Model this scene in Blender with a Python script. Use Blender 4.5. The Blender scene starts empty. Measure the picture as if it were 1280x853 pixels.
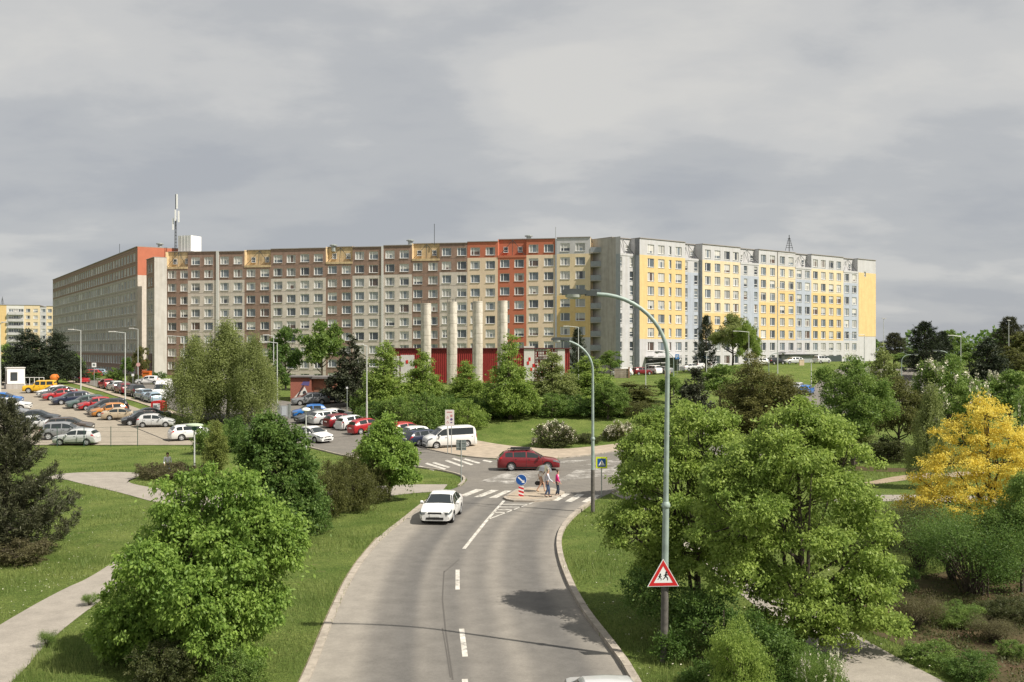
import bpy, bmesh, math, random
import numpy as np
from mathutils import Vector, Matrix

random.seed(7)
R = math.radians
S = bpy.context.scene
COL = S.collection
F = 1244.0          # focal length in photo pixels
HOR = 436.0         # image row of the horizon
HC = 9.3            # camera height over the road

# ------------------------------------------------------------------ helpers
def link(o, parent=None):
    COL.objects.link(o)
    if parent is not None:
        o.parent = parent
    return o

def tag(o, label=None, cat=None, group=None, kind=None):
    if label: o['label'] = label
    if cat: o['category'] = cat
    if group: o['group'] = group
    if kind: o['kind'] = kind
    return o

def empty(name, loc, rz=0.0, scale=None):
    o = bpy.data.objects.new(name, None)
    o.empty_display_size = 0.3
    o.location = loc
    o.rotation_euler = (0, 0, rz)
    if scale: o.scale = scale
    return link(o)

class MB:
    """collects faces of one mesh"""
    def __init__(self):
        self.v = []; self.f = []; self.m = []
    def add(self, verts, faces, mi=0):
        b = len(self.v)
        self.v += [tuple(p) for p in verts]
        self.f += [tuple(b + i for i in q) for q in faces]
        self.m += [mi] * len(faces)
    def quad(self, a, b, c, d, mi=0):
        self.add([a, b, c, d], [(0, 1, 2, 3)], mi)
    def poly(self, pts, mi=0):
        self.add(pts, [tuple(range(len(pts)))], mi)
    def box(self, c, s, mi=0, M=None):
        x, y, z = s[0] / 2, s[1] / 2, s[2] / 2
        vs = [Vector((sx * x, sy * y, sz * z)) for sx in (-1, 1) for sy in (-1, 1) for sz in (-1, 1)]
        if M is not None: vs = [M @ v for v in vs]
        vs = [(v.x + c[0], v.y + c[1], v.z + c[2]) for v in vs]
        self.add(vs, [(0, 1, 3, 2), (4, 6, 7, 5), (0, 4, 5, 1), (2, 3, 7, 6), (0, 2, 6, 4), (1, 5, 7, 3)], mi)
    def tube(self, pts, rad, n=8, mi=0, cap=True):
        pts = [Vector(p) for p in pts]
        if not hasattr(rad, '__len__'): rad = [rad] * len(pts)
        b = len(self.v); k = len(pts)
        ref = None
        for i, p in enumerate(pts):
            t = (pts[min(i + 1, k - 1)] - pts[max(i - 1, 0)])
            t = t.normalized() if t.length > 1e-9 else Vector((0, 0, 1))
            if ref is None:
                ref = Vector((1, 0, 0)) if abs(t.x) < 0.8 else Vector((0, 1, 0))
            u = (ref - t * ref.dot(t)).normalized(); w = t.cross(u); ref = u
            for j in range(n):
                a = 2 * math.pi * j / n
                q = p + (u * math.cos(a) + w * math.sin(a)) * rad[i]
                self.v.append((q.x, q.y, q.z))
        for i in range(k - 1):
            for j in range(n):
                self.f.append((b + i * n + j, b + i * n + (j + 1) % n, b + (i + 1) * n + (j + 1) % n, b + (i + 1) * n + j)); self.m.append(mi)
        if cap:
            self.f.append(tuple(b + j for j in range(n))[::-1]); self.m.append(mi)
            self.f.append(tuple(b + (k - 1) * n + j for j in range(n))); self.m.append(mi)
    def lathe(self, prof, c=(0, 0, 0), n=16, mi=0, axis='z', cap=True):
        b = len(self.v)
        for (r, h) in prof:
            for j in range(n):
                a = 2 * math.pi * j / n
                p = (r * math.cos(a), r * math.sin(a), h)
                if axis == 'y': p = (p[0], p[2], p[1])
                if axis == 'x': p = (p[2], p[0], p[1])
                self.v.append((p[0] + c[0], p[1] + c[1], p[2] + c[2]))
        k = len(prof)
        for i in range(k - 1):
            for j in range(n):
                self.f.append((b + i * n + j, b + i * n + (j + 1) % n, b + (i + 1) * n + (j + 1) % n, b + (i + 1) * n + j)); self.m.append(mi)
        if cap:
            self.f.append(tuple(b + j for j in range(n))); self.m.append(mi)
            self.f.append(tuple(b + (k - 1) * n + j for j in range(n))); self.m.append(mi)
    def mesh(self, name, mats=(), smooth=False, recalc=True):
        me = bpy.data.meshes.new(name)
        me.from_pydata(self.v, [], self.f)
        for m in mats: me.materials.append(m)
        me.polygons.foreach_set('material_index', self.m)
        if recalc:
            bm = bmesh.new(); bm.from_mesh(me)
            bmesh.ops.recalc_face_normals(bm, faces=bm.faces)
            bm.to_mesh(me); bm.free()
        if smooth:
            me.shade_smooth()
            try: me.set_sharp_from_angle(angle=R(smooth if smooth is not True else 40))
            except Exception: pass
        me.update()
        return me
    def build(self, name, mats=(), parent=None, smooth=False, loc=None, recalc=True):
        if not isinstance(mats, (list, tuple)): mats = [mats]
        o = bpy.data.objects.new(name, self.mesh(name, mats, smooth, recalc))
        if loc is not None: o.location = loc
        return link(o, parent)

def fast_mesh(name, V, n_per, mat):
    """V: (n*n_per,3) array; faces of n_per consecutive vertices"""
    V = np.ascontiguousarray(V, dtype=np.float32)
    nv = len(V); nf = nv // n_per
    me = bpy.data.meshes.new(name)
    me.vertices.add(nv); me.vertices.foreach_set('co', V.ravel())
    me.loops.add(nv); me.loops.foreach_set('vertex_index', np.arange(nv, dtype=np.int32))
    me.polygons.add(nf)
    me.polygons.foreach_set('loop_start', np.arange(0, nv, n_per, dtype=np.int32))
    me.polygons.foreach_set('loop_total', np.full(nf, n_per, dtype=np.int32))
    if mat: me.materials.append(mat)
    me.update(calc_edges=True)
    return me

def inst(name, me, parent=None, loc=None, rot=None, mat=None, scale=None):
    o = bpy.data.objects.new(name, me)
    if loc is not None: o.location = loc
    if rot is not None: o.rotation_euler = rot
    if scale is not None: o.scale = scale
    link(o, parent)
    if mat is not None:
        o.material_slots[0].link = 'OBJECT'; o.material_slots[0].material = mat
    return o

# ------------------------------------------------------------------ terrain
def sm(t):
    t = min(1.0, max(0.0, t)); return t * t * (3 - 2 * t)
PL = ([-100, 95, 112, 130, 145, 215, 320, 600, 2600], [0, 0, .9, 2.3, 3.0, 3.6, 3.9, 2.0, -6])
PC = ([-100, 92, 97, 110, 125, 140, 215, 320, 600, 2600], [0, 0, .25, 1.5, 3.0, 4.0, 4.5, 5.0, 3.0, -6])
PR = ([-100, 92, 110, 150, 160, 185, 235, 320, 600, 2600], [0, 0, .6, 2.5, 2.6, 5.6, 6.2, 6.2, 4.0, -6])
def terr_u(px, Y):
    wl = 1 - sm((px - 430) / 70); wr = sm((px - 800) / 150); wc = 1 - wl - wr
    z = 0
    if wl > 0: z += wl * float(np.interp(Y, *PL))
    if wc > 0: z += wc * float(np.interp(Y, *PC))
    if wr > 0: z += wr * float(np.interp(Y, *PR))
    return z
def terr(X, Y):
    return terr_u(640 + F * X / max(Y, 30.0), Y)
def G(px, py):
    """the ground point seen at a photo pixel"""
    k = (py - HOR) / F
    lo, y = 5.0, 5.0
    while y < 2500:
        if HC - k * y <= terr_u(px, y): break
        lo = y; y += max(0.5, y * 0.01)
    hi = y
    for _ in range(30):
        m = (lo + hi) / 2
        if HC - k * m <= terr_u(px, m): hi = m
        else: lo = m
    return ((px - 640) / F * hi, hi, terr_u(px, hi))
def XA(px, Y): return (px - 640) / F * Y
def ZA(py, Y): return HC - (py - HOR) / F * Y
def on(X, Y): return (X, Y, terr(X, Y))

# ------------------------------------------------------------------ materials
MATS = {}
def nd(nt, typ, **kw):
    n = nt.nodes.new(typ)
    for k, v in kw.items(): setattr(n, k, v)
    return n
def mat(name, col, rough=0.7, metal=0.0, var=0.0, scale=3.0, bump=0.0, bscale=30.0, spec=0.5, coat=0.0, col2=None, stain=0.0, coord='Object'):
    if name in MATS: return MATS[name]
    m = bpy.data.materials.new(name); m.use_nodes = True; nt = m.node_tree
    b = nt.nodes['Principled BSDF']
    b.inputs['Base Color'].default_value = (*col, 1)
    b.inputs['Roughness'].default_value = rough
    b.inputs['Metallic'].default_value = metal
    b.inputs['Specular IOR Level'].default_value = spec
    if coat:
        b.inputs['Coat Weight'].default_value = coat; b.inputs['Coat Roughness'].default_value = 0.05
    if var or bump or col2 or stain:
        tc = nd(nt, 'ShaderNodeTexCoord')
        src = tc.outputs[coord]
    if var or col2 or stain:
        no = nd(nt, 'ShaderNodeTexNoise'); no.inputs['Scale'].default_value = scale
        no.inputs['Detail'].default_value = 6; no.inputs['Roughness'].default_value = 0.65
        nt.links.new(src, no.inputs['Vector'])
        rp = nd(nt, 'ShaderNodeValToRGB')
        rp.color_ramp.elements[0].position = 0.35; rp.color_ramp.elements[1].position = 0.68
        c2 = col2 if col2 else tuple(c * (1 - var) for c in col)
        c1 = tuple(min(1, c * (1 + var * 0.6)) for c in col) if not col2 else col
        rp.color_ramp.elements[0].color = (*c1, 1); rp.color_ramp.elements[1].color = (*c2, 1)
        nt.links.new(no.outputs['Fac'], rp.inputs['Fac'])
        out = rp.outputs['Color']
        if stain:
            mp = nd(nt, 'ShaderNodeMapping'); mp.inputs['Scale'].default_value = (1.6, 1.6, 0.12)
            nt.links.new(src, mp.inputs['Vector'])
            n2 = nd(nt, 'ShaderNodeTexNoise'); n2.inputs['Scale'].default_value = 1.2; n2.inputs['Detail'].default_value = 5
            nt.links.new(mp.outputs[0], n2.inputs['Vector'])
            r2 = nd(nt, 'ShaderNodeValToRGB')
            r2.color_ramp.elements[0].position = 0.42; r2.color_ramp.elements[1].position = 0.75
            r2.color_ramp.elements[0].color = (1, 1, 1, 1)
            k = 1 - stain; r2.color_ramp.elements[1].color = (k, k * .97, k * .93, 1)
            nt.links.new(n2.outputs['Fac'], r2.inputs['Fac'])
            mx = nd(nt, 'ShaderNodeMixRGB', blend_type='MULTIPLY'); mx.inputs[0].default_value = 1
            nt.links.new(out, mx.inputs[1]); nt.links.new(r2.outputs['Color'], mx.inputs[2])
            out = mx.outputs[0]
        nt.links.new(out, b.inputs['Base Color'])
    if bump:
        nb = nd(nt, 'ShaderNodeTexNoise'); nb.inputs['Scale'].default_value = bscale; nb.inputs['Detail'].default_value = 4
        nt.links.new(src, nb.inputs['Vector'])
        bp = nd(nt, 'ShaderNodeBump'); bp.inputs['Strength'].default_value = bump; bp.inputs['Distance'].default_value = 0.03
        nt.links.new(nb.outputs['Fac'], bp.inputs['Height']); nt.links.new(bp.outputs[0], b.inputs['Normal'])
    MATS[name] = m
    return m

def leaf_mat(name, c1, c2, trans=0.45, scale=0.9, rough=0.55):
    """thin leaves: hue changes from clump to clump and from leaf to leaf"""
    if name in MATS: return MATS[name]
    m = bpy.data.materials.new(name); m.use_nodes = True; nt = m.node_tree
    b = nt.nodes['Principled BSDF']; out = nt.nodes['Material Output']
    tc = nd(nt, 'ShaderNodeTexCoord'); no = nd(nt, 'ShaderNodeTexNoise')
    no.inputs['Scale'].default_value = scale; no.inputs['Detail'].default_value = 3
    nt.links.new(tc.outputs['Object'], no.inputs['Vector'])
    ge = nd(nt, 'ShaderNodeNewGeometry')
    ad = nd(nt, 'ShaderNodeMath', operation='MULTIPLY_ADD'); ad.inputs[1].default_value = 0.75; 
    nt.links.new(ge.outputs['Random Per Island'], ad.inputs[0]); 
    sb = nd(nt, 'ShaderNodeMath', operation='MULTIPLY_ADD'); sb.inputs[1].default_value = 1.6; sb.inputs[2].default_value = -0.68
    nt.links.new(no.outputs['Fac'], sb.inputs[0]); nt.links.new(sb.outputs[0], ad.inputs[2])
    mx = nd(nt, 'ShaderNodeMixRGB'); mx.inputs[1].default_value = (*c1, 1); mx.inputs[2].default_value = (*c2, 1)
    nt.links.new(ad.outputs[0], mx.inputs[0]); mx.use_clamp = True
    nt.links.new(mx.outputs[0], b.inputs['Base Color'])
    b.inputs['Roughness'].default_value = rough; b.inputs['Specular IOR Level'].default_value = 0.3
    tr = nd(nt, 'ShaderNodeBsdfTranslucent')
    hs = nd(nt, 'ShaderNodeHueSaturation'); hs.inputs['Value'].default_value = 1.2; hs.inputs['Saturation'].default_value = 1.0
    nt.links.new(mx.outputs[0], hs.inputs['Color']); nt.links.new(hs.outputs[0], tr.inputs['Color'])
    ms = nd(nt, 'ShaderNodeMixShader'); ms.inputs[0].default_value = trans
    nt.links.new(b.outputs[0], ms.inputs[1]); nt.links.new(tr.outputs[0], ms.inputs[2])
    nt.links.new(ms.outputs[0], out.inputs['Surface'])
    MATS[name] = m
    return m

# leaves
LM = dict(
    maple=leaf_mat('leaf_maple', (0.136, 0.237, 0.045), (0.303, 0.424, 0.088)),
    linden=leaf_mat('leaf_linden', (0.172, 0.261, 0.053), (0.370, 0.466, 0.111)),
    deep=leaf_mat('leaf_deep', (0.068, 0.135, 0.029), (0.163, 0.249, 0.057)),
    mid=leaf_mat('leaf_mid', (0.100, 0.178, 0.039), (0.237, 0.325, 0.077)),
    fresh=leaf_mat('leaf_fresh', (0.150, 0.237, 0.047), (0.327, 0.417, 0.096)),
    olive=leaf_mat('leaf_olive', (.085, .095, .030), (.160, .170, .050)),
    birch=leaf_mat('leaf_birch', (0.156, 0.194, 0.062), (0.301, 0.347, 0.117)),
    bronze=leaf_mat('leaf_bronze', (.105, .112, .034), (.190, .188, .060)),
    purple=leaf_mat('leaf_purple', (.032, .042, .022), (.068, .076, .040), .2),
    pine=leaf_mat('needle_pine', (.042, .050, .026), (.095, .098, .048), .15),
    dpine=leaf_mat('needle_dark', (.020, .032, .018), (.048, .062, .030), .12),
    yellow=leaf_mat('leaf_yellow', (.62, .48, .060), (.80, .70, .17)),
    scrub=leaf_mat('leaf_scrub', (.055, .072, .026), (.120, .130, .046)),
    twig=leaf_mat('leaf_dry', (.110, .095, .055), (.170, .165, .070)),
    lime=leaf_mat('leaf_lime', (.16, .20, .05), (.28, .32, .09)),
)
M_bark = mat('bark', (.085, .068, .050), .9, var=.5, scale=6, bump=.6)
M_bark_d = mat('bark_dark', (.045, .036, .028), .9, var=.4, scale=6, bump=.6)
M_birch = mat('bark_birch', (.50, .48, .44), .8, col2=(.08, .07, .06), scale=5)
M_petal = mat('petal_white', (.62, .59, .47), .7)
M_black = mat('black_plastic', (.018, .018, .02), .5)
M_dark = mat('dark_metal', (.05, .055, .055), .45, .3)
M_steel = mat('galvanised_steel', (.34, .37, .36), .5, .35, var=.2, scale=4)
M_pole = mat('pole_green_grey', (.30, .37, .34), .55, .1, var=.22, scale=2.5)
M_polelow = mat('pole_base_brown', (.115, .105, .095), .75, var=.35, scale=5)
M_white = mat('white_paint', (.78, .78, .76), .5)
M_red = mat('sign_red', (.55, .02, .025), .4)
M_blue = mat('sign_blue', (.01, .085, .33), .4)
M_signwhite = mat('sign_white', (.80, .80, .80), .4)
M_lime = mat('sign_lime', (.62, .72, .03), .45)
M_signback = mat('sign_back_grey', (.20, .235, .23), .55, .3, var=.2)
M_rubber = mat('tyre_rubber', (.022, .022, .022), .8)
M_rim = mat('alloy_rim', (.52, .53, .54), .35, .15)
M_glass = mat('car_glass', (.018, .024, .026), .06, spec=.8)
M_lens = mat('headlight_lens', (.15, .165, .17), .1, .2)
M_tail = mat('tail_lens', (.42, .015, .015), .2)
M_plate = mat('plate_white', (.72, .72, .70), .5)
# ------------------------------------------------------------------ camera, sky, sun
cam = bpy.data.cameras.new('camera'); cam.sensor_width = 36.0; cam.lens = 36.0 * F / 1280.0
cam.shift_y = (HOR - 426.5) / 1280.0
cam.clip_start = 0.5; cam.clip_end = 6000
co = link(bpy.data.objects.new('camera', cam)); co.location = (0, 0, HC); co.rotation_euler = (R(90), 0, 0)
S.camera = co
SUN_DIR = Vector((0.90, -0.43, 0)).normalized()
SUN_EL = R(49)
sd = Vector((SUN_DIR.x * math.cos(SUN_EL), SUN_DIR.y * math.cos(SUN_EL), math.sin(SUN_EL)))
sl = bpy.data.lights.new('sun', 'SUN'); sl.energy = 4.8; sl.angle = R(0.6); sl.color = (1.0, .93, .82)
so = link(bpy.data.objects.new('sun', sl)); so.rotation_euler = sd.to_track_quat('Z', 'Y').to_euler(); so.location = (60, -40, 80)

W = bpy.data.worlds.new('World'); S.world = W; W.use_nodes = True
nt = W.node_tree; nt.nodes.clear()
out = nd(nt, 'ShaderNodeOutputWorld')
sky = nd(nt, 'ShaderNodeTexSky', sky_type='NISHITA'); sky.sun_disc = False
sky.sun_elevation = SUN_EL; sky.sun_rotation = math.atan2(SUN_DIR.x, SUN_DIR.y)
bg1 = nd(nt, 'ShaderNodeBackground'); bg1.inputs['Strength'].default_value = .07
nt.links.new(sky.outputs[0], bg1.inputs['Color'])
tc = nd(nt, 'ShaderNodeTexCoord'); sp = nd(nt, 'ShaderNodeSeparateXYZ'); nt.links.new(tc.outputs['Generated'], sp.inputs[0])
def mth(op, a=None, b=None, c=None, clamp=False):
    n = nd(nt, 'ShaderNodeMath', operation=op); n.use_clamp = clamp
    for i, x in enumerate((a, b, c)):
        if x is None: continue
        if isinstance(x, (int, float)): n.inputs[i].default_value = x
        else: nt.links.new(x, n.inputs[i])
    return n.outputs[0]
zz = mth('ADD', mth('MAXIMUM', sp.outputs['Z'], 0.0), .24)
cx = mth('DIVIDE', sp.outputs['X'], zz); cy = mth('DIVIDE', sp.outputs['Y'], zz)
cb = nd(nt, 'ShaderNodeCombineXYZ'); nt.links.new(cx, cb.inputs[0]); nt.links.new(cy, cb.inputs[1])
def cloud(scale, detail, rough, off, dist=0.0, sx=1.0):
    mp = nd(nt, 'ShaderNodeMapping'); mp.inputs['Location'].default_value = off; mp.inputs['Scale'].default_value = (sx, 1, 1)
    nt.links.new(cb.outputs[0], mp.inputs[0])
    n = nd(nt, 'ShaderNodeTexNoise'); n.inputs['Scale'].default_value = scale; n.inputs['Detail'].default_value = detail
    n.inputs['Roughness'].default_value = rough; n.inputs['Distortion'].default_value = dist
    nt.links.new(mp.outputs[0], n.inputs['Vector']); return n.outputs['Fac']
n1 = cloud(.9, 4, .5, (3.1, 1.7, 0), .1, .8)
n2 = cloud(2.6, 6, .55, (7.7, 3.1, 2), .12, .75)
f = mth('ADD', mth('MULTIPLY', n1, .95), mth('MULTIPLY', n2, .72))
def bank(px, py, width, amount):   # a heavy or a thin part of the cloud deck, in a fixed direction of the sky
    global f
    amount *= .8
    d = Vector(((px - 640) / F, 1, (HOR - py) / F)).normalized()
    v = nd(nt, 'ShaderNodeVectorMath', operation='DISTANCE'); v.inputs[1].default_value = d; nt.links.new(tc.outputs['Generated'], v.inputs[0])
    m = nd(nt, 'ShaderNodeMapRange', interpolation_type='SMOOTHERSTEP'); m.inputs['From Min'].default_value = width; m.inputs['From Max'].default_value = 0
    m.inputs['To Min'].default_value = 0; m.inputs['To Max'].default_value = amount
    nt.links.new(v.outputs['Value'], m.inputs['Value']); f = mth('ADD', f, m.outputs[0])
for q in ((1180, 30, .22, -.16), (1290, 170, .14, -.09), (110, 245, .20, -.10), (500, 235, .18, -.06), (1230, 330, .25, -.07), (70, 90, .16, .07), (260, 60, .20, .05), (390, 130, .14, .05), (740, 120, .22, .11), (560, 60, .20, .06), (900, 130, .16, .05), (1010, 200, .14, .05), (860, 285, .22, -.13), (1150, 300, .2, -.06)): bank(*q)
hz = nd(nt, 'ShaderNodeMapRange'); hz.inputs['From Max'].default_value = .24; hz.inputs['To Min'].default_value = -.15; hz.inputs['To Max'].default_value = 0
nt.links.new(sp.outputs['Z'], hz.inputs['Value']); f = mth('ADD', f, hz.outputs[0])   # the deck looks thicker low down
rp = nd(nt, 'ShaderNodeValToRGB'); rp.color_ramp.interpolation = 'EASE'
els = rp.color_ramp.elements
els[0].position = .55; els[0].color = (.305, .317, .338, 1)
els[1].position = .95; els[1].color = (.475, .468, .45, 1)
e = els.new(.70); e.color = (.352, .360, .370, 1)
e = els.new(.82); e.color = (.425, .425, .42, 1)
nt.links.new(f, rp.inputs[0])
bg2 = nd(nt, 'ShaderNodeBackground'); bg2.inputs['Strength'].default_value = 1.0
nt.links.new(rp.outputs[0], bg2.inputs['Color'])
ms = nd(nt, 'ShaderNodeMixShader'); ms.inputs[0].default_value = .94
nt.links.new(bg1.outputs[0], ms.inputs[1]); nt.links.new(bg2.outputs[0], ms.inputs[2])
nt.links.new(ms.outputs[0], out.inputs['Surface'])

S.view_settings.view_transform = 'Standard'; S.view_settings.look = 'None'
S.view_settings.gamma = 1; S.view_settings.exposure = 0.5; S.view_settings.use_curve_mapping = False
S.render.engine = 'CYCLES'
cy_ = S.cycles
cy_.max_bounces = 5; cy_.diffuse_bounces = 3; cy_.glossy_bounces = 2; cy_.transmission_bounces = 3; cy_.transparent_max_bounces = 4
cy_.caustics_reflective = False; cy_.caustics_refractive = False
cy_.use_denoising = True
try: cy_.denoiser = 'OPENIMAGEDENOISE'
except Exception: pass
S.render.use_persistent_data = False

# ------------------------------------------------------------------ ground materials
def ground_mat():
    m = bpy.data.materials.new('turf'); m.use_nodes = True; nt = m.node_tree; b = nt.nodes['Principled BSDF']
    tc = nd(nt, 'ShaderNodeTexCoord')
    def noise(s, d=4, r=.6):
        n = nd(nt, 'ShaderNodeTexNoise'); n.inputs['Scale'].default_value = s; n.inputs['Detail'].default_value = d; n.inputs['Roughness'].default_value = r
        nt.links.new(tc.outputs['Object'], n.inputs['Vector']); return n.outputs['Fac']
    def ramp(fac, p0, c0, p1, c1):
        r = nd(nt, 'ShaderNodeValToRGB'); e = r.color_ramp.elements
        e[0].position = p0; e[0].color = (*c0, 1); e[1].position = p1; e[1].color = (*c1, 1)
        nt.links.new(fac, r.inputs[0]); return r.outputs[0]
    a = ramp(noise(.35, 5), .35, (.092, .146, .034), .68, (.178, .226, .066))
    c = ramp(noise(6, 5, .75), .35, (.50, .52, .48), .7, (1.32, 1.25, 1.12))
    mx = nd(nt, 'ShaderNodeMixRGB', blend_type='MULTIPLY'); mx.inputs[0].default_value = 1
    nt.links.new(a, mx.inputs[1]); nt.links.new(c, mx.inputs[2])
    d = ramp(noise(.9, 5, .7), .60, (0, 0, 0), .74, (1, 1, 1))
    m2 = nd(nt, 'ShaderNodeMixRGB'); m2.inputs[2].default_value = (.19, .165, .075, 1)
    k = nd(nt, 'ShaderNodeMath', operation='MULTIPLY'); k.inputs[1].default_value = .65; nt.links.new(d, k.inputs[0])
    nt.links.new(k.outputs[0], m2.inputs[0]); nt.links.new(mx.outputs[0], m2.inputs[1])
    nt.links.new(m2.outputs[0], b.inputs['Base Color']); b.inputs['Roughness'].default_value = .95
    b.inputs['Specular IOR Level'].default_value = .1
    bp = nd(nt, 'ShaderNodeBump'); bp.inputs['Strength'].default_value = .9; bp.inputs['Distance'].default_value = .12
    nt.links.new(noise(9, 4, .8), bp.inputs['Height']); nt.links.new(bp.outputs[0], b.inputs['Normal'])
    return m
def asphalt_mat(name, base, dark, uvbands=None):
    m = bpy.data.materials.new(name); m.use_nodes = True; nt = m.node_tree; b = nt.nodes['Principled BSDF']
    tc = nd(nt, 'ShaderNodeTexCoord')
    def noise(s, d=4, r=.6, src='Object', sc=None):
        n = nd(nt, 'ShaderNodeTexNoise'); n.inputs['Scale'].default_value = s; n.inputs['Detail'].default_value = d; n.inputs['Roughness'].default_value = r
        v = tc.outputs[src]
        if sc:
            mp = nd(nt, 'ShaderNodeMapping'); mp.inputs['Scale'].default_value = sc; nt.links.new(v, mp.inputs[0]); v = mp.outputs[0]
        nt.links.new(v, n.inputs['Vector']); return n.outputs['Fac']
    def mulc(a, fac, lo, hi, p0=.3, p1=.7):
        r = nd(nt, 'ShaderNodeValToRGB'); e = r.color_ramp.elements
        e[0].position = p0; e[0].color = (lo, lo, lo, 1); e[1].position = p1; e[1].color = (hi, hi, hi, 1)
        nt.links.new(fac, r.inputs[0])
        x = nd(nt, 'ShaderNodeMixRGB', blend_type='MULTIPLY'); x.inputs[0].default_value = 1
        nt.links.new(a, x.inputs[1]); nt.links.new(r.outputs[0], x.inputs[2]); return x.outputs[0]
    mx = nd(nt, 'ShaderNodeMixRGB'); mx.inputs[1].default_value = (*base, 1); mx.inputs[2].default_value = (*dark, 1)
    if uvbands:
        sp = nd(nt, 'ShaderNodeSeparateXYZ'); nt.links.new(tc.outputs['UV'], sp.inputs[0])
        wob = noise(.12, 3, .5)
        ad = nd(nt, 'ShaderNodeMath', operation='MULTIPLY_ADD'); ad.inputs[1].default_value = .05; nt.links.new(wob, ad.inputs[0])
        sb = nd(nt, 'ShaderNodeMath', operation='SUBTRACT'); sb.inputs[1].default_value = .025
        nt.links.new(sp.outputs['X'], sb.inputs[0]); nt.links.new(sb.outputs[0], ad.inputs[2])
        r = nd(nt, 'ShaderNodeValToRGB'); r.color_ramp.interpolation = 'EASE'; e = r.color_ramp.elements
        e[0].position = uvbands[0][0]; e[0].color = (uvbands[0][1],) * 3 + (1,)
        e[1].position = uvbands[-1][0]; e[1].color = (uvbands[-1][1],) * 3 + (1,)
        for p, v in uvbands[1:-1]:
            q = e.new(p); q.color = (v, v, v, 1)
        nt.links.new(ad.outputs[0], r.inputs[0]); nt.links.new(r.outputs[0], mx.inputs[0])
    else:
        nt.links.new(noise(.25, 4, .55), mx.inputs[0])
    o = mulc(mx.outputs[0], noise(1.3, 5, .6), .86, 1.12)
    o = mulc(o, noise(55, 3, .8), .72, 1.25)
    o = mulc(o, noise(9, 4, .7), .90, 1.08)
    nt.links.new(o, b.inputs['Base Color']); b.inputs['Roughness'].default_value = .85; b.inputs['Specular IOR Level'].default_value = .25
    bp = nd(nt, 'ShaderNodeBump'); bp.inputs['Strength'].default_value = .25; bp.inputs['Distance'].default_value = .01
    nt.links.new(noise(90, 2), bp.inputs['Height']); nt.links.new(bp.outputs[0], b.inputs['Normal'])
    return m
M_turf = ground_mat()
M_road = asphalt_mat('asphalt_worn', (.270, .248, .215), (.118, .113, .107),
    [(0, 0), (.10, .05), (.20, .75), (.30, .95), (.355, .55), (.41, .70), (.47, .85), (.53, .55), (.60, .70), (.67, .30), (.74, .75), (.86, .95), (.94, .45), (1, .1)])
M_asph = asphalt_mat('asphalt_plain', (.205, .188, .162), (.130, .122, .112))
M_lot = asphalt_mat('asphalt_lot', (.335, .295, .235), (.250, .220, .178))
M_path = asphalt_mat('path_tarmac', (.325, .295, .255), (.270, .245, .212))
M_pave = mat('paving_beige', (.35, .29, .22), .9, var=.25, scale=1.2, bump=.3, bscale=14)
M_kerb = mat('kerb_concrete', (.34, .30, .25), .9, var=.3, scale=3)
M_soil = mat('bare_soil', (.105, .070, .045), 1.0, col2=(.050, .055, .022), scale=.7, bump=.8, bscale=8, spec=.1)
M_paint = mat('road_paint', (.64, .62, .57), .7, col2=(.38, .355, .31), scale=3, spec=.3)
M_faded = mat('road_paint_faded', (.56, .54, .50), .75, col2=(.21, .195, .175), scale=.9, spec=.3)
def worn(m, scale, p0, p1):   # paint worn through to the asphalt
    nt = m.node_tree; b = nt.nodes['Principled BSDF']; o_ = nt.nodes['Material Output']
    t_ = nd(nt, 'ShaderNodeTexCoord'); n_ = nd(nt, 'ShaderNodeTexNoise'); n_.inputs['Scale'].default_value = scale; n_.inputs['Detail'].default_value = 8; n_.inputs['Roughness'].default_value = .72
    nt.links.new(t_.outputs['Object'], n_.inputs['Vector']); r_ = nd(nt, 'ShaderNodeMapRange'); r_.inputs['From Min'].default_value = p0; r_.inputs['From Max'].default_value = p1
    nt.links.new(n_.outputs['Fac'], r_.inputs['Value']); x_ = nd(nt, 'ShaderNodeMixShader'); tr_ = nd(nt, 'ShaderNodeBsdfTransparent')
    nt.links.new(r_.outputs[0], x_.inputs[0]); nt.links.new(tr_.outputs[0], x_.inputs[1]); nt.links.new(b.outputs[0], x_.inputs[2]); nt.links.new(x_.outputs[0], o_.inputs['Surface'])
worn(M_paint, 2.2, .30, .50); worn(M_faded, .75, .40, .62)
M_crack = mat('crack_seal', (.085, .078, .070), .7)

# ------------------------------------------------------------------ terrain sheet
cols = sorted(set([round(-2300 + 150 * i) for i in range(15)] + list(range(0, 1300, 20)) + list(range(430, 501, 7)) + list(range(800, 951, 10)) + [1300 + 150 * i for i in range(17)]))
rows = sorted(set([-60, -20, 5, 20, 30, 40, 50, 60, 70, 80, 86, 600, 750, 1000, 1400, 2000, 2600] + PL[0][1:] + PC[0][1:] + PR[0][1:] + list(range(92, 240, 6)) + [260, 290, 350, 400, 450, 500]))
V = []
for Y in rows:
    for c in cols:
        V.append(((c - 640) / F * max(Y, 30.0), Y, terr_u(c, Y)))
nc = len(cols)
Fc = [(i * nc + j, i * nc + j + 1, (i + 1) * nc + j + 1, (i + 1) * nc + j) for i in range(len(rows) - 1) for j in range(nc - 1)]
me = bpy.data.meshes.new('ground'); me.from_pydata(V, [], Fc); me.materials.append(M_turf); me.shade_smooth()
tag(link(bpy.data.objects.new('ground', me)), kind='structure')

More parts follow.
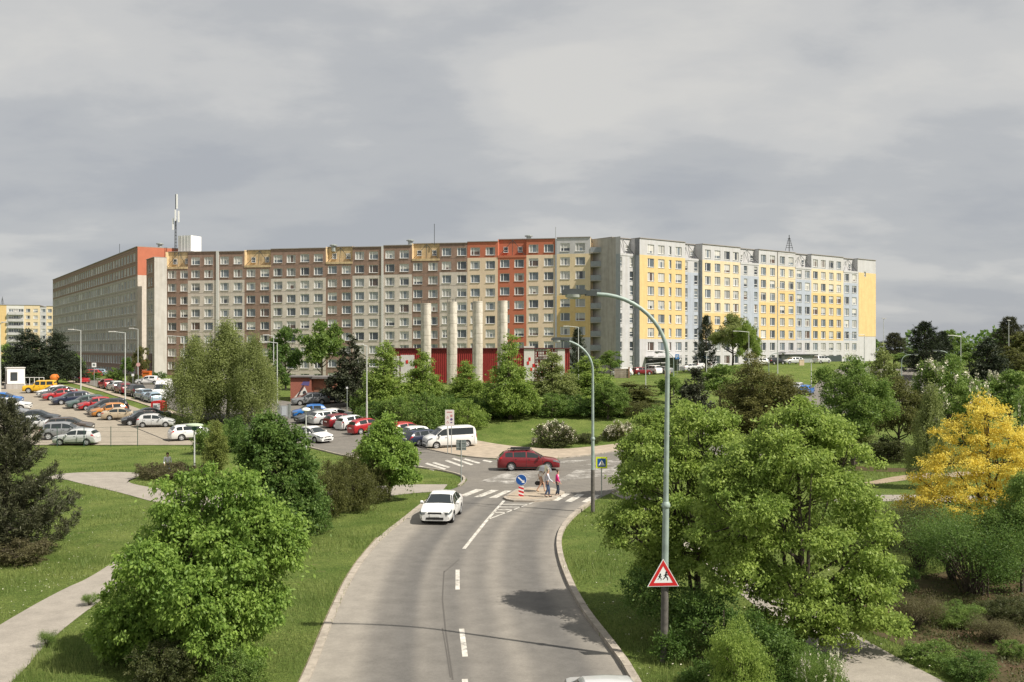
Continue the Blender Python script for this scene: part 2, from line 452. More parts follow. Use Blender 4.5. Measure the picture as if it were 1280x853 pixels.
PAVED = []
def resample(pts, n):
    P = np.array(pts, float); d = np.r_[0, np.cumsum(np.linalg.norm(np.diff(P, axis=0), axis=1))]
    t = np.linspace(0, d[-1], n)
    return np.stack([np.interp(t, d, P[:, k]) for k in range(P.shape[1])], 1)
def smooth_line(pts, n, it=2):
    P = [np.array(p, float) for p in pts]
    for _ in range(it):
        Q = [P[0]]
        for a, b in zip(P[:-1], P[1:]): Q += [a * .75 + b * .25, a * .25 + b * .75]
        Q.append(P[-1]); P = Q
    return resample(P, n)
def g2(p): q = G(*p); return (q[0], q[1])
def strip(name, L, Rr, mat_, zo, n=40, m=8, kind='structure', uv=False):
    A = smooth_line(L, n); B = smooth_line(Rr, n)
    V = []; UV = []
    for i in range(n):
        for j in range(m + 1):
            t = j / m; p = A[i] * (1 - t) + B[i] * t
            V.append((p[0], p[1], terr(p[0], p[1]) + zo)); UV.append((t, i / n))
    Fc = [(i * (m + 1) + j, i * (m + 1) + j + 1, (i + 1) * (m + 1) + j + 1, (i + 1) * (m + 1) + j) for i in range(n - 1) for j in range(m)]
    me = bpy.data.meshes.new(name); me.from_pydata(V, [], Fc); me.materials.append(mat_)
    if uv:
        l = me.uv_layers.new(name='UVMap')
        for k, lp in enumerate(me.loops): l.data[k].uv = UV[lp.vertex_index]
    bm = bmesh.new(); bm.from_mesh(me); bmesh.ops.recalc_face_normals(bm, faces=bm.faces)
    if sum(f.normal.z for f in bm.faces) < 0: bmesh.ops.reverse_faces(bm, faces=bm.faces)
    bm.to_mesh(me); bm.free()
    PAVED.append(np.vstack([A, B[::-1]]))
    return tag(link(bpy.data.objects.new(name, me)), kind=kind)
def flat(name, pts, mat_, z, paved=True, kind='structure'):
    mb = MB(); mb.poly([(p[0], p[1], z) for p in pts])
    if paved: PAVED.append(np.array([(p[0], p[1]) for p in pts]))
    me = mb.mesh(name, [mat_], recalc=False)
    bm = bmesh.new(); bm.from_mesh(me); bmesh.ops.triangulate(bm, faces=bm.faces)
    for f_ in bm.faces:
        if f_.normal.z < 0: f_.normal_flip()
    bm.to_mesh(me); bm.free()
    return tag(link(bpy.data.objects.new(name, me)), kind=kind)

# main road
RL = [(-5.0, 6), (-5.3, 18)] + [g2(p) for p in [(389, 851), (416, 776), (446, 711), (479, 672), (511, 647), (533, 629), (548, 618)]]
RR = [(3.9, 6), (3.65, 18)] + [g2(p) for p in [(789, 851), (759, 808), (723, 762), (700, 711), (694, 679), (701, 659), (719, 641), (741, 627)]]
strip('road', RL, RR, M_road, .018, 60, 10, uv=True)
JL = [(533, 629), (548, 618), (562, 613), (578, 607), (584, 600.5), (576, 594), (553, 589), (527, 585.5), (470, 577.5), (432, 571), (400, 563), (455, 558), (520, 557), (537, 563), (575, 571), (620, 575), (690, 575), (740, 569.5), (800, 559.5)]
JR = [(830, 593), (806, 599), (790, 604), (772, 613), (758, 619), (741, 627)]
flat('junction_road', [g2(p) for p in JL + JR], M_asph, .012)
strip('side_road_east', [g2((830, 593)), (20, 84), (32, 100), (48, 125), (60, 150), (78, 182)], [g2((800, 559.5)), (20, 104), (31, 122), (43, 148), (55, 176), (70, 200)], M_asph, .05, 40, 10)
SN = [(432, 571), (400, 563), (365, 552), (300, 535), (235, 519), (182, 502), (130, 487), (85, 474), (60, 466)]
SF = [(537, 562), (500, 540), (470, 528), (440, 513), (400, 508), (345, 501), (290, 491), (200, 481), (120, 474), (75, 464)]
strip('street', [g2(p) for p in SN], [g2(p) for p in SF], M_asph, .05, 60, 14)
strip('hut_drive', [g2((398, 511)), g2((392, 506)), g2((400, 499))], [g2((440, 513)), g2((432, 504)), g2((425, 497))], M_asph, .06, 12, 4)
strip('parking_ground', [g2(p) for p in [(-260, 557), (-200, 520), (-150, 495), (-110, 478)]], [g2(p) for p in [(250, 557), (228, 545), (190, 518), (162, 507), (125, 497), (62, 477)]], M_lot, .05, 40, 30)
# pavement behind the junction, footpaths
strip('pavement', [g2(p) for p in [(537, 562), (575, 571), (620, 575), (690, 575), (740, 569.5), (800, 559.5)]] + [(20, 104), (31, 122), (43, 148)],
      [g2(p) for p in [(560, 548), (592, 550), (625, 557), (669, 561), (696, 562.5), (732, 560), (769, 556), (800, 550)]] + [(19, 107), (29.5, 123.5), (41, 149)], M_pave, .07, 60, 4)
strip('street_pavement', [g2(p) for p in [(236, 521), (184, 504), (132, 489), (90, 476)]], [g2(p) for p in [(230, 522.5), (178, 506), (126, 490.5), (84, 477.5)]], M_pave, .08, 40, 2)
strip('path', [(-16.6, 20), (-16.9, 28)] + [g2((60, 745)), g2((128, 716)), g2((200, 655)), g2((230, 640))], [(-13.0, 20), (-13.9, 28)] + [g2((60, 800)), g2((150, 733)), g2((235, 660)), g2((262, 640))], M_path, .014, 40, 4)
strip('path_north', [g2((60, 596)), g2((84, 591)), g2((172, 590)), g2((176, 596)), g2((152, 603)), g2((206, 613)), g2((300, 620)), g2((420, 613)), g2((500, 606)), g2((560, 606))],
      [g2((40, 600)), g2((80, 599)), g2((90, 602)), g2((110, 607)), g2((150, 616)), g2((206, 632)), g2((300, 641)), g2((420, 630)), g2((510, 617)), g2((552, 615))], M_path, .022, 60, 4)
strip('path_south', [(11.6, 18), g2((1045, 850)), g2((985, 790)), g2((915, 735)), g2((840, 670)), g2((800, 634)), g2((764, 617))], [(14.5, 18), g2((1172, 850)), g2((1062, 790)), g2((975, 735)), g2((880, 670)), g2((826, 630)), g2((784, 607))], M_path, .014, 40, 4)
strip('path_east', [g2((1040, 620)), g2((1100, 619)), g2((1160, 619)), g2((1290, 622)), g2((1500, 624))], [g2((1040, 628)), g2((1100, 627)), g2((1160, 627)), g2((1290, 631)), g2((1500, 634))], M_path, .014, 20, 3)
strip('dirt_track', [g2((1060, 606)), g2((1085, 603)), g2((1120, 595)), g2((1175, 590)), g2((1230, 590))], [g2((1060, 608)), g2((1090, 606.5)), g2((1130, 600.5)), g2((1175, 597)), g2((1230, 596))], mat('dirt_pale', (.30, .235, .165), 1, var=.3, scale=2), .010, 20, 3)
strip('dirt_bank', [g2((1070, 583)), g2((1120, 586)), g2((1160, 584))], [g2((1066, 588)), g2((1120, 591)), g2((1164, 588))], M_soil, .012, 20, 3)
flat('soil', [g2(p) for p in [(1085, 790), (1075, 750), (1110, 728), (1180, 715), (1290, 712), (1420, 730)]] + [(26, 26), (24, 18), (14.8, 18), (14.6, 24)], M_soil, .009)
strip('dirt_verge', [(-5.6, 18)] + [g2(p) for p in [(375, 851), (404, 776), (436, 711), (470, 672)]], [(-5.3, 18)] + [g2(p) for p in [(388, 851), (415, 776), (445, 711), (478, 672)]], mat('verge_dirt', (.26, .21, .15), 1, col2=(.10, .10, .04), scale=3), .008, 40, 2)

# kerbs
def kerb(pts, w=.16, h=.12, n=50, side=1):
    P = smooth_line(pts, n)
    T = np.gradient(P, axis=0); T /= np.linalg.norm(T, axis=1)[:, None]
    N = np.stack([-T[:, 1], T[:, 0]], 1) * side
    mb = MB()
    rng = random.Random(n)
    for i in range(n - 1):
        a, b = P[i], P[i + 1]; c, d = P[i + 1] + N[i + 1] * w, P[i] + N[i] * w
        z0 = terr(*a); z1 = terr(*b); j = rng.uniform(-.008, .008)
        lo = [(a[0], a[1], z0 - .1), (b[0], b[1], z1 - .1), (c[0], c[1], z1 - .1), (d[0], d[1], z0 - .1)]
        hi = [(a[0], a[1], z0 + h + j), (b[0], b[1], z1 + h + j), (c[0], c[1], z1 + h + j), (d[0], d[1], z0 + h + j)]
        mb.add(lo + hi, [(4, 5, 6, 7), (0, 1, 5, 4), (1, 2, 6, 5), (2, 3, 7, 6), (3, 0, 4, 7)])
    return tag(mb.build('kerb', M_kerb, recalc=False), kind='structure')
kerb(RL, .26, .05, 60, 1)
kerb([g2(p) for p in [(575, 608.5), (584, 600.5), (576, 594), (553, 589), (527, 585.5), (470, 577.5), (432, 571), (400, 563), (365, 552)]], .16, .12, 60, 1)
kerb(RR[:-1] + [g2((736, 630))], .24, .16, 70, -1)
kerb([g2(p) for p in [(764, 616), (772, 613), (790, 604), (806, 599), (830, 593)]] + [(20, 84), (32, 100)], .16, .12, 50, -1)
kerb([g2(p) for p in [(520, 558), (537, 563), (575, 571), (620, 575), (690, 575), (740, 569.5), (800, 559.5)]] + [(20, 104), (31, 122)], .16, .10, 60, 1)

# markings (thin sheets)
mk = MB(); mf = MB(); mc = MB()
def q4(mb, pts, z=.024):
    P = [G(*p) for p in pts]; mb.poly([(p[0], p[1], p[2] + z) for p in P])
def pline(mb, pts, w, z=.024):
    P = [Vector(g2(p)) for p in pts]
    for a, b in zip(P[:-1], P[1:]):
        t = (b - a).normalized(); n_ = Vector((-t.y, t.x)) * w / 2
        mb.poly([(v.x, v.y, z) for v in (a - n_, b - n_, b + n_, a + n_)])
for s in ([(592, 622), (602, 622), (623.5, 613.5), (614, 613)], [(611, 623), (621, 623), (640, 614), (631, 614)], [(573, 620.5), (583, 621), (605, 612.5), (595, 612)],
          [(687, 626), (697, 627), (713, 618), (703, 617.5)], [(706, 627.6), (715, 628), (731, 618.6), (721.6, 618)], [(727, 628), (736, 629), (750, 619.6), (741.6, 619)]):
    q4(mk, s)
for (a, b) in (((525, 583), (545, 587.5)), ((534, 579), (558, 586.5)), ((543, 578), (563, 584.4)), ((559, 575.3), (580, 583)), ((567.5, 572.8), (592, 581)), ((582, 573.4), (601, 579)), ((605.5, 575.3), (616, 577.4))):
    q4(mk, [a, b, (b[0] - 3, b[1] + 1.3), (a[0] - 3, a[1] + 1.3)])
pline(mk, [(630, 626.6), (618, 640), (606, 654), (580, 686.7)], .17)
pline(mk, [(572, 713), (572, 738)], .17)
pline(mk, [(577, 787), (581.5, 822)], .17)
pline(mk, [(581, 850), (586, 905)], .17)
pline(mk, [(610, 650), (640, 638.5), (668, 628.3)], .12)
for k in range(4):
    t = k / 4
    pline(mk, [(628 - 15 * t, 631 + 13.5 * t), (661 - 36 * t, 631 + 14 * t)], .22)
q4(mf, [(600, 602), (640, 589), (676, 587), (668, 598), (640, 606), (618, 604)])
for (a, b, c, d) in (((694, 603), (720, 588), (812, 578), (800, 590)), ((722, 583), (760, 576), (800, 571), (770, 581)), ((686, 580), (700, 577), (745, 574), (715, 579.5))):
    q4(mf, [a, b, c, d])
pline(mc, [(555, 715), (553, 750), (557, 790), (566, 851)], .05, .021); pline(mc, [(553, 786), (558, 815), (563, 848)], .04, .021)
pline(mc, [(597, 632.5), (650, 640), (712, 648)], .06, .021)
pline(mc, [(574, 700), (560, 712), (555, 716)], .05, .021)
tag(mk.build('road_markings', M_paint, recalc=False), kind='structure')
tag(mf.build('faded_markings', M_faded, recalc=False), kind='structure')
tag(mc.build('road_cracks', M_crack, recalc=False), kind='structure')
lp = MB()
for a, b in (((158, 531), (212, 553)), ((140, 524), (158, 531)), ((106, 512), (140, 524)), ((413, 548), (440, 546))):
    P = [Vector(G(*a)), Vector(G(*b))]; t = (P[1] - P[0]).normalized(); n_ = Vector((-t.y, t.x, 0)) * .06
    lp.poly([v + Vector((0, 0, .075)) for v in (P[0] - n_, P[1] - n_, P[1] + n_, P[0] + n_)])
tag(lp.build('parking_line', M_crack, recalc=False), kind='structure')

# traffic island
isl = [g2(p) for p in [(629, 624), (634, 626.5), (642, 628), (668, 628.5), (692, 626), (706, 617), (690, 612), (662, 611), (645, 614)]]
mb = MB(); n = len(isl)
mb.add([(p[0], p[1], 0) for p in isl] + [(p[0], p[1], .12) for p in isl], [tuple(range(n, 2 * n))] + [(i, (i + 1) % n, n + (i + 1) % n, n + i) for i in range(n)])
tag(mb.build('traffic_island', M_kerb), kind='structure')
c = np.mean(np.array(isl), axis=0)
flat('island_paving', [(c[0] + (p[0] - c[0]) * .88, c[1] + (p[1] - c[1]) * .80) for p in isl], M_pave, .126)

# ------------------------------------------------------------------ grass
def inside(poly, X, Y):
    r = np.zeros(len(X), bool); n = len(poly); j = n - 1
    for i in range(n):
        xi, yi = poly[i]; xj, yj = poly[j]
        c = ((yi > Y) != (yj > Y)) & (X < (xj - xi) * (Y - yi) / (yj - yi + 1e-12) + xi)
        r ^= c; j = i
    return r
def scatter(n, px0, px1, py0, py1, rng):
    px = rng.uniform(px0, px1, n); py = rng.uniform(py0, py1, n)
    Y = HC * F / (py - HOR); X = (px - 640) / F * Y
    ok = Y < 94
    for P in PAVED: ok &= ~inside(P, X, Y)
    return X[ok], Y[ok]
rng = np.random.default_rng(5)
X, Y = scatter(260000, -60, 1340, 562, 930, rng)
k = np.sin(X * .9 + 2) * np.sin(Y * .7) + np.sin(X * .31 - Y * .43) + rng.normal(0, .5, len(X))
h = np.clip(.11 + .085 * k, .035, .40) * rng.uniform(.6, 1.3, len(X)) * np.where(X > 2, 1.1, 1.0)
w = np.clip(Y / 1244 * .75, .012, .06) * rng.uniform(.6, 1.2, len(X))
az = rng.uniform(0, 6.283, len(X)); ln = rng.uniform(0, .7, len(X)) * h
B = np.stack([X, Y, np.zeros(len(X))], 1)
dx = np.stack([np.cos(az), np.sin(az), 0 * az], 1); az2 = rng.uniform(0, 6.283, len(X))
tip = B + np.stack([np.cos(az2) * ln, np.sin(az2) * ln, h], 1)
V = np.stack([B - dx * (w / 2)[:, None], B + dx * (w / 2)[:, None], tip], 1).reshape(-1, 3)
M_grass = leaf_mat('grass_blade', (.110, .176, .038), (.245, .285, .092), .4, scale=.5)
o = link(bpy.data.objects.new('grass', fast_mesh('grass', V, 3, M_grass))); tag(o, 'green lawn grass with daisies beside the paths and road', 'grass', kind='stuff')
# daisies and dandelion clocks in the lawns
X, Y = scatter(1100, -40, 300, 600, 800, rng); s = rng.uniform(.012, .026, len(X))
X2, Y2 = scatter(500, 700, 1250, 600, 853, rng); X = np.r_[X, X2]; Y = np.r_[Y, Y2]; s = np.r_[s, rng.uniform(.02, .035, len(X2))]
C = np.stack([X, Y, rng.uniform(.12, .25, len(X))], 1); a = rng.uniform(0, 6.28, len(X))
U = np.stack([np.cos(a), np.sin(a), rng.uniform(-.3, .3, len(X))], 1) * s[:, None]; Wv = np.stack([-np.sin(a), np.cos(a), rng.uniform(-.3, .3, len(X))], 1) * s[:, None]
V = np.stack([C - U, C - Wv, C + U, C + Wv], 1).reshape(-1, 3)
tag(link(bpy.data.objects.new('wild_flowers', fast_mesh('wild_flowers', V, 4, M_petal))), 'tiny white flowers dotted through the lawn', 'wild flowers', kind='stuff')
# ------------------------------------------------------------------ apartment buildings
FL = 2.8
C_brown = mat('render_brown', (.295, .198, .156), .9, var=.16, scale=1.2, stain=.22)
C_beige = mat('render_beige', (.60, .54, .48), .9, var=.10, scale=1.2, stain=.16)
C_grey = mat('panel_grey', (.42, .375, .335), .9, var=.14, scale=1.0, stain=.28)
C_tan = mat('loggia_tan', (.62, .475, .28), .9, var=.2, scale=1.5, stain=.35)
C_orange = mat('render_orange', (.47, .15, .085), .85, var=.08, scale=.8)
C_cream = mat('render_cream', (.72, .58, .43), .85, var=.07, scale=.8, stain=.08)
C_yel = mat('render_yellow', (.66, .485, .23), .85, var=.08, scale=.8, stain=.10)
C_pale = mat('render_pale_yellow', (.66, .55, .37), .85, var=.08, scale=.8, stain=.10)
C_white = mat('render_white', (.49, .49, .50), .85, var=.08, scale=.8, stain=.10)
C_blue = mat('render_bluish', (.39, .43, .50), .85, var=.08, scale=.8, stain=.10)
C_conc = mat('render_concrete', (.41, .39, .365), .9, var=.15, scale=.7, stain=.2)
C_slate = mat('render_slate', (.32, .35, .38), .85, var=.1, scale=.8)
C_joint = mat('panel_joint', (.10, .08, .065), .9)
C_joint2 = mat('panel_joint_pale', (.27, .24, .20), .9)
C_reveal = mat('window_reveal', (.46, .44, .41), .85)
C_roof = mat('roof_felt', (.16, .15, .145), .9, var=.3, scale=.6)
C_parapet = mat('parapet_flashing', (.30, .27, .25), .6)
C_strip = mat('joint_strip_white', (.62, .61, .58), .8)
M_frame = mat('window_frame', (.74, .74, .73), .5)
GL = [mat('pane_dark', (.050, .060, .070), .07, spec=.8), mat('pane_sky', (.16, .19, .215), .07, spec=.9), mat('pane_curtain', (.30, .32, .32), .15, spec=.7), mat('pane_blind', (.55, .54, .51), .25, spec=.5), mat('pane_warm', (.085, .060, .050), .08, spec=.7)]
def pane_mat():   # glass with a blind or curtains behind it that differ from window to window
    m = bpy.data.materials.new('window_pane'); m.use_nodes = True; nt = m.node_tree; b = nt.nodes['Principled BSDF']
    oi = nd(nt, 'ShaderNodeObjectInfo'); tc = nd(nt, 'ShaderNodeTexCoord'); sp = nd(nt, 'ShaderNodeSeparateXYZ'); nt.links.new(tc.outputs['Object'], sp.inputs[0])
    def M(op, a, b_=None, c=None):
        n = nd(nt, 'ShaderNodeMath', operation=op)
        for i, x in enumerate((a, b_, c)):
            if x is None: continue
            if isinstance(x, (int, float)): n.inputs[i].default_value = x
            else: nt.links.new(x, n.inputs[i])
        return n.outputs[0]
    def mix(f, a, c):
        n = nd(nt, 'ShaderNodeMixRGB'); nt.links.new(f, n.inputs[0])
        for i, x in ((1, a), (2, c)):
            if isinstance(x, tuple): n.inputs[i].default_value = (*x, 1)
            else: nt.links.new(x, n.inputs[i])
        return n.outputs[0]
    r = oi.outputs['Random']; fr = lambda k: M('FRACT', M('MULTIPLY', r, k))
    base = mix(fr(17.3), (.030, .036, .044), (.17, .20, .225)); base = mix(M('GREATER_THAN', fr(29.1), .9), base, (.10, .065, .05))
    drop = M('MULTIPLY_ADD', fr(7.31), -1.5, .75); bl = M('MULTIPLY', M('GREATER_THAN', sp.outputs['Z'], drop), M('LESS_THAN', fr(3.7), .42))
    cu = M('MULTIPLY', M('GREATER_THAN', M('ABSOLUTE', M('SUBTRACT', sp.outputs['X'], .12)), M('MULTIPLY_ADD', fr(11.9), .4, .05)), M('LESS_THAN', fr(5.3), .38))
    tone = mix(fr(41.7), (.30, .30, .28), (.62, .60, .55))
    col = mix(M('MAXIMUM', bl, M('MULTIPLY', cu, .8)), base, tone)
    nt.links.new(col, b.inputs['Base Color']); b.inputs['Roughness'].default_value = .09; b.inputs['Specular IOR Level'].default_value = .8
    return m
M_pane = pane_mat()
WIN = {}
def win_mesh(w, h, mull=.34):
    k = (round(w, 2), round(h, 2), mull)
    if k in WIN: return WIN[k]
    mb = MB(); b = .075; D = .07
    mb.box((0, 0, h / 2 - b / 2), (w, D, b)); mb.box((0, 0, -h / 2 + b / 2), (w, D, b))
    mb.box((-w / 2 + b / 2, 0, 0), (b, D - .004, h - 2 * b)); mb.box((w / 2 - b / 2, 0, 0), (b, D - .004, h - 2 * b))
    if mull:
        xm = -w / 2 + mull * w
        mb.box((xm, 0, 0), (.13, D - .008, h - 2 * b)); mb.box((-w / 2 + b + .05, 0, 0), (.10, D - .012, h - 2 * b))
    else:
        mb.box((0, 0, -h / 2 + .36 * h), (w - 2 * b, D - .008, .10))
    mb.box((0, -.12, -h / 2 - .03), (w + .06, .22, .04))
    f = mb.mesh('window', [M_frame])
    g = MB(); g.quad((-w / 2 + b, .015, -h / 2 + b), (w / 2 - b, .015, -h / 2 + b), (w / 2 - b, .015, h / 2 - b), (-w / 2 + b, .015, h / 2 - b))
    p = g.mesh('pane', [GL[0]], recalc=False)
    WIN[k] = (f, p); return WIN[k]

class Building:
    def __init__(self, name, label, cat, A, B, z0, depth, group=None):
        self.A = Vector(A); self.d = (Vector(B) - self.A).normalized(); self.z0 = z0; self.depth = depth
        self.root = tag(empty(name, (A[0], A[1], z0), math.atan2(self.d.y, self.d.x)), label, cat, group)
        self.wall = MB(); self.mats = []; self.roof = MB(); self.wins = []; self.rng = random.Random(len(name) * 7 + int(A[0] * 10))
        self.log = MB(); self.brace = MB()
    def mi(self, m):
        if m not in self.mats: self.mats.append(m)
        return self.mats.index(m)
    def s(self, px):
        u = (px - 640) / F
        return (u * self.A.y - self.A.x) / (self.d.x - u * self.d.y)
    def Y(self, px): return self.A.y + self.d.y * self.s(px)
    def zrow(self, px, py): return ZA(py, self.Y(px)) - self.z0
    def px_of(self, s):
        p = self.A + self.d * s; return 640 + F * p.x / p.y
    def section(self, s0, s1, ztop, zr0, nrow, cols, color, off=0.0, h=1.5, joint=None, loggia=None, skip=(), mull=.34, ret=None, dark=.42, jstrip=None):
        """cols: [(s, width)], color(row)->material; row -1 is the band over the first row"""
        W_ = self.wall; y = -off
        ztop_f = ztop if not loggia else zr0 - 1.42
        zs = {0.0, ztop_f}
        for k in range(nrow + 1):
            zl = zr0 + 1.45 - FL * k
            if 0 < zl < ztop_f - .05:
                zs.add(zl + .035); zs.add(zl - .035)
        r0 = 1 if loggia else 0
        rects = []
        for k in range(r0, nrow):
            for ci, (c, w) in enumerate(cols):
                if (k, ci) in skip: continue
                zc = zr0 - FL * k
                if zc - h / 2 < .2: continue
                rects.append((c - w / 2, c + w / 2, zc - h / 2, zc + h / 2, k, c, w))
        for r in rects: zs.add(r[2]); zs.add(r[3])
        ss = {s0, s1}
        for r in rects: ss.add(r[0]); ss.add(r[1])
        if joint and jstrip:
            for x in jstrip: ss.add(x - .04); ss.add(x + .04)
        ss = sorted(ss); zs = sorted(z for z in zs if z <= ztop_f + 1e-6)
        ss = [x for i, x in enumerate(ss) if i == 0 or x - ss[i - 1] > 1e-4]; zs = [x for i, x in enumerate(zs) if i == 0 or x - zs[i - 1] > 1e-4]
        for a, b in zip(ss[:-1], ss[1:]):
            for c, d in zip(zs[:-1], zs[1:]):
                xm, zm = (a + b) / 2, (c + d) / 2
                if any(r[0] < xm < r[1] and r[2] < zm < r[3] for r in rects): continue
                row = int(math.floor((zr0 + 1.45 - zm) / FL))
                m_ = color(max(row, 0))
                if joint and (d - c < .08 or (jstrip and b - a < .1)): m_ = joint
                W_.quad((a, y, c), (b, y, c), (b, y, d), (a, y, d), self.mi(m_))
        rv = self.mi(C_reveal); dp = .17
        for (a, b, c, d, k, sc, w) in rects:
            W_.quad((a, y, c), (a, y, d), (a, y + dp, d), (a, y + dp, c), rv); W_.quad((b, y, d), (b, y, c), (b, y + dp, c), (b, y + dp, d), rv)
            W_.quad((a, y, d), (b, y, d), (b, y + dp, d), (a, y + dp, d), rv); W_.quad((b, y, c), (a, y, c), (a, y + dp, c), (b, y + dp, c), rv)
            self.wins.append((sc, y + dp - .03, (c + d) / 2, w, h, mull, dark))
        if off:
            rm = self.mi(ret or color(2))
            W_.quad((s0, y, 0), (s0, 0, 0), (s0, 0, ztop_f), (s0, y, ztop_f), rm); W_.quad((s1, 0, 0), (s1, y, 0), (s1, y, ztop_f), (s1, 0, ztop_f), rm)
        if loggia:
            dl = 1.3; zb = ztop_f
            L = MB()
            L.quad((s0, y + dl, zb), (s1, y + dl, zb), (s1, y + dl, ztop), (s0, y + dl, ztop), 0)
            L.quad((s0, y, zb), (s1, y, zb), (s1, y + dl, zb), (s0, y + dl, zb), 0)
            yf = min(y, 0)
            for se in (s0 + .01, s1 - .01): L.quad((se, yf, zb), (se, y + dl, zb), (se, y + dl, ztop), (se, yf, ztop), 0)
            L.box(((s0 + s1) / 2, y - .03, zb + .05), (s1 - s0, .10, .45), 0)
            for c, w in cols: self.wins.append((c, y + dl - .02, zr0 + .15, .95, 1.15, 0, .9))
            bx = MB(); t = .05
            zt = ztop - .15; xm = (s0 + s1) / 2
            bx.tube([(s0 + .3, y + .05, zb + .3), (xm, y + .9, zt)], t, 5); bx.tube([(s1 - .3, y + .05, zb + .3), (xm, y + .9, zt)], t, 5)
            bx.tube([(xm, y + .2, zb + .25), (xm, y + .9, zt)], t, 5)
            lo = L.build('loggia', loggia, self.root); bx.build('bracing', M_dark, lo)
        yr = y - .15 + (1.25 if loggia else 0)
        self.roof.box(((s0 + s1) / 2, (self.depth + yr) / 2, ztop + .07), (s1 - s0 + .02, self.depth - yr, .14))
        self.top = ztop
    def ends(self, s0, s1, ztopL, ztopR, zonesL, zonesR, offL=0, offR=0):
        for s_, zt, zones, of in ((s0, ztopL, zonesL, offL), (s1, ztopR, zonesR, offR)):
            for a, b, m_ in zones:
                self.wall.quad((s_, -of, a), (s_, self.depth, a), (s_, self.depth, min(b, zt)), (s_, -of, min(b, zt)), self.mi(m_))
        zt = min(ztopL, ztopR)
        self.wall.quad((s0, self.depth, 0), (s1, self.depth, 0), (s1, self.depth, zt), (s0, self.depth, zt), self.mi(zonesR[0][2]))
    def finish(self, cap=98, order=None):
        rt = self.root
        self.wall.build('wall', self.mats, rt, recalc=False)
        self.roof.build('roof', C_parapet, rt)
        ws = self.wins
        if order: ws = sorted(ws, key=order)
        rest = MB(); restp = MB()
        for i, (s_, y, z, w, h, mull, dark) in enumerate(ws):
            f, p = win_mesh(w, h, mull)
            r = self.rng.random()
            gm = GL[0] if r < dark else GL[1] if r < dark + .20 * (1 - dark) / .5 else GL[2] if r < dark + .32 * (1 - dark) / .5 else GL[3] if r < .94 else GL[4]
            if i < cap:
                o = inst('window', f, rt, (s_, y, z)); inst('pane', p, o, mat=M_pane)
            else:
                for mbx, me_, mi_ in ((rest, f, 0), (rest, p, 1 + GL.index(gm))):
                    vs = [(v.co.x + s_, v.co.y + y, v.co.z + z) for v in me_.vertices]
                    mbx.add(vs, [tuple(q.vertices) for q in me_.polygons], mi_)
        if rest.v:
            o = rest.build('window', [M_frame] + GL, rt, recalc=False); o['kind'] = 'stuff'
        return rt

GA, GB = (XA(235, 214), 214), (XA(690, 201), 201)
A0 = Vector(GA); dd = (Vector(GB) - A0).normalized()
Z0 = 2.0
def brown_block(name, label, p0, p1, secs, group='apartment slab on the hill', roof=None):
    u = (p0 - 640) / F
    s_ = (u * A0.y - A0.x) / (dd.x - u * dd.y); a = A0 + dd * s_
    b = Building(name, label, 'building', (a.x, a.y), (a.x + dd.x, a.y + dd.y), Z0, 12.0, group)
    first = last = None
    for sc in secs:
        q0, q1, py_roof, py_row, cols, colr = sc[:6]; kw = sc[6] if len(sc) > 6 else {}
        pm = (q0 + q1) / 2
        zt = b.zrow(pm, py_roof); z1 = b.zrow(pm, py_row)
        cc = [(b.s(c), w) for c, w in cols]
        b.section(b.s(q0), b.s(q1), zt, z1, 10, cc, colr, **kw)
        first = first if first is not None else zt; last = zt
    b.first, b.last = first, last
    return b
W1 = 1.95
bt = lambda r: C_brown if r < 2 else C_beige
br = lambda r: C_brown
J = dict(joint=C_joint, h=1.62)
def core(p0, p1, c): return (p0, p1, None, None, c)
# H1 corner block
b = brown_block('apartment_building', 'brown end block with two window columns beneath the roof mast and white box', 207, 270.2, [
    (207, 234.8, 314.6, 327.2, [(215.2, W1), (230.2, 1.7)], br, dict(J, loggia=C_tan)),
    (234.8, 270.2, 315.2, 326.4, [(244.5, W1), (260.8, W1)], bt, dict(J, jstrip=None))])
sL, sR = 0, b.s(270.2)
b.ends(sL, sR, b.first, b.last, [(0, 60, C_conc)], [(0, 60, C_brown)])
b.finish()
# H2+H3
b = brown_block('apartment_building', 'long brown and beige block with two tan roof loggias, between two white vertical joints', 274, 476.5, [
    (274, 305.6, 314.8, 325.6, [(280.7, W1), (297.6, W1)], bt, J),
    (305.6, 338.6, 312.4, 325.0, [(313.8, W1), (331, W1)], br, dict(J, loggia=C_tan)),
    (338.6, 373.2, 311.6, 323.8, [(347.5, W1), (364, W1)], bt, J),
    (373.2, 407.3, 310.8, 322.6, [(381, W1), (398, W1)], bt, J),
    (407.3, 440.6, 308.4, 320.6, [(415.5, W1), (433, W1)], br, dict(J, loggia=C_tan)),
    (440.6, 476.5, 309.2, 319.6, [(449.5, W1), (467, W1)], bt, J)])
b.ends(0, b.s(476.5), b.first, b.last, [(0, 60, C_brown)], [(0, 60, C_brown)])
b.finish()
b = brown_block('apartment_building', 'shorter brown and beige block directly left of the orange building', 479.5, 584, [
    (479.5, 515, 307.2, 318.2, [(487.5, W1), (505.4, W1)], bt, J),
    (515, 549.5, 304.2, 316.6, [(522.3, W1), (541.3, W1)], br, dict(J, loggia=C_tan)),
    (549.5, 584, 304.4, 315, [(558.2, W1), (577.2, W1)], bt, J)])
b.ends(0, b.s(584), b.first, b.last, [(0, 60, C_brown)], [(0, 60, C_brown)])
b.finish()
orr = lambda r: C_orange if r < 1 else C_cream
